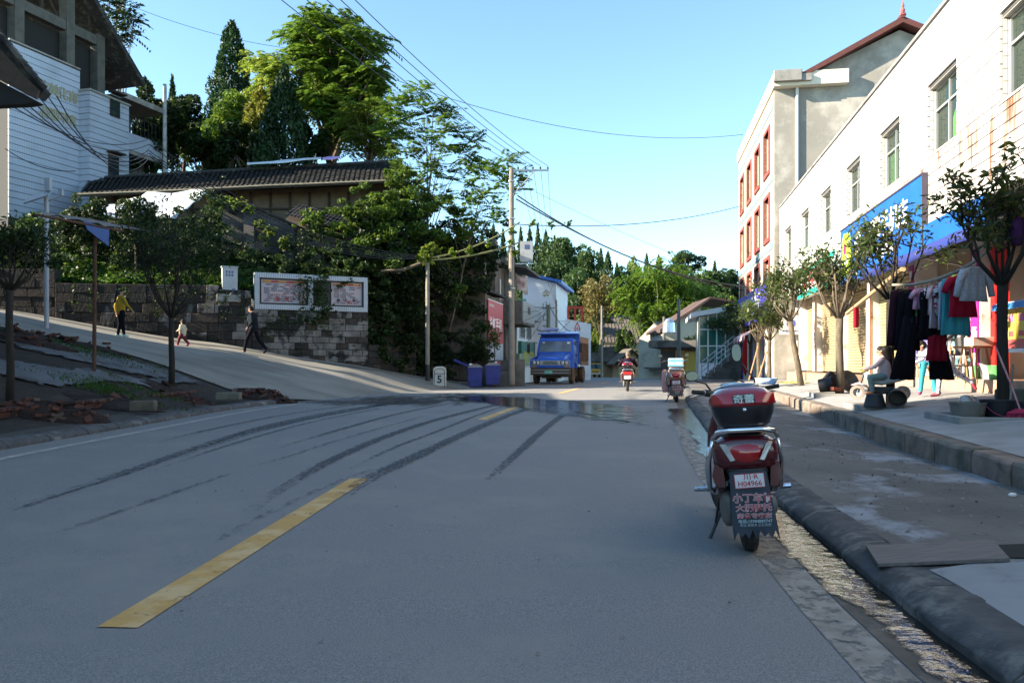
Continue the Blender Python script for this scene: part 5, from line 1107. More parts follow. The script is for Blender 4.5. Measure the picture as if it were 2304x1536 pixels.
def limbs(base, tips, r0, rg, name='trunk', m_=bark, parent=None, fork=.45, bend=.25, top=None):
    """trunk with a curved limb to each tip"""
    base = Vector(base); cen = sum((Vector(t) for t in tips), Vector((0, 0, 0)))/len(tips)
    apex = Vector(top) if top is not None else base.lerp(cen, .98); mb = MB(); n = 7
    tr = [base.lerp(apex, i/n)+Vector((rg.uniform(-1, 1), rg.uniform(-1, 1), 0))*r0*.6*(0 < i) for i in range(n+1)]
    mb.tube(tr, [r0*(1-.75*i/n)+(.35*r0 if i == 0 else 0) for i in range(n+1)], 8)
    for t in tips:
        t = Vector(t); u = fork+(1-fork)*rg.uniform(0, .7); p = tr[0].lerp(tr[-1], u); q = p.lerp(t, .5)+Vector((0, 0, (t-p).length*bend*.3)); rr = r0*(1-.75*u)*.55
        mb.tube([p, q, t], [rr, rr*.6, rr*.2], 5)
    return mb.build(name, m_, parent, smooth=True)
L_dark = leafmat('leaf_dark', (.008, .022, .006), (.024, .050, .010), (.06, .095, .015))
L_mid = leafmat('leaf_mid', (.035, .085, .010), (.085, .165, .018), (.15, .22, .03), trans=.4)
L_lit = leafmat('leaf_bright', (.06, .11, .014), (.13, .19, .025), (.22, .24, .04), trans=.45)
L_cyp = leafmat('cypress_green', (.008, .030, .010), (.024, .062, .016), (.042, .085, .02), trans=.15)
L_bam = leafmat('bamboo_green', (.05, .11, .012), (.11, .19, .02), (.18, .26, .035), trans=.45)
L_brn = leafmat('brownish_leaf', (.09, .085, .025), (.15, .13, .04), (.17, .16, .06))
L_osm = leafmat('osmanthus_leaf', (.025, .05, .014), (.07, .10, .022), (.14, .15, .035), rough=.4)
L_vine = leafmat('vine_leaf', (.014, .034, .007), (.034, .07, .011), (.08, .12, .02), trans=.3)
def broad(name, label, px, ytop, Y, wpx, hpx, zbase, m_, n=5000, leaf=.3, k=26, seed=1, cat='tree', group=None, tr=.2, tm=bark, low=-.6, shell=.5, squash=1):
    rg = np.random.default_rng(seed); top = P(px, ytop, Y); s = Y/F; Rx = wpx/2*s; Rz = hpx/2*s
    t = thing(name, label, cat, (top.x, Y, zbase), group=group); c = (0, 0, top.z-zbase-Rz)
    cl = crown_clumps(c, (Rx*.86, Rx*.8*squash, Rz*.88), k, rg=rg, low=low)
    limbs((0, 0, -.4), [x[:3] for x in cl[::3]], tr, rg, m_=tm, parent=t, top=(0, 0, c[2]+Rz*.5))
    leaf_obj('crown', leaf_quads(cloud(cl, n, rg=rg, shell=shell), leaf, rg=rg), m_, t); return t
def cone_crown(h, r, n, leaf, m_, rg, parent, z0=.1, asp=.35, lean=.9, pw=.85):
    u = rg.uniform(0, 1, n)**.75; z = h*(1-u)*1.0+0; z = h*(z0+(1-z0)*(1-rg.uniform(0, 1, n)**.8))
    rel = (h-z)/(h*(1-z0)); rad = r*np.clip(rel, 0, 1)**pw*np.clip((z-h*z0)/(h*.12)+.35, 0, 1)
    a = rg.uniform(0, 2*np.pi, n); lob = 1+.16*np.sin(a*5+z*1.3)+.12*np.sin(a*3-z*2.1+1); rr = rad*lob*(.55+.45*rg.uniform(0, 1, n)**.5)
    cen = np.stack([rr*np.cos(a), rr*np.sin(a), z+rg.normal(size=n)*h*.01], 1); tang = np.stack([np.cos(a)*.35, np.sin(a)*.35, np.full(n, lean)], 1)
    return leaf_obj('crown', leaf_quads(cen, leaf, up=.0, asp=asp, tang=tang, rg=rg), m_, parent)
def cypress(label, px, ytop, Y, wpx, zbase, n=5000, leaf=.35, seed=1, group=None, m_=L_cyp, pw=.8):
    rg = np.random.default_rng(seed); top = P(px, ytop, Y); h = top.z-zbase
    t = thing('cypress_tree', label, 'tree', (top.x, Y, zbase), group=group)
    MB().tube([(0, 0, -.5), (0, 0, h*.95)], [.2, .02], 6).build('trunk', bark, t); cone_crown(h, wpx/2*Y/F, n, leaf, m_, rg, t, pw=pw); return t
def frond_quads(base, dirs, length, nl=9, lw=.48, ll=.27, droop=.5, rg=rng):
    """pinnate leaves: pairs of leaflets along a drooping midrib. base, dirs (n,3)"""
    n = len(base); out = []; up = np.array([0, 0, 1.0]); side = unit(np.cross(dirs, up)+1e-6)
    L_ = length*(1+.25*rg.uniform(-1, 1, (n, 1)))
    for i in range(nl):
        u = (i+1.5)/(nl+1); p = base+dirs*L_*u; p = p-up*(L_*droop*u*u)
        ax = unit(dirs-up*2*droop*u); w = ll*L_*(1.1-.75*abs(u-.45))
        for sgn in (-1, 1):
            d = unit(side*sgn+ax*.45-up*.25); q = p+d*w; m = p+d*w*.5; b = unit(np.cross(d, up)+rg.normal(size=(n, 3))*.35+1e-6)*w*lw*.5
            out.append(np.stack([p, m+b, q, m-b], 1))
    return np.concatenate(out, 0).reshape(-1, 3)
def feathery(name, label, px, Y, zbase, tips, m_, nf=9, length=.9, seed=1, r0=.16, cat='tree', group=None, droop=.5, nl=9, fork=.3, tm=greybark, top=None):
    """tips: picture points (px, py, dY) where a rosette of fronds sits"""
    rg = np.random.default_rng(seed); rn = random.Random(seed); o = P(px, 0, Y); t = thing(name, label, cat, (o.x, Y, zbase), group=group)
    org = Vector((o.x, Y, zbase)); pts = [P(a, b, Y+c)-org for a, b, c in tips]
    limbs((0, 0, -.3), [tuple(p) for p in pts], r0, rn, m_=tm, parent=t, fork=fork, top=tuple(sum(pts, Vector((0, 0, 0)))/len(pts)+Vector((0, 0, (max(p.z for p in pts)-sum(p.z for p in pts)/len(pts))*.6))) if top is None else top)
    B = []; D = []
    for p in pts:
        k = nf; az = rg.uniform(0, 2*np.pi, k); el = rg.uniform(-.15, .95, k)
        B.append(np.tile(np.array(p), (k, 1))+rg.normal(size=(k, 3))*.12); D.append(np.stack([np.cos(az)*np.cos(el), np.sin(az)*np.cos(el), np.sin(el)], 1))
    leaf_obj('crown', frond_quads(np.concatenate(B), np.concatenate(D), length, nl=nl, droop=droop, rg=rg), m_, t); return t
# ---- hillside behind the stone wall
XB = [(28, -3.6), (33, -3.4), (38, -3.4), (41, -4.5), (45, -4.5), (60, -3), (90, -2)]
def hill(x, y):
    d = max(y-wallY(x)-.2, 0); zt0 = lerp([(-19, 4.6), (-16, 4.15), (-9.9, 4.1), (-9.7, 3.3), (-5.8, 3.2), (-5.5, 1.9), (-4.1, 1.8), (-3, .6)], x)
    z = zt0+(.42*min(d, 7)+.24*max(0, min(d-7, 25)))*(1+.07*math.sin(x*.9)+.05*math.sin(y*1.1+x*.5))
    s = (lerp(XB, y)-x)/3.2; s = max(0, min(1, s)); s = s*s*(3-2*s); return (HL(x, y) if y < 36 else .3)*(1-s)+z*s if s < 1 else z
bank_m = mat('bank_earth', (.035, .04, .018), .95, (.05, .03, .02), 1.2, bump=.04, bscale=5)
rows = []
for x in list(np.arange(-70, -20, 3.0))+list(np.arange(-20, -1.6, .6)):
    rows.append([(x, wallY(x)+.12+d, hill(x, wallY(x)+.12+d)-(.0)) for d in (0, .6, 1.2, 2, 3, 4, 5.5, 7, 9, 12, 16, 21, 27, 35, 50, 80)])
sheet('hillside', rows, bank_m)
# ground cover: leaves over the bank
def cover(name, n, xr, dr, size, m_, seed, lift=.35, big=False):
    rg = np.random.default_rng(seed); xs = rg.uniform(*xr, n); ds = rg.uniform(*dr, n); pts = []
    for x, d in zip(xs, ds):
        y = wallY(x)+.15+d
        if x > lerp(XB, y)-.3: continue
        hgt = abs(math.sin(x*1.7+y)*math.sin(y*1.3-x*.6))*lift
        pts.append((x, y, hill(x, y)+.05+hgt*rg.uniform(.3, 1)))
    o = leaf_obj(name, leaf_quads(np.array(pts), size, up=.8, asp=.6 if not big else .9, rg=rg), m_); o['kind'] = 'stuff'; return o
cover('ground_cover', 34000, (-22, -3.5), (0, 9), .16, L_vine, 3, .6)
cover('ground_cover', 1500, (-11, -7), (1.2, 3.5), .32, leafmat('pumpkin_leaf', (.05, .09, .03), (.10, .15, .05), (.16, .19, .08)), 4, .5, True)
cover('grass', 9000, (-18, -9), (0, 3.5), .22, leafmat('grass_blade', (.03, .08, .008), (.05, .13, .012)), 5, .25)
def vinemass(name, label, spots, n, size, m_, seed=1, cat='creeper', hang=0, shell=.1):
    """spots: picture positions (px, py, Y, radius m)"""
    rg = np.random.default_rng(seed); cl = []
    for px, py, Y, r in spots:
        c = P(px, py, Y)
        for k in range(22): d = rg.normal(size=3)*r*.62; s = r*rg.uniform(.12, .38); cl.append([c.x+d[0], c.y+d[1]*.6, c.z+d[2], s*1.2, s*.8, s*.7])
    pts = cloud(cl, n, rg=rg, shell=shell); V = leaf_quads(pts, size, up=.35, asp=.5, rg=rg)
    o = leaf_obj(name, V, m_); o['kind'] = 'thing' if False else 'stuff'
    if label: o['label'] = label; o['category'] = cat
    return o
L_bush = leafmat('bush_leaf', (.025, .058, .008), (.07, .125, .014), (.16, .20, .035), trans=.4)
vinemass('creepers', None, [(760, 545, 32.6, .7), (810, 560, 32.9, .8), (850, 610, 33.0, .9), (820, 650, 32.5, .6), (840, 700, 32.4, .7), (850, 770, 32.2, .7), (780, 580, 32.2, .6), (900, 820, 33, .6), (880, 560, 33.8, 1.0), (920, 480, 34.8, 1.0), (960, 560, 35.5, 1.1), (900, 520, 34.2, 1.1), (850, 480, 34.0, .8)], 20000, .17, L_dark, 17)
vinemass('creepers', None, [(860, 500, 33.6, 1.1), (900, 450, 34.2, 1.0), (825, 470, 33.4, .8), (930, 540, 34.2, 1.2), (880, 590, 33.2, 1.1), (790, 490, 33.0, .6), (735, 500, 32.6, .5), (690, 495, 32.3, .35), (900, 400, 35.4, .8), (850, 540, 33, .9), (1000, 570, 36, .6), (960, 480, 35.5, 1.0)], 19000, .17, L_bush, 11)
vinemass('creepers', None, [(905, 680, 33.4, 1.3), (870, 640, 33.0, 1.0), (950, 640, 34.2, 1.3), (880, 740, 32.6, .8), (930, 770, 33.4, 1.0), (990, 660, 36, 1.5), (1020, 600, 37.5, 1.3), (1050, 560, 38.5, 1.2), (1000, 740, 35.8, 1.2), (960, 800, 34.4, .8), (1040, 680, 37.4, .8), (920, 590, 34, 1.2), (1090, 560, 40.5, .9), (1100, 600, 41.5, .7), (980, 530, 37.5, 1.4)], 26000, .18, L_dark, 12)
vinemass('creepers', None, [(760, 620, 31.2, .45), (720, 612, 30.8, .4), (715, 660, 30.5, .3), (735, 700, 30.55, .25), (700, 720, 30.4, .2), (800, 600, 32.0, .7), (690, 605, 30.7, .35), (640, 600, 30.3, .3)], 5200, .11, L_vine, 13)
vinemass('creepers', None, [(480, 470, 33.5, .8), (450, 520, 32, .9), (400, 520, 31.5, .9), (340, 560, 31, 1.0), (500, 560, 32, .8), (560, 590, 31.5, .6), (620, 580, 32, .7), (700, 560, 32.5, .8), (760, 560, 32.8, .8), (280, 600, 30.5, .8), (220, 560, 31, 1.0), (130, 600, 30, .9), (60, 590, 30, .9)], 15000, .15, L_dark, 14)
vinemass('creepers', None, [(495, 458, 33.3, .18), (530, 460, 33.2, .2), (560, 470, 33.2, .2), (585, 500, 33.2, .18), (610, 525, 33.1, .22), (640, 545, 33.0, .25), (515, 452, 33.3, .18)], 2600, .13, L_lit, 15)
vinemass('creepers', None, [(965, 560, 32.1, .25), (955, 575, 32.1, .25), (1020, 570, 32.5, .14), (1060, 562, 32.8, .12), (1100, 550, 33.1, .1), (1150, 545, 33.5, .13), (1152, 520, 33.5, .14), (1155, 570, 33.5, .12), (1200, 503, 33.6, .12), (1240, 505, 33.8, .12), (1280, 503, 34, .1)], 2200, .13, L_lit, 16)
# hanging vines over the wall and under the notice board
rg_ = np.random.default_rng(9); pts = []
for k in range(70):
    x = rg_.uniform(-16, -4.3) if k > 22 else rg_.uniform(-8.3, -7.2); y = wallY(x)-.09; z = lerp([(-16, 4.1), (-9.9, 4.05), (-9.7, 3.3), (-5.8, 3.3), (-5.7, 2.0), (-4, 2)], x) if k > 22 else 4.75
    L_ = rg_.uniform(.3, 1.3) if k > 22 else rg_.uniform(.6, 2.4)
    for q in range(int(L_*16)): pts.append((x+rg_.normal()*.09, y-abs(rg_.normal())*.03-.02, z-L_*rg_.uniform()))
o = leaf_obj('hanging_vine', leaf_quads(np.array(pts), .12, up=0, asp=.5, rg=rg_), L_vine); o['kind'] = 'stuff'
# ---- trees on the left hill
zh = 8.5
cypress('tall dark cypress with a split top rising above the hill trees', 522, 52, 50, 150, 11.5, 10500, .33, 2, pw=.6)
cypress('broad dark green cypress in front of the feathery tall tree', 640, 150, 43, 170, 9, 11000, .30, 3, pw=.75)
cypress('narrow cypress second from the left on the hill behind the concrete pole', 388, 172, 52, 60, 9.5, 2600, .3, 4); cypress('thin cypress top between the two dark round trees', 478, 205, 52, 50, 9.5, 2200, .3, 5)
rt_ = random.Random(8)
tips = [(rt_.uniform(660, 850), rt_.uniform(45, 300), rt_.uniform(-2, 2)) for _ in range(150)]
tips = [t for t in tips if ((t[0]-752)/108)**2+((t[1]-165)/140)**2 < 1 and not (700 < t[0] < 760 and t[1] > 255)]
feathery('feathery_tree', 'tall feathery tree with drooping compound leaves towering over the old house', 735, 46, 9.2, tips+[(735, 30, 0), (700, 45, 0), (770, 50, 0), (820, 85, 0), (655, 80, 0), (655, 130, 0), (850, 200, 0), (845, 250, 0)], L_mid, 15, 1.25, 21, .24, nl=8, droop=.55)
tips = [(rt_.uniform(770, 890), rt_.uniform(225, 350), rt_.uniform(-1.5, 1.5)) for _ in range(46)]
feathery('feathery_tree', 'fresh green feathery tree just right above the tiled ridge', 835, 43, 9, tips, L_lit, 12, .85, 22, .14, nl=8)
tips = [(rt_.uniform(575, 650), rt_.uniform(130, 240), rt_.uniform(-1.5, 1.5)) for _ in range(30)]
feathery('feathery_tree', 'light green feathery crown between the two cypresses', 610, 47, 9.5, tips, L_lit, 12, 1.1, 23, .14, nl=8)
tips = [(950, 205, 0), (920, 235, .3), (985, 240, -.3), (1010, 262, 0), (960, 260, .5), (905, 270, 0), (935, 300, .4), (990, 300, -.4), (1035, 300, 0), (1060, 325, .3), (880, 310, .3), (960, 335, .5), (1010, 340, -.5), (1045, 360, 0), (1075, 375, .3), (1100, 385, 0), (915, 345, 0), (900, 385, .3), (960, 385, 0), (1000, 395, .3), (1055, 410, 0), (930, 420, 0), (985, 440, .3), (890, 240, 0), (870, 275, 0)]
feathery('feathery_sapling', 'airy tree with layered flat sprays standing at the right end of the tiled roof', 955, 36.5, 3.5, tips, L_mid, 13, .95, 24, .07, droop=.25, nl=9)
tips = [(1140, 365, 0), (1110, 378, .2), (1165, 395, 0), (1080, 400, .3), (1130, 410, 0), (1160, 430, 0), (1090, 440, .2), (1050, 455, 0), (1110, 470, 0), (1075, 490, .3), (1035, 500, 0), (1130, 495, 0), (1000, 470, 0), (1060, 530, 0), (1020, 540, 0)]
feathery('feathery_sapling', 'sparse leaning sapling with flat sprays reaching the tall power pole', 1010, 35, 3.0, tips, L_mid, 12, .9, 25, .05, droop=.22, nl=9)
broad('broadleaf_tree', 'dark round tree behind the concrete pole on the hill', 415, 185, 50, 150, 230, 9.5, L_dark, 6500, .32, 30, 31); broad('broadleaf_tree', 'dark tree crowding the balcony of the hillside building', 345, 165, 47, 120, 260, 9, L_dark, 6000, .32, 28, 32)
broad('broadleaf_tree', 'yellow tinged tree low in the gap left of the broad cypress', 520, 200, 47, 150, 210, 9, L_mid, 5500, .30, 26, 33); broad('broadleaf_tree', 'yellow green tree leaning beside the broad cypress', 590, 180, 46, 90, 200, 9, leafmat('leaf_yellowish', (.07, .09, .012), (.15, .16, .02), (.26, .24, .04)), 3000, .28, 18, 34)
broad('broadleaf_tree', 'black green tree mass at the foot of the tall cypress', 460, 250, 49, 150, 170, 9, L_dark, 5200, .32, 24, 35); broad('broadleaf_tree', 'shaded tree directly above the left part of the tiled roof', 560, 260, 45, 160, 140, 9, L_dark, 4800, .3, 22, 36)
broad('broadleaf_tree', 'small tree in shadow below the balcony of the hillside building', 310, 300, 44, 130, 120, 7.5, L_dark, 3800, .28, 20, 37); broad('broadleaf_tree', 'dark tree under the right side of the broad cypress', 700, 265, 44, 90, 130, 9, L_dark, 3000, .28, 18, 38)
feathery('feathery_tree', 'spindly tree behind the antenna mast above the hillside building', 275, 58, 12, [(250, 20, 0), (280, 45, 0), (260, 60, 0), (295, 75, 0), (240, 0, 0), (290, 20, 0), (270, 85, 0), (230, -10, 0), (300, 45, 0), (215, 10, 0)], L_dark, 12, 1.4, 39, .15, nl=7)
broad('shrub', 'dense dark shrub hanging in front of the white tarpaulin', 305, 430, 30, 120, 150, 3.9, L_dark, 3500, .16, 20, 40, cat='shrub', tr=.06)
broad('shrub', 'dark shrub between the solar lamp and the tarpaulin on the bank', 190, 425, 31, 120, 170, 4.2, L_dark, 3500, .16, 20, 41, cat='shrub', tr=.06)
broad('shrub', 'leafy bush at the right foot of the bank behind the rubbish bins', 1035, 730, 35, 130, 130, .4, L_dark, 3600, .13, 22, 42, cat='shrub', tr=.05)
broad('shrub', 'small clipped tree in front of the red billboard', 1113, 730, 33.6, 60, 85, .4, L_osm, 700, .11, 14, 43, cat='shrub', tr=.035, low=-.3)
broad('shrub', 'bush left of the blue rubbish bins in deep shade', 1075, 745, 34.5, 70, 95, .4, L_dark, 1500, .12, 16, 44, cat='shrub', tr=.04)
# ---- far hill
def fh(x, y):
    r = max(0, min(1, (y-112)/75)); e = 17*r*r*(3-2*r); e *= lerp([(-40, 1.25), (0, 1.25), (12, 1.1), (25, .82), (45, .62), (75, .55), (120, .5), (300, .3)], x*155/max(y, 1)); return -1.0+e
rows = [[(x, y, fh(x, y)) for x in (-200, -120, -80, -50, -30, -15, -5, 5, 15, 25, 35, 45, 60, 80, 120, 200, 320)] for y in (105, 112, 120, 130, 140, 150, 160, 172, 187, 210, 250, 330)]
sheet('far_hill', rows, bank_m)
# prototypes, copied over the slope
def proto_cone(seed, n=2200, h=11, r=2.0): 
    rg = np.random.default_rng(seed); t = thing('conifer', None, 'tree', (0, 0, -500)); MB().tube([(0, 0, -.5), (0, 0, h*.9)], [.2, .03], 5).build('trunk', bark, t); cone_crown(h, r, n, .55, leafmat('far_conifer', (.02, .05, .02), (.05, .095, .025), (.09, .13, .03), trans=.2), rg, t, pw=.8); return t
def proto_round(seed, m_, n=3000, h=10, R_=3.4, leaf=.55, k=28, name='broadleaf_tree'):
    rg = np.random.default_rng(seed); t = thing(name, None, 'tree', (0, 0, -500)); cl = crown_clumps((0, 0, h-R_*.95), (R_*.85, R_*.8, R_*.9), k, rg=rg, low=-.5)
    limbs((0, 0, -.5), [c[:3] for c in cl[::4]], .22, random.Random(seed), parent=t, top=(0, 0, h-R_)); leaf_obj('crown', leaf_quads(cloud(cl, n, rg=rg), leaf, rg=rg), m_, t); return t
L_f1 = leafmat('far_leaf_green', (.035, .075, .018), (.08, .13, .03), (.13, .18, .04)); L_f2 = leafmat('far_leaf_dark', (.02, .048, .016), (.045, .085, .022), (.08, .12, .03))
pcs = [proto_cone(51), proto_cone(52, h=11, r=1.6)]; prs = [proto_round(53, L_f1), proto_round(54, L_f2), proto_round(55, L_f2, R_=4.2, n=4200, k=36), proto_round(56, L_lit, n=3200)]
used = set()
def place(pr, px, ytop, Y, wpx, label, group=None, name=None):
    h0 = 11 if pr in pcs else 10; top = P(px, ytop, Y); zb_ = fh(top.x, Y) if Y > 108 else zg(Y)-.2
    w0 = {0: 4.0, 1: 3.2}.get(pcs.index(pr) if pr in pcs else -1, 7.0); 
    o = dup(pr) if pr.name in used else pr; used.add(pr.name)
    o.location = (top.x, Y, zb_); sz = (top.z-zb_)/h0; sw = wpx*Y/F/w0; o.scale = (sw, sw, sz); o.rotation_euler = (0, 0, random.Random(px*7+Y).uniform(0, 6.28)); o['label'] = label
    if group: o['group'] = group
    return o
G1 = 'trees on the far hill'
con = [(1010, 520, 150), (1035, 512, 155), (1060, 515, 150), (1085, 520, 158), (1110, 505, 152), (1132, 516, 150), (1152, 522, 145), (1172, 512, 150), (1192, 515, 155), (1210, 506, 150), (1228, 520, 148), (1248, 532, 152), (1352, 560, 165), (1368, 566, 160), (1388, 592, 158), (1455, 572, 165), (1482, 575, 168), (1608, 588, 160), (1335, 600, 150), (1580, 632, 140), (1440, 610, 160), (1500, 600, 165)]
con.sort()
for i, (a, b, c) in enumerate(con): place(pcs[i % 2], a, b, c, 40 if i % 2 else 52, 'dark pointed conifer, '+ORD[i]+' from the left along the far hill skyline', G1)
rd = [(2, 1272, 520, 145, 130), (1, 1325, 560, 140, 100), (2, 1240, 575, 138, 110), (1, 1290, 600, 132, 110), (2, 1200, 590, 140, 110), (1, 1160, 600, 142, 100), (0, 1220, 650, 128, 100), (1, 1280, 660, 126, 90), (0, 1180, 660, 130, 90), (2, 1110, 580, 150, 120), (1, 1060, 570, 150, 120), (0, 1410, 590, 150, 80), (3, 1425, 575, 155, 50), (0, 1390, 640, 135, 90), (1, 1345, 640, 140, 90), (1, 1420, 620, 150, 90), (0, 1480, 620, 150, 100), (1, 1530, 592, 150, 110), (0, 1580, 600, 148, 110), (1, 1630, 602, 150, 110), (0, 1665, 606, 152, 100), (2, 1555, 610, 146, 120), (1, 1610, 606, 147, 100), (1, 1700, 630, 150, 90), (0, 1620, 650, 130, 80), (3, 1650, 665, 125, 80), (1, 1600, 680, 125, 80), (1, 1360, 700, 124, 70), (0, 1320, 700, 120, 70), (3, 1345, 735, 114, 50), (0, 1405, 735, 113, 55), (3, 1430, 790, 108, 50), (1, 1750, 625, 150, 90), (0, 1290, 720, 124, 80), (1, 1240, 720, 126, 80)]
for i, (k, a, b, c, w_) in enumerate(rd): place(prs[k], a, b, c, w_, ['bright green', 'dark green', 'large dense dark', 'yellow green'][k]+' rounded tree, '+ORD[sum(1 for q in rd if q[0] == k and q[1] < a)]+' of its kind from the left, far hill slope', G1)
place(prs[1], 1700, 610, 170, 90, 'dark green rounded tree behind the four storey block on the far ridge', G1)
broad('umbrella_tree', 'tall tree with a flat open crown standing alone on the far ridge', 1548, 560, 150, 92, 66, fh(P(1548, 0, 150).x, 150), L_f2, 3000, .55, 20, 61, low=-.6, tr=.45)
broad('brown_leaved_tree', 'brownish olive tree with a spreading crown behind the yellow truck', 1350, 607, 112, 112, 150, -1.2, L_brn, 5200, .42, 34, 62, tr=.3, low=-.8, tm=greybark)
# bamboo clump: drooping plumes
bt = thing('bamboo_grove', 'bright yellow green bamboo grove with drooping plumes at the foot of the far hill', 'bamboo', P(1490, 800, 108)); org = bt.location.copy(); B = []; D = []
rb = np.random.default_rng(63); mb = MB()
for px, py in [(1415, 640), (1440, 655), (1405, 665), (1460, 640), (1430, 690), (1475, 612), (1500, 625), (1490, 650), (1515, 660), (1540, 640), (1530, 615), (1560, 655), (1575, 680), (1450, 700), (1475, 690), (1500, 700), (1525, 695), (1550, 700), (1420, 670), (1480, 730), (1510, 725), (1455, 615), (1590, 655), (1445, 730), (1540, 670), (1500, 600)]:
    p = np.array(P(px, py, 108+rb.uniform(-3, 3))-org); mb.tube([(p[0]*.4, 0, 0), (p[0]*.8, p[1], p[2]*.7), tuple(p)], [.08, .05, .02], 5)
    k = 42; az = rb.uniform(0, 6.28, k); B.append(np.tile(p, (k, 1))+rb.normal(size=(k, 3))*[.9, .9, .7]); D.append(np.stack([np.cos(az)*.7, np.sin(az)*.7, rb.uniform(-.2, .6, k)], 1))
mb.build('stem', leafmat('bamboo_stem', (.2, .22, .06), (.25, .26, .08), trans=.1), bt)
leaf_obj('crown', frond_quads(np.concatenate(B), np.concatenate(D), 1.9, nl=7, droop=.75, rg=rb, lw=.5), L_bam, bt)
# ------------------------------------------------------------------ vehicles
def paint(name, col, rough=.25, coat=.8, dirt=None): return mat(name, col, rough, tuple(c*.85 for c in col), 2, coat=coat, dirt=dirt, dscale=3, dlo=.6, dhi=.8)
plate_w = mat('plate_white', (.62, .63, .66), .5, (.5, .5, .52), 6)
red_ink = mat('plate_red', (.40, .03, .04), .5)
lens_r = mat('red_lens', (.42, .006, .01), .12, (.30, .004, .008), 12, coat=1)
lens_c = mat('clear_lens', (.62, .60, .56), .12, (.4, .4, .42), 20, coat=1)
seat_m = mat('seat_vinyl', (.015, .015, .017), .5, bump=.002, bscale=200)
def scooter(name, label, loc, rz, lean, body, box_lid, box_base, flap=None, steer=0, cat='scooter', stand=True, box=True):
    """local +y is forward; the rear tyre touches the ground at the origin"""
    t = thing(name, label, cat, loc, rz); t.rotation_euler = (0, R(lean), rz)
    tyre = lambda y, r, w: MB().lathe([(r-.075, -w*.36), (r-.03, -w/2), (r-.008, -w*.42), (r, -w*.2), (r, w*.2), (r-.008, w*.42), (r-.03, w/2), (r-.075, w*.36), (r-.075, -w*.36)], 36, Matrix.Translation((0, y, r)) @ Euler((0, R(90), 0)).to_matrix().to_4x4(), cap=False)
    rw_ = tyre(0, .225, .10).build('rear_wheel', rubber, t, smooth=True, auto=50)
    tr = MB()
    for k in range(40):
        a = 2*math.pi*k/40
        for sx_ in (-1, 1): tr.cbox((sx_*.022, math.cos(a)*.2255, .225+math.sin(a)*.2255), (.03, .012, .008), (a+math.pi/2, 0, sx_*.5))
    tr.build('tread', rubber, rw_)
    MB().lathe([(.14, -.03), (.15, 0), (.14, .03), (.03, .04), (.03, -.04), (.14, -.03)], 24, Matrix.Translation((0, 0, .225)) @ Euler((0, R(90), 0)).to_matrix().to_4x4(), cap=False).build('rim', steel, rw_)
    fy = 1.27; st = thing('x', None, None); C.objects.unlink(st); bpy.data.objects.remove(st)
    Mst = Matrix.Translation((0, fy-.18, .0)) @ Matrix.Rotation(R(steer), 4, 'Z') @ Matrix.Translation((0, -fy+.18, 0))
    MB().lathe([(.14, -.035), (.19, -.045), (.215, -.02), (.215, .02), (.19, .045), (.14, .035), (.14, -.035)], 32, Mst @ Matrix.Translation((0, fy, .215)) @ Euler((0, R(90), 0)).to_matrix().to_4x4(), cap=False).build('front_wheel', rubber, t, smooth=True, auto=50)
    MB().loft([sup((0, fy-.26, .30), .10, .05), sup((0, fy-.15, .42), .14, .07), sup((0, fy, .46), .15, .06), sup((0, fy+.14, .42), .13, .05), sup((0, fy+.24, .33), .08, .03)], Mst).build('front_mudguard', body, t, smooth=True)
    # tail body, flaring forward into side panels
    tail = [sup((0, -.235, .675), .30, .10, 20, 3), sup((0, -.225, .68), .37, .17, 20, 3), sup((0, -.19, .67), .405, .235, 20, 3), sup((0, -.10, .655), .42, .27, 20, 2.8), sup((0, .05, .64), .40, .28, 20, 2.8), sup((0, .25, .60), .34, .30, 20, 2.8), sup((0, .42, .55), .27, .30, 20, 2.8), sup((0, .50, .50), .22, .26, 20, 2.8)]
    MB().loft(tail).build('tail_body', body, t, smooth=True)
    # lower cheeks that hang beside the wheel
    for sx_ in (-1, 1):
        MB().loft([[(sx_*(.205), y, z0), (sx_*(.215), y, (z0+z1)/2), (sx_*.19, y, z1), (sx_*.14, y, z1), (sx_*.15, y, z0)] for y, z0, z1 in ((-.19, .60, .45), (-.10, .62, .40), (.08, .62, .36), (.25, .6, .34), (.42, .55, .33))]).build('side_panel', body, t, smooth=True, auto=40)
        MB().loft([sup((sx_*.125, -.20, .30), .04, .14), sup((sx_*.13, -.12, .30), .085, .24), sup((sx_*.13, .03, .29), .09, .25), sup((sx_*.12, .2, .28), .08, .2), sup((sx_*.1, .38, .27), .06, .14)] if sx_ < 0 else [sup((.135, -.24, .33), .07, .10), sup((.135, -.1, .31), .10, .14), sup((.13, .2, .29), .09, .12), sup((.12, .35, .27), .04, .05)]).build('engine_cover' if sx_ < 0 else 'muffler', mat('dull_engine_alloy', (.20, .195, .18), .55, (.13, .125, .115), 8, metal=.3), t, smooth=True)
        MB().tube([(sx_*.11, -.02, .22), (sx_*.13, .05, .52)], .018, 8).build('shock_absorber', steel, t)
        sp_ = [(sx_*.11+.028*math.cos(k*.9)+sx_*.02*k/40, -.01+.028*math.sin(k*.9)+.06*k/40, .25+.26*k/40) for k in range(41)]
        MB().tube(sp_, .006, 5).build('shock_spring', mat('spring_steel', (.06, .06, .06), .5, metal=.5), t)
        MB().tube([(sx_*.16, .30, .365), (sx_*.24, .28, .37), (sx_*.33, .27, .375)], .018, 10).build('foot_peg', chrome, t)
        MB().tube([(sx_*.12, -.03, .67), (sx_*.205, -.19, .765), (sx_*.232, -.10, .60), (sx_*.232, .02, .42), (sx_*.20, .18, .36)], .0155, 8).tube([(sx_*.225, -.06, .70), (sx_*.245, 0, .56), (sx_*.24, .08, .43)], .011, 8).build('crash_bar', chrome, t, smooth=True)
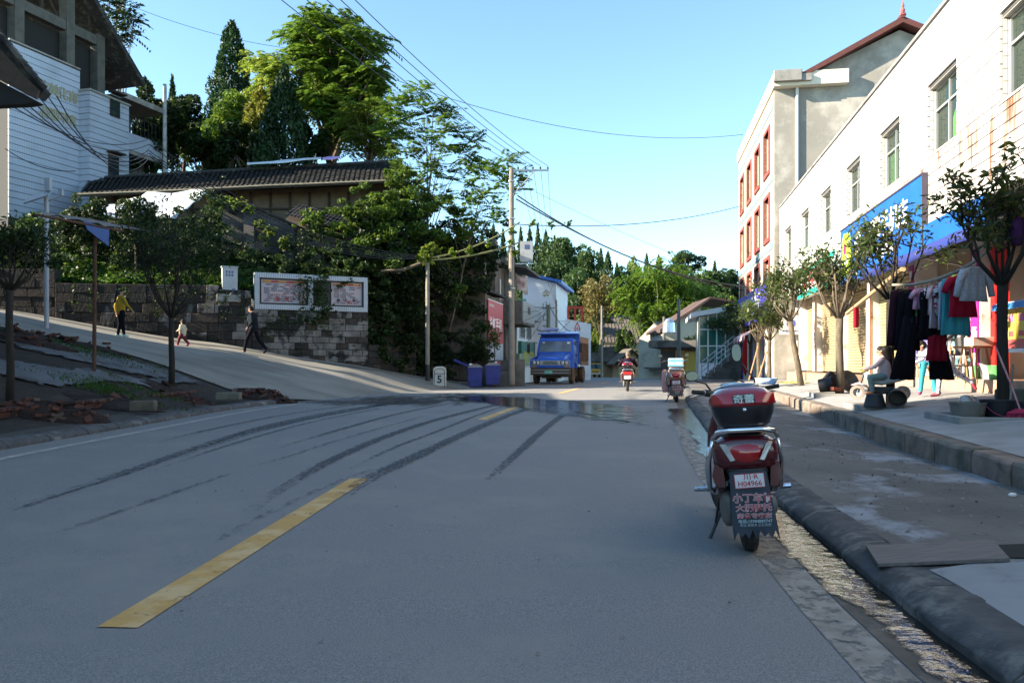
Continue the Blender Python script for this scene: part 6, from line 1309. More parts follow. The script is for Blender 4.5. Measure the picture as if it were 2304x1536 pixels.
    MB().tube([(-.205, -.19, .765), (-.175, -.245, .81), (-.10, -.26, .825), (.10, -.26, .825), (.175, -.245, .81), (.205, -.19, .765)], [.014, .017, .019, .019, .017, .014], 10).build('grab_rail', chrome, t, smooth=True)
    lens_ = [[(-.195*k, y, z) for k in (1, .5, 0, -.5, -1)] for y, z in ((-.238, .728), (-.250, .715), (-.262, .675), (-.255, .635), (-.236, .612))]
    for j, row in enumerate(lens_):
        for i in range(5): p = row[i]; row[i] = (p[0]*(1.02-.10*j*.5), p[1]+.055*abs(i-2)**1.6/3, p[2]+.006*abs(i-2)*(1 if j < 2 else -.2))
    MB().loft(lens_, cap=False, closed=False).build('tail_lamp', lens_r if name != 'x' else lens_r, t, smooth=True)
    for sx_ in (-1, 1): MB().prism([(sx_*.165, -.228, .735), (sx_*.125, -.250, .735), (sx_*.075, -.262, .632), (sx_*.105, -.255, .625)], (0, -.010, 0)).build('indicator_lens', lens_c, t, bevel=.003)
    MB().loft([sup((0, -.20, .765), .22, .04, 20), sup((0, -.14, .775), .28, .07, 20), sup((0, .1, .785), .30, .10, 20), sup((0, .3, .80), .28, .11, 20), sup((0, .5, .765), .22, .10, 20), sup((0, .58, .74), .14, .05, 20)]).build('seat', seat_m, t, smooth=True)
    # inner fender, plate, mud flap with lettering
    MB().loft([sup((0, -.20, .55), .26, .10), sup((0, 0, .52), .24, .14), sup((0, .25, .5), .2, .12)]).build('inner_fender', black, t, smooth=True)
    if flap:
        fm, l1, l2, l3, l4, l5, plate = flap
        n = 12; zz = [.555, .50, .40, .30, .20]; rows = []
        for z in zz: u = (.555-z)/.42; rows.append([((-.115-.03*u)+(.23+.06*u)*i/n+.02*u, -.238-.05*u-.006*math.sin(i*.8), z) for i in range(n+1)])
        last = rows[-1]; rows.append([(p[0]+.006, p[1]-.012, .125+(.045 if i % 2 else 0)+(.01*((i*7) % 3))) for i, p in enumerate(last)])
        o = MB().loft(rows, cap=False, closed=False).build('mud_flap', fm, t); s_ = o.modifiers.new('s', 'SOLIDIFY'); s_.thickness = .004
        fr_rot = (R(90-8), 0, 0)
        def put(txt, size, mt, z, sx=1, dx=.01, nm='flap_lettering', bold=.0, dep=.0008):
            u = (.555-z)/.42; text_mesh(txt, size, mt, nm, t, dep, (dx+.012*u, -.2425-.05*u-.008, z), fr_rot, sx, bold)
        edge = mat('letter_outline', (.50, .42, .45), .6)
        for txt, size, z, sx in ((l1, .062, .385, 1.0), (l2, .050, .325, 1.12), (l3, .036, .276, 1.2)):
            put(txt, size, edge, z, sx, bold=size*.045, dep=.0004); put(txt, size, red_ink, z, sx, bold=-.0, dep=.0024)
        put(l4, .026, mat('flap_pale_letter', (.30, .40, .44), .6), .243, 1.05, bold=.0006); put(l5, .021, mat('flap_pale_letter', (.30, .40, .44), .6), .219, 1.0)
        Mp = Matrix.Translation((.005, -.252, .497)) @ Matrix.Rotation(R(-8), 4, 'X') @ Matrix.Rotation(R(-2), 4, 'Y')
        pl_ = MB().box(-.094, .094, -.003, .0, -.046, .046).build('number_plate', plate_w, t, bevel=.001); pl_.matrix_local = Mp
        for (a, b, c, d) in ((-.094, .094, .042, .046), (-.094, .094, -.046, -.042), (-.094, -.090, -.046, .046), (.090, .094, -.046, .046)): MB().box(a, b, -.0046, -.0032, c, d).build('plate_border', red_ink, pl_)
        text_mesh(plate[0], .040, red_ink, 'plate_lettering', pl_, .001, (.01, -.0046-.0005, .022), (R(90), 0, 0), 1.25, .0007).matrix_parent_inverse = Matrix(); text_mesh(plate[1], .048, red_ink, 'plate_lettering', pl_, .001, (.0, -.0046-.0005, -.020), (R(90), 0, 0), .98, .0007)
    # floor board, leg shield, steering head, handlebar and instruments
    MB().loft([sup((0, .48, .33), .30, .10), sup((0, .70, .30), .32, .08), sup((0, .92, .30), .32, .08), sup((0, 1.0, .34), .34, .10)]).build('floor_board', black, t, smooth=True)
    MB().loft([[Vector((p.x, y+p.z*0, z))+Vector((0, (p.z)*1.0, 0)) for p in sup((0, 0, 0), w, d_, 16, 2.4)] for (y, z, w, d_) in ((1.0, .30, .34, .10), (1.05, .50, .38, .12), (1.08, .72, .34, .12), (1.05, .88, .22, .12), (1.03, .96, .14, .1))]).build('leg_shield', body, t, smooth=True)
    MB().loft([sup((0, .90, .99), .12, .07), sup((0, .95, 1.01), .26, .13), sup((0, 1.03, 1.0), .30, .15), sup((0, 1.12, .985), .24, .14), sup((0, 1.17, .97), .12, .07)], Mst).build('handlebar_cowl', body if name != 'y' else black, t, smooth=True)
    MB().loft([sup((0, .93, 1.065), .12, .012), sup((0, .99, 1.085), .17, .02), sup((0, 1.05, 1.08), .14, .02)], Mst).build('instrument_glass', mat('instrument_screen', (.20, .24, .25), .1, (.1, .13, .14), 6, coat=1), t, smooth=True)
    for sx_ in (-1, 1):
        MB().tube([(sx_*.10, .99, 1.01), (sx_*.19, .97, 1.02), (sx_*.24, .95, 1.03)], .027, 10, M=Mst).build('switch_housing', black, t, smooth=True)
        MB().tube([(sx_*.24, .95, 1.03), (sx_*.36, .90, 1.045)], .018, 10, M=Mst).build('grip', rubber, t)
        MB().lathe([(.022, 0), (.022, .015)], 12, Mst @ Matrix.Translation((sx_*.245, .948, 1.03)) @ Euler((0, R(sx_*78), 0)).to_matrix().to_4x4()).build('grip_collar', steel, t)
        MB().tube([(sx_*.20, .99, 1.02), (sx_*.30, .99, 1.01), (sx_*.36, .965, 1.0)], .007, 6, M=Mst).build('brake_lever', steel, t)
        q = (.08, 1.03, 1.33) if sx_ > 0 and steer > 9 else (sx_*.34, .95, 1.17)
        MB().tube([(sx_*.17, .98, 1.03), (sx_*.21, 1.0, 1.10), (q[0], q[1]+.01, q[2]-.03)], .0075, 8, M=Mst).build('mirror_arm', black, t, smooth=True)
        mr = MB().loft([[Vector((q[0], q[1], q[2]))+Vector((p.x, dy, p.z)) for p in sup((0, 0, 0), (.09 if q[2] > 1.3 else .11)*s_, (.15 if q[2] > 1.3 else .085)*s_, 20, 2.3)] for dy, s_ in ((-.004, .94), (0, 1), (.02, .9), (.035, .4))], Mst).build('mirror', black, t, smooth=True, auto=40)
        MB().loft([[Vector((q[0], q[1]-.006, q[2]))+Vector((p.x, 0, p.z)) for p in sup((0, 0, 0), (.078 if q[2] > 1.3 else .10), (.135 if q[2] > 1.3 else .07), 20, 2.3)], [Vector((q[0], q[1]-.0045, q[2]))+Vector((p.x, 0, p.z)) for p in sup((0, 0, 0), (.078 if q[2] > 1.3 else .10), (.135 if q[2] > 1.3 else .07), 20, 2.3)]], Mst).build('mirror_glass', mat('mirror_dark_reflection', (.07, .08, .09), .12, metal=1), mr)  # a dark reflection is put into the mirror colour
    if stand:
        MB().tube([(-.12, .38, .25), (-.22, .30, .06), (-.25, .27, .008)], .012, 7).tube([(-.25, .27, .008), (-.33, .20, .01), (-.36, .27, .01)], .008, 6).tube([(-.17, .1, .33), (-.20, .22, .14)], .01, 6).build('side_stand', mat('spring_steel', (.06, .06, .06), .5, metal=.5), t)
    if box:
        z0 = .835
        bxo = MB().loft([[Vector((p.x, p.y+yc-.045, z)) for p in [Vector((q.x, q.z, 0)) for q in sup((0, 0, 0), w, d_, 28, 3.4)]] for z, w, d_, yc in ((z0, .27, .24, -.08), (z0+.02, .33, .29, -.08), (z0+.09, .385, .34, -.08), (z0+.135, .40, .36, -.08), (z0+.14, .40, .36, -.08))]).build('top_box', box_base, t, smooth=True, auto=50)
        lid = MB().loft([[Vector((p.x, p.y+yc-.045, z)) for p in [Vector((q.x, q.z, 0)) for q in sup((0, 0, 0), w, d_, 28, 3.2)]] for z, w, d_, yc in ((z0+.142, .405, .365, -.08), (z0+.15, .425, .385, -.08), (z0+.175, .42, .38, -.08), (z0+.215, .385, .34, -.07), (z0+.245, .31, .27, -.05), (z0+.262, .20, .17, -.04), (z0+.267, .06, .05, -.04))]).build('box_lid', box_lid, t, smooth=True, auto=60)
        MB().loft([[Vector((p.x, p.y-.07, z)) for p in [Vector((q.x, q.z, 0)) for q in sup((0, 0, 0), w, d_, 24, 2.6)]] for z, w, d_ in ((z0+.255, .27, .20), (z0+.275, .22, .16), (z0+.285, .10, .08))]).build('lid_panel', mat('smoked_panel', (.10, .13, .18), .15, coat=1), lid, smooth=True)
        for sx_ in (-1, 1):
            rows = []
            for z, dd in ((z0+.162, -.005), (z0+.20, -.004), (z0+.222, .012)):
                rows.append([(sx_*x, -.125-(.195-.35*(z-z0-.16))*(max(1e-6, 1-(x/.222)**3.2))**(1/3.2)+dd*.6-.004, z) for x in (.07, .09, .12, .15, .175, .193)])
            MB().loft(rows, cap=False, closed=False).build('box_reflector', lens_r, lid, smooth=True)
        MB().lathe([(.011, 0), (.011, .006), (.004, .008)], 12, Matrix.Translation((.0, -.307, z0+.12)) @ Euler((R(90), 0, 0)).to_matrix().to_4x4()).build('lock', chrome, bxo)
        MB().box(-.11, .11, -.2, .1, .80, .834).build('box_rack', black, t)
        return t, lid, z0
    return t
dred = paint('dark_red_paint', (.085, .006, .010), .25, 1.0, dirt=(.10, .05, .045)); rred = paint('box_red_paint', (.30, .006, .018), .2, 1.0)
loc = (1.60, 5.25, .045)
sc, lid, z0 = scooter('parked_scooter', 'dark red scooter with top box parked nearest in the right foreground by the kerb', loc, R(-11), -4.0, dred, rred, mat('box_black', (.012, .010, .014), .3, coat=.5),
    (mat('mud_flap_blue', (.022, .034, .058), .7, (.03, .04, .055), 5), '小丁车行', '大阳摩托', '宗盘专卖店', '电话:15984889747', '地址:青狮乡卫生院旁', ('川·R', 'H04966')), steer=20)
text_mesh('奇蕾', .058, mat('badge_outline', (.02, .02, .03), .4), 'box_lettering', lid, .001, (0, -.3165, z0+.186), (R(82), 0, 0), 1.15, .005)
text_mesh('奇蕾', .058, mat('badge_pale', (.55, .68, .66), .4), 'box_lettering', lid, .004, (0, -.3175, z0+.186), (R(82), 0, 0), 1.15, .0005)
mud_pink = mat('dusty_red_paint', (.26, .09, .07), .6, (.32, .2, .14), 3, dirt=(.36, .28, .2), dscale=3, dlo=.5, dhi=.7)
dusty = mat('dusty_black', (.12, .10, .08), .8, (.06, .05, .045), 6)
s2 = scooter('parked_scooter', 'dusty pink red scooter parked at the kerb beyond the foreground scooter', (P(1522, 0, 22.3).x, 22.3, zg(22.3)), R(-10), -2, mud_pink, mud_pink, dusty,
    (dusty, '小丁车行', '力帆摩托', '专卖店', '电话:8247', '龙江镇', ('川·R', 'D2217')), box=False)
o2 = s2.location; s2.scale = (1.15,)*3
gb = thing('gift_box', 'glossy blue white packed box tied on the rack of the pink scooter', 'box', (o2.x-.02, o2.y-.05, o2.z+1.0), R(-8))
MB().box(-.22, .20, -.16, .16, 0, .26).build('carton', mat('foil_blue', (.35, .50, .62), .2, (.65, .66, .68), 5, metal=.3), gb, bevel=.03); MB().box(-.222, .202, -.163, .163, .03, .06).box(-.222, .202, -.163, .163, .17, .2).build('strap', mat('cyan_strap', (.1, .45, .6), .4), gb)
fs = MB().loft([[Vector((-.34+.05*math.sin(z*3), 0, 0))+Vector((p.x, p.z+.1, z)) for p in sup((0, 0, 0), w, .10, 14)] for z, w in ((.28, .16), (.4, .24), (.62, .27), (.80, .24), (.90, .16), (.93, .05))], Matrix.Translation(s2.location) @ Matrix.Rotation(R(-10), 4, 'Z')).build('folded_seat_cover', mat('pink_plastic', (.55, .22, .20), .5, (.6, .35, .3), 4), smooth=True)
tag(fs, 'pale pink plastic leg guard panel hanging on the left side of the pink scooter', 'guard panel')
rider_sc = scooter('ridden_scooter', 'dark red scooter with white trim being ridden away along the road', (P(1412, 0, 29.5).x, 29.5, zg(29.5)), R(-9), 0, dred, dred, mat('box_black', (.012, .010, .014), .3), None, stand=False)[0]
MB().box(-.13, .13, -.262, -.252, .46, .60).build('number_plate', plate_w, rider_sc); MB().box(-.17, .17, -.275, -.262, .63, .74).build('tail_lamp', mat('lit_red', (.55, .02, .02), .3), rider_sc)
# ---- blue dump truck, local -y is its front (faces the camera)
blue_p = paint('truck_blue', (.014, .10, .55), .35, .5, dirt=(.10, .12, .22))
TK = thing('dump_truck', 'blue long nosed dump truck parked facing the camera on the left of the road', 'truck', (P(1237, 0, 37.2).x, 37.0, zg(37)+.005), R(-13)); TK.scale = (.93, 1, .98)
truck_dark = mat('truck_underside', (.035, .028, .022), .9, (.06, .045, .03), 3)
rust = mat('dusty_rust', (.20, .11, .055), .9, (.12, .07, .045), 3)
def wheel(par, x, y, r, w, name='wheel', hubm=rust, dual=False):
    Mw = Matrix.Translation((x, y, r)) @ Euler((0, R(90), 0)).to_matrix().to_4x4()
    wt = MB().lathe([(r*.58, -w*.45), (r*.9, -w/2), (r, -w*.36), (r, w*.36), (r*.9, w/2), (r*.58, w*.45), (r*.58, -w*.45)], 28, Mw, cap=False).build(name, rubber if par != TK else mat('muddy_tyre', (.05, .04, .03), .95, (.11, .075, .045), 5), par, smooth=True, auto=40)
    s_ = 1 if x > 0 else -1
    MB().lathe([(r*.58, s_*w*.40), (r*.52, s_*w*.25), (r*.25, s_*w*.2), (r*.2, s_*w*.46), (.01, s_*w*.46)], 20, Mw, cap=False).build('rim', hubm, wt)
    for k in range(6): a = 2*math.pi*k/6; MB().cyl((x+s_*w*.2, y+math.cos(a)*r*.33, r+math.sin(a)*r*.33), (x+s_*w*.32, y+math.cos(a)*r*.33, r+math.sin(a)*r*.33), .02, n=6).build('wheel_nut', steel, wt)
for sx_ in (-1, 1):
    wheel(TK, sx_*.93, 1.15, .43, .24); wheel(TK, sx_*.95, 4.6, .43, .24); wheel(TK, sx_*.68, 4.6, .43, .22)
MB().box(-1.02, 1.02, .02, .22, .46, .80).build('bumper', mat('bumper_brown', (.06, .05, .04), .7, (.10, .07, .05), 4), TK, bevel=.02)
for z in (.55, .68): MB().box(-.98, .98, .0, .02, z, z+.03).build('bumper_rib', steel, TK)
MB().box(-.75, .75, .5, 5.6, .35, .75).build('chassis', truck_dark, TK); MB().box(-.5, .5, .3, .5, .30, .6).build('axle_cover', truck_dark, TK)
MB().box(-.28, .12, -.012, -.001, .50, .68).build('number_plate', mat('teal_plate', (.01, .30, .24), .5), TK)
text_mesh('川R·34881', .13, wht, 'plate_lettering', TK, .002, (-.08, -.015, .59), (R(90), 0, 0), .75)
nose = MB().box(-1.05, 1.05, .10, 1.75, .80, 1.22); nose.build('nose', blue_p, TK, bevel=.05, seg=3)
MB().loft([[(-.72, .16, 1.18), (.72, .16, 1.18), (.72, .2, 1.30), (-.72, .2, 1.30)], [(-.80, .9, 1.18), (.80, .9, 1.18), (.74, .9, 1.44), (-.74, .9, 1.44)], [(-.92, 1.55, 1.18), (.92, 1.55, 1.18), (.84, 1.5, 1.55), (-.84, 1.5, 1.55)]]).build('bonnet', blue_p, TK, bevel=.06, seg=3)
MB().box(-.98, .98, .075, .10, .93, 1.16).build('grille_panel', mat('silver_trim', (.42, .42, .42), .4, metal=.5), TK, bevel=.01)
for k in range(3): MB().box(-.40+.02*k, .40-.02*k, .06, .074, .97+.06*k, 1.0+.06*k).build('grille_slot', black, TK)
for sx_ in (-1, 1):
    MB().box(sx_*.52, sx_*.95, .062, .0745, .96, 1.14).build('lamp_housing', black, TK)
    for x in (.64, .84): MB().lathe([(.085, 0), (.07, .02), (.01, .03)], 16, Matrix.Translation((sx_*x, .062, 1.05)) @ Euler((R(90), 0, 0)).to_matrix().to_4x4()).build('headlight', lens_c, TK)
    MB().box(sx_*.70, sx_*1.0, .09, .099, .83, .92).build('indicator', mat('grey_amber_lens', (.22, .17, .12), .3), TK)
    MB().prism([(sx_*1.04, .55, .80), (sx_*1.04, .75, 1.0), (sx_*1.04, 1.15, 1.08), (sx_*1.04, 1.6, 1.0), (sx_*1.04, 1.8, .75), (sx_*1.04, 1.95, .75), (sx_*1.04, 1.95, 1.4), (sx_*1.04, .4, 1.24), (sx_*1.04, .3, .80)], (sx_*.07, 0, 0)).build('wheel_arch', blue_p, TK)
    MB().prism([(sx_*.97, 1.62, 1.58), (sx_*.93, 1.85, 2.12), (sx_*.93, 2.55, 2.12), (sx_*.97, 2.55, 1.58)], (sx_*.015, 0, 0)).build('side_window', glass, TK)
    MB().box(sx_*1.10, sx_*1.12, 1.5, 1.52, 1.2, 2.1).tube([(sx_*.95, 1.4, 2.05), (sx_*1.35, 1.2, 2.1), (sx_*1.37, 1.2, 1.5), (sx_*1.05, 1.4, 1.35)], .015, 6).build('mirror_arm', black, TK)
    MB().box(sx_*1.30, sx_*1.46, 1.17, 1.21, 1.55, 2.0).build('mirror', black, TK, bevel=.03)
MB().loft([[(-1.0, 1.45, .8), (1.0, 1.45, .8), (1.0, 2.75, .8), (-1.0, 2.75, .8)], [(-1.0, 1.45, 1.55), (1.0, 1.45, 1.55), (1.0, 2.75, 1.55), (-1.0, 2.75, 1.55)], [(-.93, 1.75, 2.2), (.93, 1.75, 2.2), (.93, 2.75, 2.2), (-.93, 2.75, 2.2)], [(-.85, 1.85, 2.3), (.85, 1.85, 2.3), (.85, 2.7, 2.3), (-.85, 2.7, 2.3)]]).build('cab', blue_p, TK, bevel=.04, seg=2)
MB().loft([[(-.86, 1.465, 1.60), (.86, 1.465, 1.60), (.83, 1.715, 2.14), (-.83, 1.715, 2.14)], [(-.86, 1.45, 1.60), (.86, 1.45, 1.60), (.83, 1.70, 2.14), (-.83, 1.70, 2.14)]]).build('windscreen', mat('windscreen', (.10, .12, .15), .06, (.16, .18, .21), 2, spec=.9), TK)
for a_, b_ in (((-.55, 1.50, 1.62), (-.05, 1.46, 1.60)), ((.0, 1.54, 1.72), (.5, 1.46, 1.60))): MB().tube([a_, b_], .012, 5).build('wiper', black, TK)
MB().box(-.72, -.6, 1.66, 1.68, 2.02, 2.1).box(.6, .74, 1.64, 1.66, 1.98, 2.1).build('windscreen_sticker', wht, TK)
MB().box(-1.08, 1.08, 2.9, 2.98, 1.0, 2.55).build('bed_front', blue_p, TK); MB().prism([(-1.1, 2.2, 2.50), (1.1, 2.2, 2.50), (1.1, 3.0, 2.62), (-1.1, 3.0, 2.62)], (0, 0, .05)).build('cab_guard', blue_p, TK)
MB().box(-1.08, 1.08, 2.99, 5.9, .98, 1.1).build('bed_floor', rust, TK)
for sx_ in (-1, 1):
    MB().box(sx_*1.04, sx_*1.10, 2.99, 5.9, 1.10, 2.1).build('bed_side', mat('bed_purple_blue', (.06, .06, .16), .7, (.12, .09, .08), 3), TK)
    for k in range(7): MB().box(sx_*1.101, sx_*1.16, 3.05+k*.45, 3.13+k*.45, 1.12, 2.08).build('bed_rib', rust, TK)
    MB().box(sx_*1.101, sx_*1.15, 2.99, 5.9, 2.09, 2.4).build('side_board', mat('bed_plank', (.30, .17, .10), .85, (.22, .12, .07), 2, stretch=(1, .3, 3)), TK)
    MB().box(sx_*1.1, sx_*1.15, 2.99, 5.9, .92, 1.1).build('bed_edge', rust, TK)
tt_ = thing('tarpaulin_roll', 'rolled white and blue tarpaulin lying on top of the blue truck cab guard', 'tarpaulin', (TK.location.x, TK.location.y+2.6, TK.location.z+2.62), R(-5))
MB().loft([[Vector((x, 0, 0))+Vector((0, p.x, p.z+.1)) for p in sup((0, 0, 0), w, w*.7, 12)] for x, w in ((-.55, .1), (-.45, .3), (-.2, .33), (-.05, .22), (.1, .27), (.45, .25), (.6, .1))]).build('roll', mat('dirty_tarp', (.5, .5, .5), .7, (.2, .25, .5), 3), tt_, smooth=True)
# ---- yellow light truck and cars far along
YT = thing('flatbed_truck', 'small yellow flatbed truck facing the camera far down the road', 'truck', (P(1336, 0, 103).x, 101, zg(101)), R(8)); YT.scale = (.95,)*3
yel = paint('truck_yellow', (.55, .30, .015), .4, .4)
MB().loft([[(-.95, 0, .55), (.95, 0, .55), (.95, 1.6, .55), (-.95, 1.6, .55)], [(-.95, 0, 1.15), (.95, 0, 1.15), (.95, 1.6, 1.15), (-.95, 1.6, 1.15)], [(-.85, .35, 1.95), (.85, .35, 1.95), (.85, 1.6, 1.95), (-.85, 1.6, 1.95)]]).build('cab', yel, YT, bevel=.05)
MB().loft([[(-.82, .03, 1.2), (.82, .03, 1.2), (.76, .31, 1.85), (-.76, .31, 1.85)], [(-.82, -.0, 1.2), (.82, -.0, 1.2), (.76, .27, 1.85), (-.76, .27, 1.85)]]).build('windscreen', glass, YT)
MB().box(-.95, .95, -.06, -.002, .45, .62).build('bumper', mat('silver_trim', (.42, .42, .42), .4, metal=.5), YT); MB().box(-.5, .5, -.02, -.003, .75, .88).build('grille', black, YT)
for sx_ in (-1, 1):
    MB().box(sx_*.6, sx_*.9, -.03, -.003, .74, .9).build('headlight', lens_c, YT); wheel(YT, sx_*.8, .8, .36, .2); wheel(YT, sx_*.8, 3.7, .36, .3)
    MB().box(sx_*.96, sx_*1.0, .4, 1.2, 1.2, 1.75).build('side_window', glass, YT)
MB().box(-1.0, 1.0, 1.8, 4.8, .7, .82).build('bed_floor', rust, YT)
for a in ((-1, -.96, 1.8, 4.8, .82, 1.25), (.96, 1, 1.8, 4.8, .82, 1.25), (-.96, .96, 1.8, 1.86, .82, 1.9), (-.96, .96, 4.74, 4.8, .82, 1.25)): MB().box(*a).build('bed_side', mat('bed_grey_brown', (.2, .15, .11), .8), YT)
MB().box(-.4, .4, 1.6, 4.7, .4, .69).build('chassis', truck_dark, YT)
def car(label, loc, rz_, m_):
    t = thing('parked_car', label, 'car', loc, rz_)      # local x along the car
    prof = [(-2.15, .45), (-2.2, .75), (-2.0, .88), (-1.2, .95), (-.65, 1.38), (.55, 1.42), (1.35, 1.0), (2.0, .92), (2.2, .7), (2.15, .35), (-2.1, .3)]
    MB().loft([[(x, y*s_, z) if z > .98 else (x, y, z) for x, z in prof] for y, s_ in ((-.84, .82), (.84, .82))]).build('body', m_, t, bevel=.06, seg=3)
    for s_ in (-1, 1):
        MB().prism([(-1.1, s_*.80, .98), (-.6, s_*.715, 1.32), (.45, s_*.715, 1.35), (1.15, s_*.80, 1.02)], (0, s_*.03, 0)).build('side_window', glass, t)
        MB().box(-.12, -.06, s_*.72, s_*.85, .98, 1.36).build('door_pillar', m_, t)
        for x in (-1.35, 1.35):
            Mw = Matrix.Translation((x, s_*.78, .31)) @ Euler((R(90), 0, 0)).to_matrix().to_4x4()
            w_ = MB().lathe([(.2, -.1), (.3, -.1), (.31, -.05), (.31, .05), (.3, .1), (.2, .1), (.2, -.1)], 20, Mw, cap=False).build('wheel', rubber, t); MB().lathe([(.2, 0), (.02, 0)], 14, Mw, cap=False).build('rim', steel, w_)
    for x, w_ in ((-1.0, .32), (1.0, .3)): MB().prism([(x-.25 if x < 0 else x-.4, -.62, 1.0 if x < 0 else 1.36), (x+.3 if x < 0 else x+.32, -.6, 1.36 if x < 0 else 1.03), (x+.3 if x < 0 else x+.32, .6, 1.36 if x < 0 else 1.03), (x-.25 if x < 0 else x-.4, .62, 1.0 if x < 0 else 1.36)], (-.02 if x < 0 else .02, 0, .05)).build('screen', glass, t)
    for s_ in (-.6, .6): MB().box(-2.2, -2.1, s_-.15, s_+.15, .66, .8).build('headlight', lens_c, t)
    return t
silver = paint('silver_car_paint', (.50, .53, .57), .3, .8); car('silver sedan parked side on at the far bend of the road', P(1468, 0, 112).x*Vector((1, 0, 0))+Vector((0, 112, zg(112))), R(8), silver)
car('pale blue car mostly hidden behind the silver sedan', P(1440, 0, 118).x*Vector((1, 0, 0))+Vector((0, 118, zg(118))), R(20), paint('pale_blue_car_paint', (.35, .48, .60), .3, .8))
# ------------------------------------------------------------------ people (one continuous surface each, from blended volumes)
skin = mat('skin', (.42, .24, .16), .55, (.38, .21, .14), 6); hair_m = mat('black_hair', (.008, .007, .006), .6, (.016, .013, .011), 30, stretch=(1, 1, .15), spec=.2)
def blob(name, prims, m_, parent, vox=.014, sm=2):
    """prims: ('c', p0, r0, p1, r1) tapered limb, ('e', centre, radii) ellipsoid -> voxel remeshed into one skin"""
    mb = MB()
    for p in prims:
        if p[0] == 'c':
            a, b = Vector(p[1]), Vector(p[3]); n = max(2, int((b-a).length/.04)); fl = p[5] if len(p) > 5 else None
            mb.tube([a.lerp(b, i/n) for i in range(n+1)], [p[2]+(p[4]-p[2])*i/n for i in range(n+1)], 12); mb.ball(a, p[2], 6); mb.ball(b, p[4], 6)
        else: mb.ball(p[1], p[2], 8)
    me = mb.mesh(name, m_); tmp = bpy.data.objects.new('tmp', me); C.objects.link(tmp)
    r = tmp.modifiers.new('r', 'REMESH'); r.mode = 'VOXEL'; r.voxel_size = vox; r.use_smooth_shade = True
    s = tmp.modifiers.new('s', 'SMOOTH'); s.factor = .6; s.iterations = sm
    dg = bpy.context.evaluated_depsgraph_get(); out = bpy.data.meshes.new_from_object(tmp.evaluated_get(dg)); bpy.data.objects.remove(tmp)
    out.materials.clear(); out.materials.append(m_); out.polygons.foreach_set('use_smooth', [True]*len(out.polygons)); out.name = name
    return _link(name, out, parent)
def hand(elbow, wrist, s=1, curl=.35):
    """palm, four unequal bent fingers and a thumb, continuing the forearm"""
    e, w = Vector(elbow), Vector(wrist); d = (w-e).normalized(); side = d.cross(Vector((0, 1, 0))); side = side.normalized() if side.length > .1 else Vector((1, 0, 0)); nr = d.cross(side).normalized()
    out = [('c', w, .024*s, w+d*.08*s, .030*s)]
    for k, (off, L_) in enumerate(((-.026, .062), (-.009, .072), (.009, .068), (.026, .052))):
        b = w+d*.085*s+side*off*s; m = b+d*L_*.55*s+nr*curl*.02*s; t = m+(d+nr*curl*1.6).normalized()*L_*.5*s; out += [('c', b, .009*s, m, .008*s), ('c', m, .008*s, t, .0065*s)]
    b = w+d*.03*s-side*.026*s; m = b+(d*.6-side*.8).normalized()*.04*s; out += [('c', b, .012*s, m, .0095*s), ('c', m, .0095*s, m+d*.03*s, .008*s)]
    return out
def head(c, f, s=1, tilt=0, hairstyle='short'):
    """head at c looking along f; returns skin prims and hair prims and eye data"""
    c = Vector(c); f = Vector(f).normalized(); up = Vector((0, 0, 1)); up = (up-f*up.dot(f)).normalized(); sd = f.cross(up)
    sk = [('e', c+up*.02*s-f*.012*s, (.074*s, .085*s, .085*s)), ('e', c-up*.045*s+f*.022*s, (.052*s, .052*s, .055*s)), ('c', c+f*.075*s-up*.005*s, .010*s, c+f*.094*s-up*.028*s, .013*s), ('c', c+f*.072*s-up*.06*s-sd*.016*s, .009*s, c+f*.072*s-up*.06*s+sd*.016*s, .009*s),
          ('e', c+sd*.078*s-f*.01*s, (.014*s, .018*s, .028*s)), ('e', c-sd*.078*s-f*.01*s, (.014*s, .018*s, .028*s)), ('c', c+f*.068*s+up*.022*s-sd*.04*s, .012*s, c+f*.068*s+up*.022*s+sd*.04*s, .012*s)]
    hr = [('e', c+up*.04*s-f*.026*s, (.086*s, .094*s, .082*s)), ('e', c-f*.045*s-up*.01*s, (.080*s, .07*s, .085*s))]
    return sk, hr, (c, f, up, sd, s)
def face(par, hd):
    c, f, up, sd, s = hd
    for k in (-1, 1): MB().ball(c+f*.082*s+sd*k*.03*s+up*.005*s, .009*s, 5).build('eye', black, par)
    MB().tube([c+f*.090*s-up*.058*s-sd*.02*s, c+f*.094*s-up*.056*s, c+f*.090*s-up*.058*s+sd*.02*s], .004*s, 5).build('mouth', mat('lips', (.30, .09, .07), .5), par)
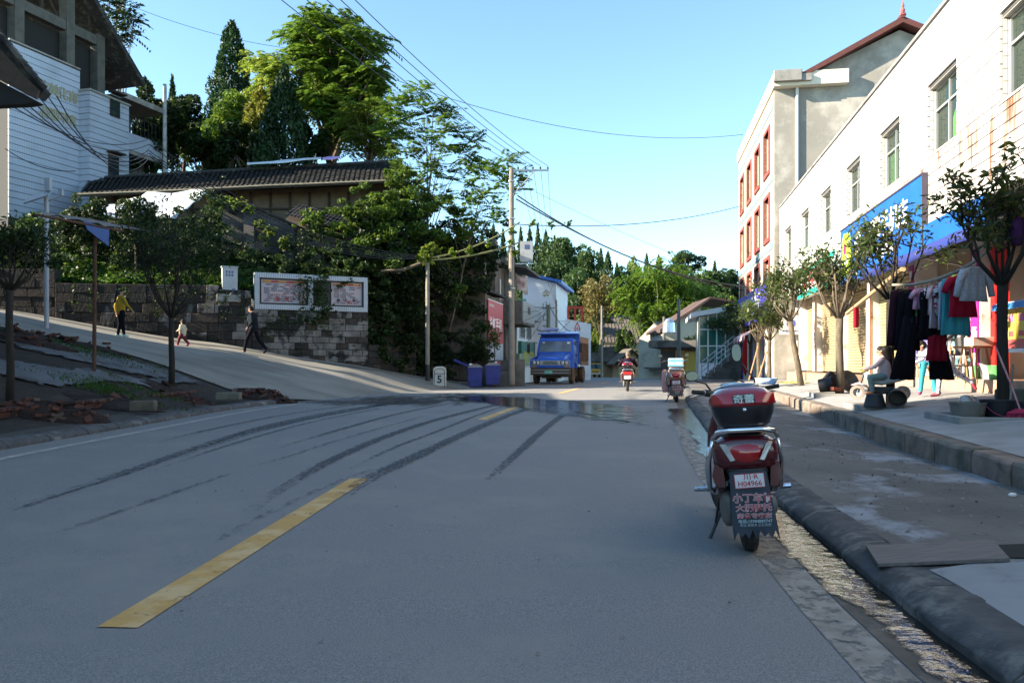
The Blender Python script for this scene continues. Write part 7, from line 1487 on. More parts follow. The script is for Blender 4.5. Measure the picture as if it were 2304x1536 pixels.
def person(label, loc, rz_, J, h=1.7, top=None, bottom=None, shoes=None, hair=None, name='person', longsleeve=True, extra_hair=(), thick=1, dress=None, hem=.0, sole=None):
    """J: joints in a 1.0-high frame (x right, y forward, z up), scaled by h"""
    t = thing(name, label, 'person', loc, rz_); g = lambda k: Vector(J[k])*h; T = thick*h/1.7
    sk, hr, hd = head(g('head'), J.get('look', (0, 1, 0)), h/1.7*J.get('hs', 1))
    body = list(sk)
    body += [('c', g('head')-Vector((0, 0, .06*h/1.7)), .052*T, g('neck'), .055*T), ('c', g('neck'), .06*T, g('chest'), .115*T), ('c', g('lsh'), .055*T, g('rsh'), .055*T), ('c', g('chest'), .125*T, g('hip'), .125*T), ('c', g('lhip'), .09*T, g('rhip'), .09*T)]
    for a in 'lr':
        body += [('c', g(a+'sh'), .05*T, g(a+'el'), .036*T), ('c', g(a+'el'), .036*T, g(a+'wr'), .025*T), ('c', g(a+'hip'), .085*T, g(a+'kn'), .052*T), ('c', g(a+'kn'), .052*T, g(a+'an'), .034*T), ('c', g(a+'an'), .034*T, g(a+'to'), .028*T)]
        body += hand(g(a+'el'), g(a+'wr'), h/1.7*1.0)
    blob('body', body, skin, t, .012*max(h/1.7, .75), 1); face(t, hd)
    k = 1.16
    sh = [('c', g('neck')-Vector((0, 0, .02*h)), .075*T, g('chest'), .135*T*k), ('c', g('lsh'), .066*T, g('rsh'), .066*T), ('c', g('chest'), .135*T*k, g('hip')+Vector((0, 0, hem*h)), .128*T*k)]
    for a in 'lr':
        e_ = g(a+'el'); w_ = g(a+'wr'); sh += [('c', g(a+'sh'), .064*T, e_, .050*T)]
        if longsleeve: sh += [('c', e_, .050*T, e_.lerp(w_, .93), .038*T)]
    blob('top', sh, top, t, .015*max(h/1.7, .75), 1)
    bt_ = [('c', g('hip'), .128*T*1.08, g('lhip'), .10*T), ('c', g('hip'), .128*T*1.08, g('rhip'), .10*T), ('c', g('lhip'), .1*T, g('rhip'), .1*T)]
    for a in 'lr': bt_ += [('c', g(a+'hip'), .098*T, g(a+'kn'), .068*T), ('c', g(a+'kn'), .068*T, g(a+'kn').lerp(g(a+'an'), .93), .052*T)]
    blob('trousers', bt_, bottom, t, .014*max(h/1.7, .75), 1)
    for a in 'lr': an, to = g(a+'an'), g(a+'to'); so = blob('shoe', [('c', an+Vector((0, 0, -.015*h)), .042*T, to, .038*T), ('e', an.lerp(to, -.25), (.04*T, .04*T, .035*T))], shoes, t, .011, 1)
    blob('hair', hr+[tuple([p[0]]+[Vector(p[1])*h+g('head')*0, p[2]*h, Vector(p[3])*h, p[4]*h]) if p[0] == 'c' else (p[0], Vector(p[1])*h, tuple(q*h for q in p[2])) for p in extra_hair], hair or hair_m, t, .012, 1)
    return t
def J0(**k):
    j = dict(head=(0, .0, .93), neck=(0, -.01, .86), chest=(0, 0, .72), hip=(0, 0, .55), lsh=(-.105, 0, .81), rsh=(.105, 0, .81), lel=(-.15, -.02, .64), rel=(.15, -.02, .64), lwr=(-.16, .03, .49), rwr=(.16, .03, .49),
             lhip=(-.05, 0, .52), rhip=(.05, 0, .52), lkn=(-.055, .01, .28), rkn=(.055, .01, .28), lan=(-.055, -.01, .045), ran=(.055, -.01, .045), lto=(-.06, .085, .02), rto=(.06, .085, .02)); j.update(k); return j
def at(px, py, Y): p = P(px, py, Y); return (p.x, p.y, p.z)
mustard = mat('mustard_knit', (.36, .24, .01), .9, (.28, .18, .008), 30, bump=.003, bscale=120); navy = mat('dark_navy_trousers', (.006, .007, .013), .95, spec=.1); minty = mat('mint_shoes', (.30, .60, .55), .6)
w = person('woman in a mustard jumper and dark trousers walking up the side road, hand held out', at(272, 758, 26.5), R(-35), J0(head=(.0, .01, .93), look=(.8, .6, -.1), rel=(.19, .03, .66), rwr=(.27, .09, .55), lel=(-.15, -.04, .65), lwr=(-.14, -.02, .52), lan=(-.07, -.03, .045), lto=(-.08, .04, .02), ran=(.07, .03, .045), rto=(.08, .11, .02)), 1.62, mustard, navy, minty,
    extra_hair=[('c', (-.01, -.06, .95), .035, (-.03, -.085, .86), .03), ('c', (-.03, -.085, .86), .03, (-.05, -.10, .72), .018)])
w['label'] = 'woman in a mustard jumper on the side road with one hand held out'
man = person('man in a dark suit jacket striding up the side road past the stone wall', at(570, 795, 28.0), R(88), J0(head=(0, .06, .92), look=(0, 1, -.5), neck=(0, .02, .86), chest=(0, .01, .72), lan=(-.05, .17, .05), lto=(-.05, .25, .02), lkn=(-.05, .12, .29), rkn=(.05, -.10, .27), ran=(.05, -.27, .09), rto=(.05, -.21, .02), lel=(-.15, -.03, .65), lwr=(-.14, .06, .54), rel=(.14, -.02, .65), rwr=(.13, .06, .53)), 1.72, mat('dark_suit', (.012, .016, .021), .9, spec=.12), mat('dark_suit_trousers', (.007, .008, .012), .95, spec=.1), black, hem=-.03)
MB().prism([(-.03, .17, 1.38), (.03, .17, 1.38), (.0, .215, 1.16)], (0, .01, 0)).build('shirt_front', mat('light_blue_shirt', (.25, .35, .6), .7), man)
tod = person('toddler in a cream jacket and dark red trousers running down the side road', at(411, 779, 27.2), R(80), J0(hs=1.45, head=(0, .0, .86), look=(.3, 1, -.05), neck=(0, 0, .77), chest=(0, 0, .65), hip=(0, 0, .45), lsh=(-.11, 0, .73), rsh=(.11, 0, .73), lhip=(-.06, 0, .42), rhip=(.06, 0, .42), lkn=(-.06, .10, .26), lan=(-.06, .16, .06), lto=(-.06, .24, .03), rkn=(.06, -.06, .24), ran=(.06, -.20, .10), rto=(.06, -.14, .03), rel=(.17, -.03, .6), rwr=(.15, .06, .52), lel=(-.17, -.02, .6), lwr=(-.15, .1, .55)), .98, mat('cream_jacket', (.55, .48, .34), .9), mat('maroon_trousers', (.10, .01, .02), .85), mat('hot_pink_shoes', (.55, .02, .15), .5), thick=1.35)
rd_ = rider_sc.location; Mrz = Matrix.Rotation(R(-9), 3, 'Z')
rider = person('grey haired rider in a dark coat seen from behind on the ridden scooter', (rd_.x+.05, rd_.y+.25, rd_.z+.26), R(-9), J0(head=(0, .02, .66), neck=(0, -.02, .585), chest=(0, -.02, .48), hip=(0, -.03, .34), lsh=(-.115, 0, .54), rsh=(.115, 0, .54), lel=(-.20, .10, .42), rel=(.20, .10, .42), lwr=(-.17, .34, .44), rwr=(.17, .34, .44),
    lhip=(-.06, .0, .33), rhip=(.06, 0, .33), lkn=(-.12, .24, .30), rkn=(.12, .24, .30), lan=(-.10, .24, .07), ran=(.10, .24, .07), lto=(-.10, .32, .04), rto=(.10, .32, .04)), 1.68, mat('dark_plum_coat', (.016, .008, .018), .9, spec=.12), navy, black, hair=mat('grey_hair', (.22, .17, .12), .6, (.08, .06, .05), 30), thick=1.25, hem=-.02)
# children on the terrace
TF = .66
gz = lambda px, py: 1.29-(py-HZ)/F
def kid_at(px, Y, z): return (P(px, 0, Y).x, Y, z)
tealp = mat('teal_leggings', (.02, .30, .36), .7, (.015, .22, .28), 6)
k1 = person('child in turquoise leggings and a violet hoodie standing behind the hanging clothes', kid_at(2088, 14.6, .705), R(150), J0(hs=1.2, lan=(-.09, .03, .045), ran=(.10, -.02, .045), lto=(-.09, .11, .02), rto=(.11, .05, .02), lkn=(-.07, .03, .27), rkn=(.08, .0, .27), lel=(-.15, .05, .63), lwr=(-.08, .1, .56), rel=(.16, .02, .63), rwr=(.16, .06, .5)), 1.28, mat('violet_hoodie', (.12, .10, .38), .85, (.4, .4, .6), 5), tealp, mat('blue_red_shoes', (.06, .05, .28), .6, (.4, .03, .05), 7))
circ = mat('patterned_fleece', (.50, .48, .55), .85, (.10, .08, .12), 16, amt=.9)
t_ = circ.node_tree; vo = _n(t_, 'ShaderNodeTexVoronoi'); vo.inputs['Scale'].default_value = 14; vo.inputs['Randomness'].default_value = .55; t_.links.new(_n(t_, 'ShaderNodeTexCoord').outputs['Object'], vo.inputs['Vector'])
cr = _n(t_, 'ShaderNodeValToRGB'); e_ = cr.color_ramp.elements; e_[0].color = (.5, .48, .56, 1); e_[1].color = (.5, .48, .56, 1); e_[0].position = .0; e_[1].position = 1
for pos, c_ in ((.26, (.5, .48, .56, 1)), (.28, (.07, .05, .10, 1)), (.38, (.07, .05, .10, 1)), (.40, (.5, .48, .56, 1))): q = e_.new(pos); q.color = c_
t_.links.new(vo.outputs['Distance'], cr.inputs[0]); t_.links.new(cr.outputs[0], t_.nodes['Principled BSDF'].inputs['Base Color'])
k2 = person('child in pale circle print trousers bending forward in a running step', kid_at(2132, 13.9, .70), R(80), J0(hs=1.2, head=(0, .36, .74), look=(0, 1, -.6), neck=(0, .29, .73), chest=(0, .17, .66), hip=(0, .0, .54), lsh=(-.1, .24, .69), rsh=(.1, .24, .69), lel=(-.13, .34, .60), lwr=(-.12, .46, .60), rel=(.13, .30, .55), rwr=(.13, .40, .50), lhip=(-.055, 0, .52), rhip=(.055, 0, .52), lkn=(-.06, .13, .30), lan=(-.06, .15, .05), lto=(-.06, .24, .02), rkn=(.06, -.15, .34), ran=(.06, -.36, .20), rto=(.06, -.40, .12)), 1.22, mat('lilac_top', (.48, .50, .62), .85), circ, mat('dark_red_shoes', (.05, .02, .05), .6, (.4, .03, .05), 7))
grn_t = mat('grey_green_trousers', (.22, .30, .28), .85)
k3p = kid_at(1984, 13.3, .70)
k3 = person('girl with long black hair riding a small toy motorbike on the terrace', k3p, R(62), J0(hs=1.3, head=(0, .02, .80), look=(-.2, 1, -.3), neck=(0, -.02, .71), chest=(0, -.03, .58), hip=(0, -.04, .40), lsh=(-.11, 0, .66), rsh=(.11, 0, .66), lel=(-.15, .10, .54), lwr=(-.14, .27, .50), rel=(.15, .10, .54), rwr=(.14, .27, .50), lhip=(-.06, -.02, .38), rhip=(.06, -.02, .38), lkn=(-.12, .18, .36), rkn=(.12, .18, .36), lan=(-.12, .14, .12), ran=(.12, .14, .12), lto=(-.12, .23, .08), rto=(.12, .23, .08)), 1.0, mat('pink_white_jumper', (.72, .52, .50), .85), grn_t, mat('tan_boots', (.30, .12, .05), .7),
    extra_hair=[('c', (0, -.06, .82), .085, (0, -.11, .66), .07), ('c', (0, -.11, .66), .07, (.0, -.12, .50), .035)], thick=1.25)
tm = thing('toy_motorbike', 'white and black electric toy motorbike with red trim under the long haired girl', 'toy vehicle', (k3p[0], k3p[1], .68), R(62))
for y, r_ in ((.38, .12), (-.32, .12)):
    Mw = Matrix.Translation((0, y, r_)) @ Euler((0, R(90), 0)).to_matrix().to_4x4()
    w_ = MB().lathe([(.07, -.04), (r_, -.04), (r_, .04), (.07, .04), (.07, -.04)], 22, Mw, cap=False).build('wheel', mat('toy_tyre', (.30, .24, .20), .7), tm); MB().lathe([(.075, 0), (.02, .02), (.01, .02)], 5, Mw, cap=False).lathe([(.075, .0), (.065, .0)], 18, Mw).build('rim', wht, w_)
MB().loft([sup((0, -.42, .38), .08, .05), sup((0, -.25, .36), .15, .12), sup((0, 0, .32), .14, .16), sup((0, .15, .34), .12, .16), sup((0, .27, .42), .07, .08)]).build('body', mat('toy_white', (.62, .60, .58), .35), tm, smooth=True)
MB().loft([sup((0, .22, .22), .10, .04), sup((0, .36, .27), .12, .05), sup((0, .48, .24), .06, .02)]).build('front_mudguard', mat('toy_red', (.50, .03, .02), .35, (.6, .6, .6), 5), tm, smooth=True)
MB().tube([(0, .38, .12), (0, .26, .50), (0, .24, .55)], .02, 8).tube([(-.17, .18, .56), (0, .24, .56), (.17, .18, .56)], .014, 8).build('fork_and_handlebar', black, tm); MB().loft([sup((0, .20, .50), .06, .05), sup((0, .27, .52), .14, .11), sup((0, .33, .5), .08, .06)]).build('front_cowl', mat('toy_yellow', (.6, .5, .12), .4), tm, smooth=True)
MB().box(-.1, .1, -.2, .22, .10, .22).build('motor', black, tm, bevel=.02); MB().box(-.2, .2, -.05, .0, .1, .13).build('foot_rest', black, tm)
sm = person('person in black sitting with lowered head on a white chair inside the open tea room', kid_at(2163, 17.2, 1.0), R(20), J0(head=(0, .08, .70), look=(0, 1, -.8), neck=(0, .02, .65), chest=(0, -.01, .52), hip=(0, -.03, .31), lsh=(-.11, 0, .60), rsh=(.11, 0, .60), lel=(-.15, .12, .48), rel=(.15, .12, .48), lwr=(-.05, .22, .50), rwr=(.05, .22, .50), lhip=(-.06, 0, .30), rhip=(.06, 0, .30), lkn=(-.08, .25, .29), rkn=(.08, .25, .29), lan=(-.08, .25, .06), ran=(.08, .25, .06), lto=(-.08, .33, .03), rto=(.08, .33, .03)), 1.68, black, navy, black)
# ------------------------------------------------------------------ chairs, stools, goods
wood = mat('pale_wood', (.40, .22, .10), .6, (.32, .17, .08), 4, stretch=(6, 1, 1))
ch0 = thing('white_chair', 'white slatted chair in the open tea room under the seated person', 'chair', kid_at(2163, 17.2, 1.0), R(20))
MB().box(-.21, .21, -.22, .2, .42, .46).build('seat', wht, ch0, bevel=.01)
for x in (-.19, .19):
    MB().box(x-.02, x+.02, -.24, -.20, 0, .46).build('leg', wht, ch0); MB().box(x-.02, x+.02, .15, .19, 0, .42).build('leg', wht, ch0); MB().tube([(x, -.22, .46), (x, -.29, .88)], .02, 6).build('back_post', wht, ch0)
for k in range(4): MB().box(-.17, .17, -.29+.012*(3-k), -.27+.012*(3-k), .56+k*.085, .60+k*.085).build('back_slat', wht, ch0)
def stool(label, px, Y, z, h=.62, w_=.34):
    t = thing('wooden_stool', label, 'stool', kid_at(px, Y, z), R(random.Random(px).uniform(-30, 30)), group='wooden stools in front of the shops')
    MB().box(-w_/2, w_/2, -w_/2, w_/2, h-.03, h).build('seat', wood, t, bevel=.006)
    for a, b in ((-1, -1), (1, -1), (1, 1), (-1, 1)): MB().tube([(a*w_*.36, b*w_*.36, h-.03), (a*w_*.55, b*w_*.55, 0)], .018, 6).build('leg', wood, t)
    for s_ in (-1, 1): MB().box(-w_*.42, w_*.42, s_*w_*.45-.012, s_*w_*.45+.012, h*.38, h*.38+.03).build('stretcher', wood, t)
stool('tall wooden stool left of the magenta banner below the white chair', 2160, 14.9, 1.0); stool('tall wooden stool standing under the magenta banner by the tea room', 2192, 15.0, 1.0, .62, .38); stool('low wooden stool behind the child in turquoise leggings', 2062, 16.8, 1.0, .5); stool('wooden stool half hidden behind the circle print trousers', 2108, 17.2, 1.0, .5)
def tub(name, label, px, Y, z, r0, r1, h, m_, tilt=(0, 0, 0), cat='bucket', handles=0, hm=steel):
    t = thing(name, label, cat, kid_at(px, Y, z)); t.rotation_euler = tilt
    MB().lathe([(.001, 0), (r0, 0), (r0*1.01, .01), (r1, h-.02), (r1*1.04, h-.015), (r1*1.04, h), (r1*.97, h), (r1*.94, h-.03), (r0*.93, .03), (.001, .03)], 26, cap=False).build('shell', m_, t, smooth=True, auto=40)
    if handles == 2:
        for s_ in (-1, 1): MB().tube([(r1*.95*math.cos(a)*.45, s_*r1*.25-.0+s_*.0, h+.085*math.sin(a)) for a in [math.pi*k/10 for k in range(11)]], .006, 6).build('handle', hm, t)
    if handles == 1: MB().tube([(r1*math.cos(a)*1.02, -r1*.25-r1*.8*math.sin(a), h-.03-.17*math.sin(a)) for a in [math.pi*k/14 for k in range(15)]], .005, 6).build('handle', hm, t)
    return t
galv = mat('galvanised_dull', (.17, .16, .145), .7, (.10, .095, .085), 4, dirt=(.06, .055, .05), dscale=2, dlo=.55, dhi=.7); blk = mat('black_rubber_bucket', (.010, .011, .016), .6)
tub('iron_bucket', 'dull grey iron bucket with two wire handles in the nearest tree pit', 2177, 9.75, .52, .16, .205, .29, galv, handles=2)
tub('black_bucket', 'black rubber bucket with pink handle beside the nearest tree trunk', 2245, 9.75, .52, .15, .20, .32, blk, handles=1, hm=mat('pink_wire', (.35, .05, .15), .5)); tub('black_bucket', 'black bucket cut by the right picture edge behind the pink broom', 2312, 10.0, .52, .14, .17, .28, blk)
tub('tin_drum', 'dark rusty tin drum lying on its side by the second tree pit', 2022, 12.75, .76, .135, .14, .36, mat('dark_tin', (.085, .08, .075), .6, (.14, .10, .07), 4), tilt=(R(95), 0, R(-30)), cat='drum'); tub('black_tub', 'upturned dark rubber tub at the foot of the second tree under the toy motorbike', 1968, 12.7, .80, .12, .17, .21, blk, tilt=(R(180), 0, 0), cat='tub')
tub('rubber_tyre_tub', 'dark round rubber tub lying on edge by the third tree pit', 1843, 18.0, .78, .15, .18, .3, blk, tilt=(R(80), R(10), R(60)), cat='tub'); tub('grey_basin', 'grey enamel basin propped behind the third tree trunk', 1897, 18.6, .80, .15, .27, .22, galv, tilt=(R(70), R(0), R(20)), cat='basin')
crt = thing('dark_crate', 'dark wooden crate leaning beside the third tree trunk with a brick in front', 'crate', kid_at(1872, 18.1, .68)); MB().cbox((0, 0, .2), (.38, .2, .32), (0, R(38), 0)).build('box', mat('dark_crate_wood', (.05, .035, .03), .8), crt); 
bq = MB().cbox((0, 0, .05), (.22, .11, .08), (0, R(6), R(20))).build('loose_brick', mat('brick_red', (.22, .06, .035), .9), None); bq.location = kid_at(1880, 17.6, .67); tag(bq, 'single red brick before the dark crate at the third tree', 'brick')
wb = thing('wash_basin', 'blue and white patterned plastic basin on the terrace edge by the far trees', 'basin', kid_at(1724, 25.5, .62)); MB().lathe([(.001, 0), (.27, 0), (.36, .2), (.38, .2), (.29, .03), (.001, .03)], 26, cap=False).build('shell', mat('basin_blue_white', (.6, .64, .7), .4, (.06, .22, .6), 2.2, amt=2.5), wb, smooth=True)
for k, (px, Y) in enumerate([(1762, 25.5), (1780, 24.6), (1795, 25.6)]):
    yc = thing('yellow_cloth', ['left', 'middle', 'right'][k]+' one of the yellow cloths spread on the sunlit terrace', 'cloth', kid_at(px, Y, .66)); rn = random.Random(k); MB().loft([[(-.35+.7*i/8, -.3+.6*j/6, .015+.03*rn.random()) for i in range(9)] for j in range(7)], cap=False, closed=False).build('cloth', mat('yellow_cloth', (.60, .48, .06), .8), yc, smooth=True)
# broom and mop
br_ = thing('broom', 'pink broom with a long pink handle standing in the nearest tree pit', 'broom', kid_at(2296, 9.5, .60)); pk_ = mat('pink_plastic_broom', (.45, .03, .10), .5)
q0 = P(2240, 780, 9.6)-br_.location; MB().tube([(.0, 0, .12), q0*.5+Vector((.02, 0, .03)), q0], .011, 8).build('handle', mat('pink_handle', (.45, .10, .16), .4, (.6, .4, .4), 3), br_)
MB().loft([[(-.05, -.02, .14), (.05, -.02, .14), (.05, .03, .14), (-.05, .03, .14)], [(-.15, -.03, .09), (.15, -.03, .09), (.15, .04, .09), (-.15, .04, .09)]]).build('head', pk_, br_)
bm2 = MB(); rn = random.Random(4)
for k in range(150): x = rn.uniform(-.14, .14); y = rn.uniform(-.025, .03); bm2.tube([(x, y, .10), (x*1.35+rn.uniform(-.01, .01)-.02, y*1.3, -.03+rn.uniform(-.01, .015))], [.003, .002], 3, cap=False)
o = bm2.build('bristles', pk_, br_); o['kind'] = 'stuff'
mp_ = thing('mop_handle', 'dull grey metal rod leaning behind the pink broom', 'rod', kid_at(2268, 10.4, .5)); MB().tube([(0, 0, 0), P(2280, 820, 10.5)-mp_.location], .014, 7).build('rod', steel, mp_)
st_ = thing('short_pipe', 'short grey pipe stub standing on the terrace behind the iron bucket', 'pipe', kid_at(2175, 11.6, .6)); MB().tube([(0, 0, 0), (-.02, 0, .22)], .055, 12).build('stub', mat('pvc_pipe', (.62, .62, .60), .5), st_)
blk_ = thing('stone_block', 'dark stone block on the terrace at the right picture edge', 'block', kid_at(2300, 11.4, .6)); MB().box(-.3, .5, -.2, .2, 0, .32).build('block', mat('mossy_block', (.07, .08, .06), .9, (.12, .12, .1), 4), blk_, bevel=.03)
# tree pit frames
def pit(label, px, Y, w_, z=.5, soil_=True):
    x = P(px, 0, Y).x; t = thing('tree_pit', label, 'tree pit', (x, Y, z), -TH)
    for a in ((-w_, w_, -w_, -w_+.09), (-w_, w_, w_-.09, w_), (-w_, -w_+.09, -w_+.092, w_-.092), (w_-.09, w_, -w_+.092, w_-.092)): MB().box(*a, -.06, .035).build('kerb_piece', mat('pit_concrete', (.30, .30, .28), .85, (.22, .21, .2), 4), t, bevel=.01)
    MB().box(-w_+.09, w_-.09, -w_+.09, w_-.09, -.05, .012).build('pit_soil', mat('pit_soil', (.10, .07, .05), .95, (.06, .045, .035), 8, bump=.02, bscale=20), t)
tz = lambda x, y: TZ(y)+.25*max(0, min(1, (x-TX(y)-.22)/(6.05+.181*y-TX(y)-.22)))**.8
for l, px, Y, w_ in (('concrete framed tree pit holding the buckets at the nearest tree', 2235, 9.9, .62), ('concrete framed pit around the second tree with the tin drum', 2000, 13.2, .6), ('concrete framed pit around the third tree', 1885, 17.9, .6)): pit(l, px, Y, w_, tz(P(px, 0, Y).x, Y)-.005)
# ------------------------------------------------------------------ clothes on the pole between the trees
cp = thing('bamboo_pole', 'bent pale pole tied between two trees and hung with laundry', 'pole', (0, 0, 0)); pw_ = mat('peeled_pole', (.36, .33, .27), .8, (.22, .19, .15), 9, stretch=(1, 1, 3))
cpt = [P(2008, 641, 12.9), P(2050, 641, 12.6), P(2100, 631, 12.2), P(2150, 612, 11.8), P(2190, 590, 11.4), P(2225, 562, 11.0)]; MB().tube(cpt, [.02, .024, .026, .026, .024, .02], 8).build('shaft', pw_, cp, smooth=True)
cp2 = thing('bamboo_pole', 'straight yellow bamboo pole tied between the second and third tree with a red cloth', 'pole', (0, 0, 0)); MB().tube([P(1905, 705, 17.0), P(2032, 605, 12.9)], [.035, .045], 8).build('shaft', mat('yellow_bamboo', (.45, .30, .16), .6), cp2)
def poleat(px):
    for a, b in zip(cpt, cpt[1:]):
        pa, pb_ = 1152+a.x/a.y*F, 1152+b.x/b.y*F
        if pa <= px <= pb_: return a.lerp(b, (px-pa)/(pb_-pa))
    return cpt[-1]
def garment(name, label, cat, px, w_, h_, m_, shape='shirt', seed=0, dz=-.08, yaw=60, dy=0, sub=None):
    """a hung garment: closed, slightly folded shell on a hanger"""
    p = poleat(px)+Vector((0, dy, 0)); t = thing(name, label, cat, p+Vector((0, 0, dz)), R(yaw)); rn = random.Random(seed); ph = rn.uniform(0, 6)
    def shell(outline, thick=.05):
        rows = []
        for u in range(len(outline)):
            z, xl, xr = outline[u]; n = 10; f = []; fold = .022*min(1, u/2)
            for i in range(n+1): x = xl+(xr-xl)*i/n; s_ = math.sin(math.pi*i/n)**.5; f.append((x, -thick/2*s_+fold*math.sin(i*1.9+ph+u*.3), z+.012*math.sin(i*2.3+ph)*(u == len(outline)-1)))
            for i in range(n, -1, -1): x = xl+(xr-xl)*i/n; s_ = math.sin(math.pi*i/n)**.5; f.append((x, thick/2*s_+.004+fold*math.sin(i*1.9+ph+u*.3), z))
            rows.append(f)
        return rows
    mb = MB()
    if shape in ('shirt', 'long', 'vest', 'tee'):
        mb.loft(shell([(0, -w_*.14, w_*.14), (-.03, -w_*.40, w_*.40), (-.12, -w_*.42, w_*.42), (-h_*.35, -w_*.40, w_*.40), (-h_*.7, -w_*.43, w_*.43), (-h_, -w_*.48, w_*.48)]))
        if shape != 'vest':
            L_ = h_*.75 if shape == 'long' else h_*.32
            for s_ in (-1, 1): mb.tube([(s_*w_*.36, 0, -.06), (s_*w_*.50, 0, -.06-L_*.4), (s_*w_*.60, .01, -.06-L_)], [.055*w_/.45, .05*w_/.45, .042*w_/.45], 8)
    elif shape == 'coat': mb.loft(shell([(0, -w_*.12, w_*.12), (-.05, -w_*.35, w_*.35), (-h_*.4, -w_*.40, w_*.40), (-h_*.8, -w_*.48, w_*.48), (-h_, -w_*.52, w_*.52)], .12))
    elif shape == 'trousers':
        mb.loft(shell([(0, -w_*.3, w_*.3), (-h_*.15, -w_*.33, w_*.33), (-h_*.3, -w_*.36, w_*.36)], .07))
        for s_ in (-1, 1): mb.loft([[(x+s_*w_*.02, y, z) for x, y, z in r] for r in shell([(-h_*.29, min(s_*.01, s_*w_*.36), max(s_*.01, s_*w_*.36)), (-h_*.6, min(s_*w_*.10, s_*w_*.45), max(s_*w_*.10, s_*w_*.45)), (-h_, min(s_*w_*.12, s_*w_*.62), max(s_*w_*.12, s_*w_*.62))], .06)])
    mb.build('fabric', m_, t, smooth=True)
    MB().tube([(-w_*.36, 0, -.035), (0, 0, .02), (w_*.36, 0, -.035)], .006, 5).tube([(0, 0, .02), (0, 0, .06), (.015, 0, -dz*.9), (.03, 0, -dz)], .003, 5).build('hanger', black, t)
    return t
cl = lambda n, c, c2=None, sc_=8, **k: mat(n, c, .9, c2, sc_, spec=.12, **k)
g_dk = cl('black_wool', (.008, .006, .010)); g_pl = cl('dark_plum', (.025, .008, .015))
garment('dark_coat', 'long dark plum coat hanging at the left end of the bent pole', 'coat', 2022, .50, .92, g_pl, 'coat', 1, yaw=25)
garment('dark_coat', 'black coat hanging second from the left on the bent pole', 'coat', 2042, .52, .98, g_dk, 'coat', 2, yaw=20); 
garment('black_trousers', 'wide black trousers hanging lowest in the middle of the laundry', 'trousers', 2085, .78, 1.42, g_dk, 'trousers', 3, dz=-.12, yaw=-6, dy=.12)
garment('tee_shirt', 'small white and pink tee shirt left of the patterned baby clothes', 'shirt', 2066, .32, .34, cl('white_pink', (.55, .50, .54), (.5, .2, .35), 4), 'tee', 4, yaw=10, dy=-.1)
garment('green_cloth', 'short pink and green child garment below the small white tee shirt', 'shirt', 2062, .26, .42, cl('pink_green', (.5, .08, .25), (.06, .35, .07), 3, amt=3), 'vest', 5, dz=-.2, yaw=15, dy=-.03)
garment('dotted_vest', 'white baby top with black dots', 'shirt', 2082, .26, .44, cl('dotted', (.6, .62, .66), (.02, .02, .03), 40, amt=3), 'tee', 6, yaw=40, dy=-.05)
garment('baby_shirt', 'pale pink baby shirt beside the dotted top', 'shirt', 2094, .30, .46, cl('pale_pink', (.62, .45, .48)), 'tee', 7, yaw=45, dy=-.04)
garment('striped_shirt', 'red and white striped baby shirt in the middle of the bent pole', 'shirt', 2106, .30, .40, cl('red_stripe', (.6, .55, .58), (.35, .02, .06), 9, amt=3, stretch=(.2, 1, 3)), 'tee', 8, yaw=50, dy=-.05)
garment('striped_shirt', 'black and white striped shirt right of the red striped one', 'shirt', 2114, .32, .50, cl('bw_stripe', (.55, .55, .55), (.02, .02, .02), 16, amt=3, stretch=(.2, 1, 3)), 'tee', 9, yaw=48)
garment('pink_top', 'pink blouse with dark pink edge hanging lower in the middle', 'shirt', 2108, .36, .68, cl('rose_print', (.52, .42, .46)), 'vest', 10, yaw=35, dy=.05)
garment('pale_blouse', 'pale lilac checked blouse left of the turquoise top', 'shirt', 2126, .40, .74, cl('lilac_check', (.50, .52, .62), (.42, .45, .6), 14), 'vest', 11, yaw=30)
garment('turquoise_top', 'bright turquoise sleeveless top near the right end of the bent pole', 'shirt', 2146, .56, .86, cl('turquoise', (.07, .38, .47), (.05, .32, .40), 3), 'vest', 12, yaw=12, dy=-.03)
garment('red_dotted_top', 'red child top with white dots behind the white speckled shirt', 'shirt', 2163, .50, .62, cl('red_dots', (.36, .012, .035)), 'tee', 13, dz=-.1, yaw=8, dy=-.05)
garment('speckled_shirt', 'white speckled long sleeved child shirt nearest the camera on the bent pole', 'shirt', 2182, .46, .50, cl('white_speckled', (.58, .58, .62), (.30, .30, .38), 30, amt=.6), 'long', 14, dz=-.05, yaw=5, dy=-.12)
garment('red_skirt', 'dark red dotted bag shaped skirt hanging low between the black trousers', 'skirt', 2104, .36, .40, cl('dark_red_dots', (.22, .008, .02)), 'vest', 15, dz=-.86, yaw=0, dy=-.06)
garment('black_shorts', 'black shorts hanging in front of the black trousers', 'shorts', 2100, .52, .78, g_dk, 'vest', 16, dz=-.15, yaw=8, dy=.03)
rdc = thing('red_cloth', 'red cloth strip hanging from the straight bamboo pole by the third tree', 'cloth', P(1926, 690, 16.2)+Vector((0, 0, .02)), 0); MB().loft([[(-.05+.012*math.sin(z*9), .0, -z), (.06+.01*math.sin(z*7), .015, -z), (.05, .03, -z), (-.05, .02, -z)] for z in [k*.045 for k in range(11)]]).build('cloth', cl('crimson', (.35, .015, .03)), rdc, smooth=True)
prp = thing('purple_bundle', 'dark purple cloth bundle hung in the nearest tree at the right picture edge', 'bundle', P(2290, 520, 10.3)); MB().ball((0, 0, 0), (.09, .09, .2), 8).build('bundle', cl('dark_purple', (.06, .02, .07)), prp, smooth=True)
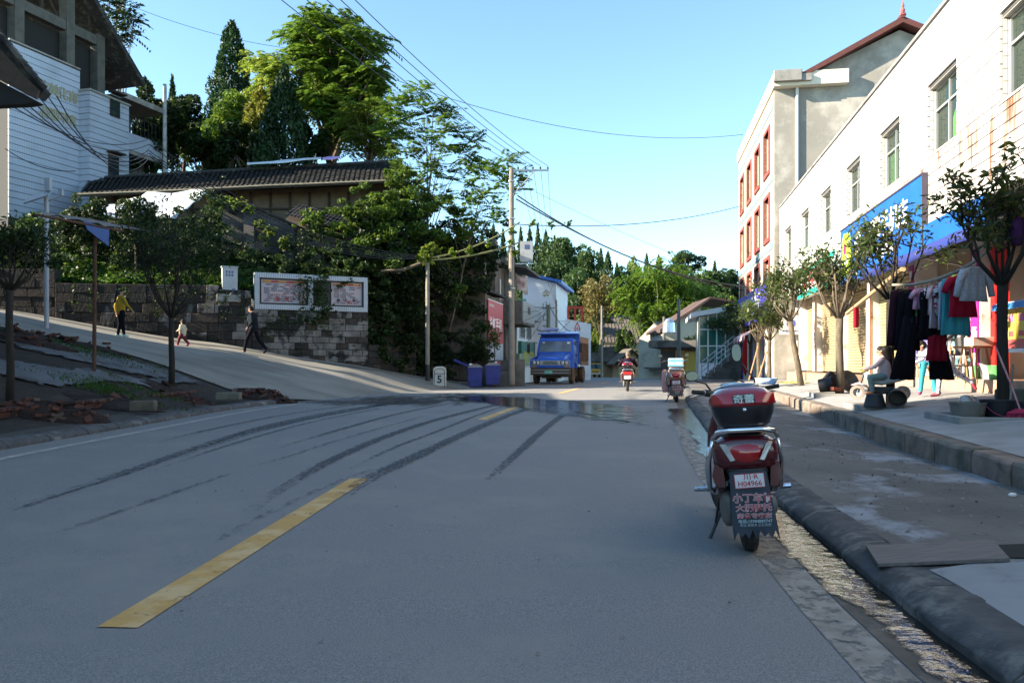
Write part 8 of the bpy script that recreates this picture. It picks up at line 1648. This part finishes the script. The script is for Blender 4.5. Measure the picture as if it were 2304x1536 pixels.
# ------------------------------------------------------------------ shop goods
rn = random.Random(33); gcol = [('red', (.55, .03, .03)), ('yellow', (.75, .55, .04)), ('orange', (.7, .28, .03)), ('green', (.08, .38, .08)), ('white', (.7, .7, .68)), ('blue', (.05, .2, .55)), ('pink', (.65, .15, .35))]
gm_ = {n_: mat('pack_'+n_, c_, .4, tuple(min(1, q*.6+.1) for q in c_), 9) for n_, c_ in gcol}
shf = thing('goods_shelf', 'metal shelf of colourful packets inside the shop behind the red column', 'shelf', (5.5, 0, 0), -TH)
for k in range(6): MB().box(1.9, 2.3, S(10.9), S(15.2), FZ+.25+k*.38, FZ+.27+k*.38).build('shelf_board', steel, shf)
for y in (S(10.95), S(13), S(15.15)): MB().box(2.3, 2.34, y-.02, y+.02, FZ, FZ+2.5).build('upright', steel, shf)
for k in range(6):
    y = S(12.4)
    while y < S(15.1):
        w_ = rn.uniform(.09, .2); n_ = rn.choice(gcol)[0]; hh_ = rn.uniform(.14, .3)
        o = MB().box(1.95, 2.25, y, y+w_, 0, hh_).build('goods_packet', gm_[n_]); o.location = (5.5, 0, FZ+.272+k*.38); o.rotation_euler = (0, 0, -TH)
        MB().box(1.945, 1.949, y+w_*.15, y+w_*.85, hh_*.35, hh_*.75).build('print_block', gm_[rn.choice(gcol)[0]], o); pk_n = int((y-S(12.4))/.133); tag(o, n_+' packet '+ORD[min(24, 21-pk_n)]+' along the '+['lowest', 'second', 'third', 'fourth', 'fifth', 'topmost'][k]+' board of the goods shelf', 'packet', 'packets on the shop shelf'); y += w_+.012
for k in range(5):
    t = thing('detergent_box', ['leftmost', 'second', 'middle', 'fourth', 'rightmost'][k]+' yellow and red snack carton on the table before the goods shop', 'carton', (5.5, 0, 0), -TH, group='yellow cartons on the shop table')
    y = S(13.5)-k*.37; MB().box(.55, .85, y-.34, y-.01, FZ+.55, FZ+1.22).build('carton', gm_['yellow'], t, bevel=.008); MB().box(.545, .549, y-.34, y-.01, FZ+.55, FZ+.70).box(.543, .547, y-.27, y-.1, FZ+.75, FZ+.84).build('print_block', gm_['red'], t); MB().box(.543, .547, y-.27, y-.09, FZ+1.0, FZ+1.12).build('print_block', gm_['pink'], t)
MBt = thing('display_table', 'display table with a violet cloth top stacked with cartons before the goods shop', 'table', (5.5, 0, 0), -TH); MB().box(.45, 1.0, S(11.5), S(13.6), FZ+.48, FZ+.54).build('tabletop', wht, MBt); MB().box(.42, 1.0, S(11.5), S(13.7), FZ+1.26, FZ+1.32).build('canopy_cloth', mat('lilac_cloth', (.55, .5, .62), .8), MBt)
MB().box(.40, .419, S(11.5), S(13.7), FZ+1.2, FZ+1.3).build('cloth_edge', mat('blue_edge', (.05, .25, .6), .6), MBt)
for y in (S(11.6), S(13.5)):
    for x in (.5, .95): MB().box(x-.025, x+.025, y-.025, y+.025, FZ, FZ+.48).build('leg', steel, MBt)
for k, (px, Y, n_) in enumerate([(2205, 15.0, 'green'), (2222, 14.6, 'white'), (2240, 14.2, 'green'), (2196, 15.3, 'white')]):
    tub('plastic_tub', ['green plastic tub by the red column', 'white plastic tub under the display table', 'green tub under the display table', 'white tub under the tall wooden stool'][k], px, Y, FZ, .10, .13, .26, gm_[n_], cat='tub')
bxs = thing('display_box', 'clear pale box of snacks standing on the tall stools under the banner', 'box', kid_at(2212, 14.75, FZ+.62)); MB().box(-.25, .3, -.1, .2, 0, .17).build('carton', mat('pale_snack_box', (.5, .45, .38), .4, (.65, .3, .2), 7), bxs, bevel=.01)
fz = thing('freezer', 'light blue upright freezer just inside the open tea room doorway', 'freezer', (5.5, 0, 0), -TH); MB().box(1.3, 1.9, S(18.0), S(18.7), FZ, FZ+1.7).build('body', mat('freezer_blue', (.25, .5, .6), .4), fz, bevel=.02); MB().box(1.28, 1.299, S(18.05), S(18.65), FZ+.1, FZ+1.6).build('door', mat('freezer_white', (.6, .62, .62), .3), fz)
wc = thing('metal_basket', 'rust brown wire basket fixed on the cream shutter left of the girl', 'basket', (5.5, 0, 0), -TH); MB().loft([[(.93-.02*k, S(20.2)-.08*k, FZ+.85+.3*k), (.93-.02*k, S(20.2)+.5+.08*k, FZ+.85+.3*k), (.99, S(20.2)+.5+.08*k, FZ+.85+.3*k), (.99, S(20.2)-.08*k, FZ+.85+.3*k)] for k in (0, 1, 2)]).build('basket', mat('rust_wire', (.25, .12, .04), .7, (.4, .25, .1), 12, stretch=(1, 6, 1)), wc)
# ------------------------------------------------------------------ street trees on the right
dbark = mat('shaded_bark', (.030, .023, .017), .95, (.014, .011, .009), 12, bump=.006, bscale=30, stretch=(1, 1, .3))  # shade on the near and left trunks put into a darker bark colour
def street_tree(label, px, Y, z0, ytop, yfork, wpx, r, nb, nleaf, leaf, seed, m_=L_osm, tm=greybark, lean=0, group='osmanthus trees along the right pavement'):
    rn = random.Random(seed); rg = np.random.default_rng(seed); b = Vector((P(px, 0, Y).x, Y, z0)); t = thing('street_tree', label, 'tree', b, group=group)
    zf = P(0, yfork, Y).z-z0; zt1 = P(0, ytop, Y).z-z0; Rw = wpx/2*Y/F; mb = MB(); off = Vector((lean, 0, 0))
    f = off+Vector((0, 0, zf)); mb.tube([(0, 0, -.1), off*.3+Vector((.01, .01, zf*.3)), off*.7+Vector((-.01, 0, zf*.7)), f], [r*1.12, r, r*.9, r*.92], 10); tips = []
    for k in range(nb):
        a = 2*math.pi*k/nb+rn.uniform(-.3, .3); e = Vector((math.cos(a)*Rw*rn.uniform(.35, .8), math.sin(a)*Rw*rn.uniform(.35, .8), (zt1-zf)*rn.uniform(.45, .75)))+f
        if k == 0: e = f+Vector((rn.uniform(-.1, .1), 0, (zt1-zf)*.8))
        m1 = f.lerp(e, .4)+Vector((math.cos(a), math.sin(a), -.2))*.12; mb.tube([f-Vector((0, 0, .05)), m1, e], [r*.42, r*.27, r*.15], 7)
        for q in range(4):
            s0 = m1.lerp(e, rn.uniform(.1, 1)); d = Vector((rn.uniform(-1, 1), rn.uniform(-1, 1), rn.uniform(.1, 1.2))).normalized(); L_ = (zt1-zf)*rn.uniform(.22, .45); t1 = s0+d*L_*.6+Vector((0, 0, .03)); t2 = s0+d*L_
            t2.z = min(t2.z, zt1); mb.tube([s0, t1, t2], [r*.2, r*.13, r*.05], 5); tips.append(t2); tips.append(t1)
            for w_ in range(2): d2 = (d+Vector((rn.uniform(-1, 1), rn.uniform(-1, 1), rn.uniform(-.2, .8)))*.9).normalized(); t3 = t1+d2*L_*.45; mb.tube([t1, t3], [r*.09, r*.04], 4, cap=False); tips.append(t3)
    mb.build('trunk', tm, t, smooth=True)
    tp = np.array([tuple(p) for p in tips]); k = rg.integers(0, len(tp), nleaf); dd = rg.normal(size=(nleaf, 3)); cen = tp[k]+dd*[.085, .085, .085]*(Rw/.9)
    leaf_obj('crown', leaf_quads(cen, leaf, up=.15, asp=.36, tang=unit(dd+[0, 0, .2]), rg=rg), m_, t); return t
street_tree('nearest street tree with dark slim trunk and twin limbs at the right edge', 2256, 10.5, .56, 365, 640, 250, .075, 9, 1700, .12, 71, tm=dbark)
street_tree('second street tree, dark trunk between the toy motorbike and the laundry', 2003, 13.3, .58, 480, 672, 225, .068, 9, 1050, .12, 72, tm=dbark)
street_tree('third street tree, pale trunk in front of the roller shutters', 1889, 17.8, .62, 545, 716, 190, .09, 9, 2000, .12, 73)
street_tree('fourth street tree leaning left in front of the leftmost roller shutter', 1803, 24.0, .64, 590, 722, 150, .09, 8, 1700, .145, 74, lean=-.35)
for k, (l, px, Y, z, yt, yf, w_) in enumerate([('fifth street tree with a pale prop before the square logo sign', 1731, 29.5, .62, 660, 765, 110), ('sixth street tree with a staked trunk under the violet sign', 1706, 35, .56, 672, 770, 100), ('seventh street tree in the row at the far end of the terrace', 1688, 40, .48, 684, 775, 90), ('eighth street tree beside the red cloth banner', 1667, 45, .42, 690, 778, 85), ('ninth, small street tree before the outside stair', 1640, 51, .36, 705, 785, 75), ('tenth, small street tree before the white wall of the pavilion', 1605, 58, .28, 735, 795, 70), ('last visible street tree of the right row, before the yellow shop front', 1570, 66, .15, 752, 800, 60)]):
    street_tree(l, px, Y, z, yt, yf, w_, .075, 7, 1150, .17 if Y < 40 else .24, 80+k)
street_tree('dark clipped tree on the traffic island by the silver sedan', 1462, 88, -.3, 788, 822, 90, .10, 8, 1500, .3, 95, L_dark)
street_tree('clipped tree right behind the first one on the traffic island', 1478, 92, -.35, 790, 822, 70, .10, 7, 1000, .3, 96, L_dark)
pp = thing('tree_prop', 'pale wooden prop leaning against the fifth street tree', 'prop', kid_at(1722, 29.0, .6)); MB().tube([(-.3, 0, 0), (.15, .3, 1.15)], .03, 6).build('prop', wood, pp)
pp = thing('tree_prop', 'pale wooden prop leaning against the sixth street tree', 'prop', kid_at(1700, 34.6, .56)); MB().tube([(-.3, 0, 0), (.2, .3, 1.5)], .03, 6).build('prop', wood, pp)
rb_ = thing('red_flag_cloth', 'furled red cloth banner hanging between the far street trees', 'banner', kid_at(1677, 43, 1.6)); MB().loft([[(math.cos(a)*r_, math.sin(a)*r_*.6, z) for a in [k*math.pi/4 for k in range(8)]] for z, r_ in ((-1.0, .02), (-.6, .16), (0, .18), (.9, .12), (1.6, .10), (2.2, .02))]).build('cloth', cl('flag_red', (.55, .02, .02)), rb_, smooth=True)
# ------------------------------------------------------------------ left side: trees, canopy post, lamps, bricks
def lz(x, y): return HL(x, y)
def L_at(px, Y): x = P(px, 0, Y).x; return x, Y, lz(x, Y)
x, y, z = L_at(386, 20.5); street_tree('dark street tree in its soil bed before the notice board, left pavement', 386, 20.5, z, 480, 715, 270, .075, 12, 2600, .12, 75, L_dark, dbark, group='street trees on the left verge')
x, y, z = L_at(22, 14.6); street_tree('dark street tree at the left picture edge beside the brick heap', 22, 14.6, z, 500, 650, 230, .07, 11, 2400, .11, 76, L_dark, dbark, group='street trees on the left verge')
x, y, z = L_at(212, 18.4); cn = thing('canopy_post', 'rusty steel post carrying a ragged metal canopy sheet', 'canopy', (x, y, z)); zt2 = P(0, 515, 18.4).z-z; rs_m = mat('rusty_post', (.10, .045, .025), .85, (.06, .03, .02), 6)
MB().tube([(0, 0, 0), (.02, 0, zt2)], .045, 8).build('post', rs_m, cn); c0 = P(75, 482, 17.0)-cn.location; c1 = P(275, 520, 18.6)-cn.location
MB().tube([c0, c1], .03, 6).tube([c0+Vector((0, 2.2, .3)), c1+Vector((0, 2.2, .3))], .03, 6).build('rail', rs_m, cn)
MB().loft([[tuple(c0.lerp(c1, k/14)+Vector((0, 2.3*j/4, .06+.25*j/4+.03*math.sin(k*2.1)))) for k in range(13)] for j in range(5)], cap=False, closed=False).build('roof_sheet', mat('corrugated_rust', (.20, .17, .14), .8, (.10, .10, .12), 3), cn)
MB().loft([[tuple(c0.lerp(c1, .55+.3*k/5)+Vector((0, -.02, .08-.02*k))) for k in range(6)], [tuple(c0.lerp(c1, .6+.25*k/5)+Vector((0, -.05, -.12-.06*k))) for k in range(6)]], cap=False, closed=False).build('torn_sheet', mat('blue_tarp', (.03, .08, .25), .6), cn)
x, y, z = L_at(105, 24.5); sl_ = thing('solar_lamp', 'pale grey solar lamp pole with a tilted panel at the foot of the hill', 'lamp post', (x, y, z)); zt3 = P(0, 455, 24.5).z-z; pg = mat('pale_grey_pole', (.36, .38, .40), .6)
MB().tube([(0, 0, 0), (0, 0, zt3+.3)], .07, 10).build('post', pg, sl_); MB().cbox((-.2, -.1, zt3+.15), (.8, .5, .05), (R(35), R(-18), 0)).build('solar_panel', mat('solar_panel', (.30, .33, .36), .3), sl_); MB().cbox((.05, 0, zt3+.55), (.18, .14, .42)).build('lamp_box', pg, sl_, bevel=.02); MB().cbox((.45, 0, zt3+.3), (.12, .1, .2)).tube([(0, 0, zt3), (.45, 0, zt3+.2)], .02, 6).build('camera_box', pg, sl_)
# bricks: edging laid in two courses, heaps and strays
bk = [mat('brick_maroon', (.075, .024, .015), .92, (.045, .016, .011), 9), mat('brick_dark', (.040, .016, .012), .92, (.028, .012, .009), 8), mat('brick_orange', (.11, .038, .022), .9, (.075, .028, .018), 8), mat('brick_dusty', (.11, .075, .055), .95, (.07, .046, .035), 6)]
bme = [MB().box(-.12, .12, -.0575, .0575, 0, .053).mesh('brick', m_) for m_ in bk]
def brick(loc, rot, parent=None, k=None, rn=random): 
    o = _link('brick', bme[k if k is not None else rn.choice([0, 0, 1, 1, 2, 3])], parent); o.location = loc; o.rotation_euler = rot; return o
eb = thing('brick_edging', 'low edging of red bricks in courses along the left verge', 'brick edging', (0, 0, 0)); rn = random.Random(6)
y = 9.5; cnt = 0
while y < 20.8:
    x = -8.55+.02*math.sin(y*1.7)-.1*(y > 16)*(y-16)/4+.15*(y > 18); zb0 = .33+.004*y
    for c_ in range(2):
        brick((x+rn.uniform(-.01, .01), y+(.12 if c_ else 0), zb0+.056*c_-.005), (rn.uniform(-.02, .02), rn.uniform(-.02, .02), R(90)+rn.uniform(-.03, .03)), eb, None, rn)
    for q in range(2): 
        if rn.random() < .95: o = brick((x+.0, y+.06+.125*q-.06, zb0+.115), (0, 0, rn.uniform(-.06, .06)), eb, None, rn); o.scale = (.85, .95, 1)
    y += .25
def heap(px, py_hint, Y, n, sx, sy, h_, seed, label):
    rn = random.Random(seed); x0 = P(px, 0, Y).x; t = thing('brick_heap', label, 'brick heap', (x0, Y, lz(x0, Y)))
    MB().loft([[Vector((math.cos(a)*sx*s_*1.15*rn.uniform(.85, 1.12), math.sin(a)*sy*s_*1.15*rn.uniform(.85, 1.12), z*rn.uniform(.7, 1.3)+(lz(x0+math.cos(a)*sx*s_, Y+math.sin(a)*sy*s_)-lz(x0, Y)))) for a in [2*math.pi*k/26 for k in range(26)]] for z, s_ in ((-.12, 1.1), (.01, 1.0), (h_*.25, .8), (h_*.42, .6), (h_*.55, .4), (h_*.6, .15))]).build('soil_mound', red_soil, t, smooth=True)
    for k in range(n):
        a = rn.uniform(0, 6.28); r_ = rn.uniform(0, 1)**.6; z = h_*(1-r_)*rn.uniform(.4, 1)+.03
        brick((math.cos(a)*sx*r_, math.sin(a)*sy*r_, z+lz(x0+math.cos(a)*sx*r_, Y+math.sin(a)*sy*r_)-lz(x0, Y)), (rn.uniform(-.6, .6), rn.uniform(-.6, .6), rn.uniform(0, 3.1)), t, None, rn)
    return t
heap(120, 0, 13.9, 46, .85, .45, .34, 1, 'heap of loose red bricks and soil at the foot of the leftmost tree'); heap(590, 0, 21.8, 34, .85, .35, .24, 2, 'brick heap at the corner where the kerb meets the side road')
heap(40, 0, 20.5, 40, 1.2, .6, .35, 3, 'brick heap on the rising ground behind the leftmost tree'); heap(380, 0, 20.0, 6, .9, .5, .16, 4, 'reddish soil mound at the foot of the tree before the notice board'); heap(150, 0, 22.3, 22, 1.4, .3, .16, 5, 'row of scattered bricks along the upper edge of the grass patch')
heap(250, 0, 16.6, 4, 1.0, .5, .14, 7, 'small soil mound behind the brick edging')
# stacked bricks at the corner
stt = thing('brick_stack', 'small neat stack of bricks with pale tops at the corner of the side road', 'brick stack', (P(610, 0, 22.0).x, 22.0, lz(P(610, 0, 22.0).x, 22.0))); rn = random.Random(12)
for c_ in range(4):
    for q in range(2): brick((.0, .13*q-.06, .06*c_+.02), (0, 0, rn.uniform(-.1, .1)), stt, None, rn)
stt = thing('brick_stack', 'longer low stack of pale topped bricks left of the corner stack', 'brick stack', (P(565, 0, 22.2).x, 22.2, lz(P(565, 0, 22.2).x, 22.2)))
for c_ in range(3):
    for q in range(3): brick((.26*q-.3, .0, .06*c_+.02), (0, 0, rn.uniform(-.2, .2)), stt, None, rn)
cbk = thing('concrete_block', 'mossy concrete block lying against the brick edging on the left verge', 'block', (P(323, 0, 15.9).x, 15.9, .33), R(8)); MB().box(-.24, .24, -.12, .12, 0, .21).build('block', mat('mossy_block2', (.13, .11, .085), .9, (.07, .065, .05), 5), cbk, bevel=.02)
cbk = thing('concrete_block', 'long grey green stone block among bricks near the corner heap', 'block', (P(515, 0, 20.2).x, 20.2, .36), R(5)); MB().box(-.3, .3, -.14, .14, 0, .19).build('block', mat('grey_green_block', (.17, .17, .14), .9, (.11, .11, .09), 5), cbk, bevel=.02)
for k, (px, Y, l) in enumerate([(425, 18.7, 'single brick lying flat between the mossy block and the corner heap'), (447, 18.4, 'small broken brick piece near the kerb on the left verge'), (240, 23.7, 'single red brick lying on the side road below the woman'), (478, 18.9, 'loose brick beside the grey green stone block')]):
    o = brick((P(px, 0, Y).x, Y, lz(P(px, 0, Y).x, Y)+.03), (0, 0, k*.7), None, 0); o.name = 'loose_brick'; tag(o, l, 'brick')
grs = []
rg_ = np.random.default_rng(14)
for (px, Y, sx, sy, n) in ((60, 21.3, 1.6, .6, 1500), (230, 17.6, .4, .2, 350), (250, 17.2, .9, .15, 300), (330, 18.5, .6, .2, 200), (150, 21.5, 1.4, .4, 700)):
    x0 = P(px, 0, Y).x
    for k in range(n): x = x0+rg_.normal()*sx; y = Y+rg_.normal()*sy; grs.append((x, y, lz(x, y)+rg_.uniform(.0, .07)))
o = leaf_obj('grass', leaf_quads(np.array(grs), .11, up=-.3, asp=.2, tang=np.tile([0, 0, 1.0], (len(grs), 1)), rg=rg_), leafmat('grass_blade', (.03, .08, .008), (.05, .13, .012))); o['kind'] = 'stuff'
# ------------------------------------------------------------------ small things on the lower pavement
plk = thing('plywood_board', 'weathered grey brown board lying over the drain opening on the lower pavement', 'board', (0, 0, 0)); 
pts = [pick(*q)+Vector((0, 0, .012)) for q in ((1948, 1238), (2235, 1226), (2272, 1268), (1975, 1280))]
MB().prism(pts, (0, 0, .022)).build('board', mat('weathered_board', (.18, .155, .145), .8, (.13, .11, .10), 6, stretch=(1, 8, 1), dirt=(.10, .085, .075), dscale=5), plk, bevel=.003)
hol = thing('drain_opening', 'dark rectangular drain opening beyond the weathered board', 'drain', (0, 0, 0))
MB().prism([pick(*q)+Vector((0, 0, .004)) for q in ((2225, 1228), (2400, 1222), (2400, 1258), (2262, 1256))], (0, 0, .004)).build('opening', mat('drain_dark', (.012, .012, .01), .9), hol)
sl2 = [pick(*q)+Vector((0, 0, .003)) for q in ((2090, 1285), (2180, 1272), (2290, 1268), (2400, 1262), (2400, 1400), (2400, 1500), (2304, 1413), (2235, 1370), (2165, 1325), (2120, 1300))]
o = MB().prism(sl2, (0, 0, .008)).build('concrete_patch', mat('fresh_concrete', (.27, .285, .30), .85, (.22, .23, .24), 3, bump=.003, bscale=60, dirt=(.15, .15, .15), dscale=3, dlo=.58, dhi=.7)); o['kind'] = 'structure'
pap = thing('paper_scrap', 'small crumpled white paper scrap on the lower pavement', 'litter', ((2278-1152)/F*5.9, 5.9, .285)); MB().ball((0, 0, .015), (.035, .02, .018), 4).build('paper', wht, pap)
# debris: grit and dry leaves
rg_ = np.random.default_rng(15); pts = []
for k in range(900):
    y = rg_.uniform(2.5, 16); x = rg_.uniform(RR(y)+.35, TX(y)-.05); pts.append((x, y, (zg(y)+.120)*(1-(x-RR(y)-.28)/(TX(y)+.1-RR(y)-.28))+TB(y)*((x-RR(y)-.28)/(TX(y)+.1-RR(y)-.28))+.006))
for k in range(700): y = rg_.uniform(3, 30); pts.append((rg_.uniform(RL(y)+.1, RR(y)-.1) if k % 3 else RL(y)+abs(rg_.normal())*.25, y, zg(y)+.008))
o = leaf_obj('grit', leaf_quads(np.array(pts), .022, up=1.5, asp=.8, rg=rg_, szvar=.7), mat('grit', (.12, .10, .08), .9, (.3, .28, .25), 30)); o['kind'] = 'stuff'
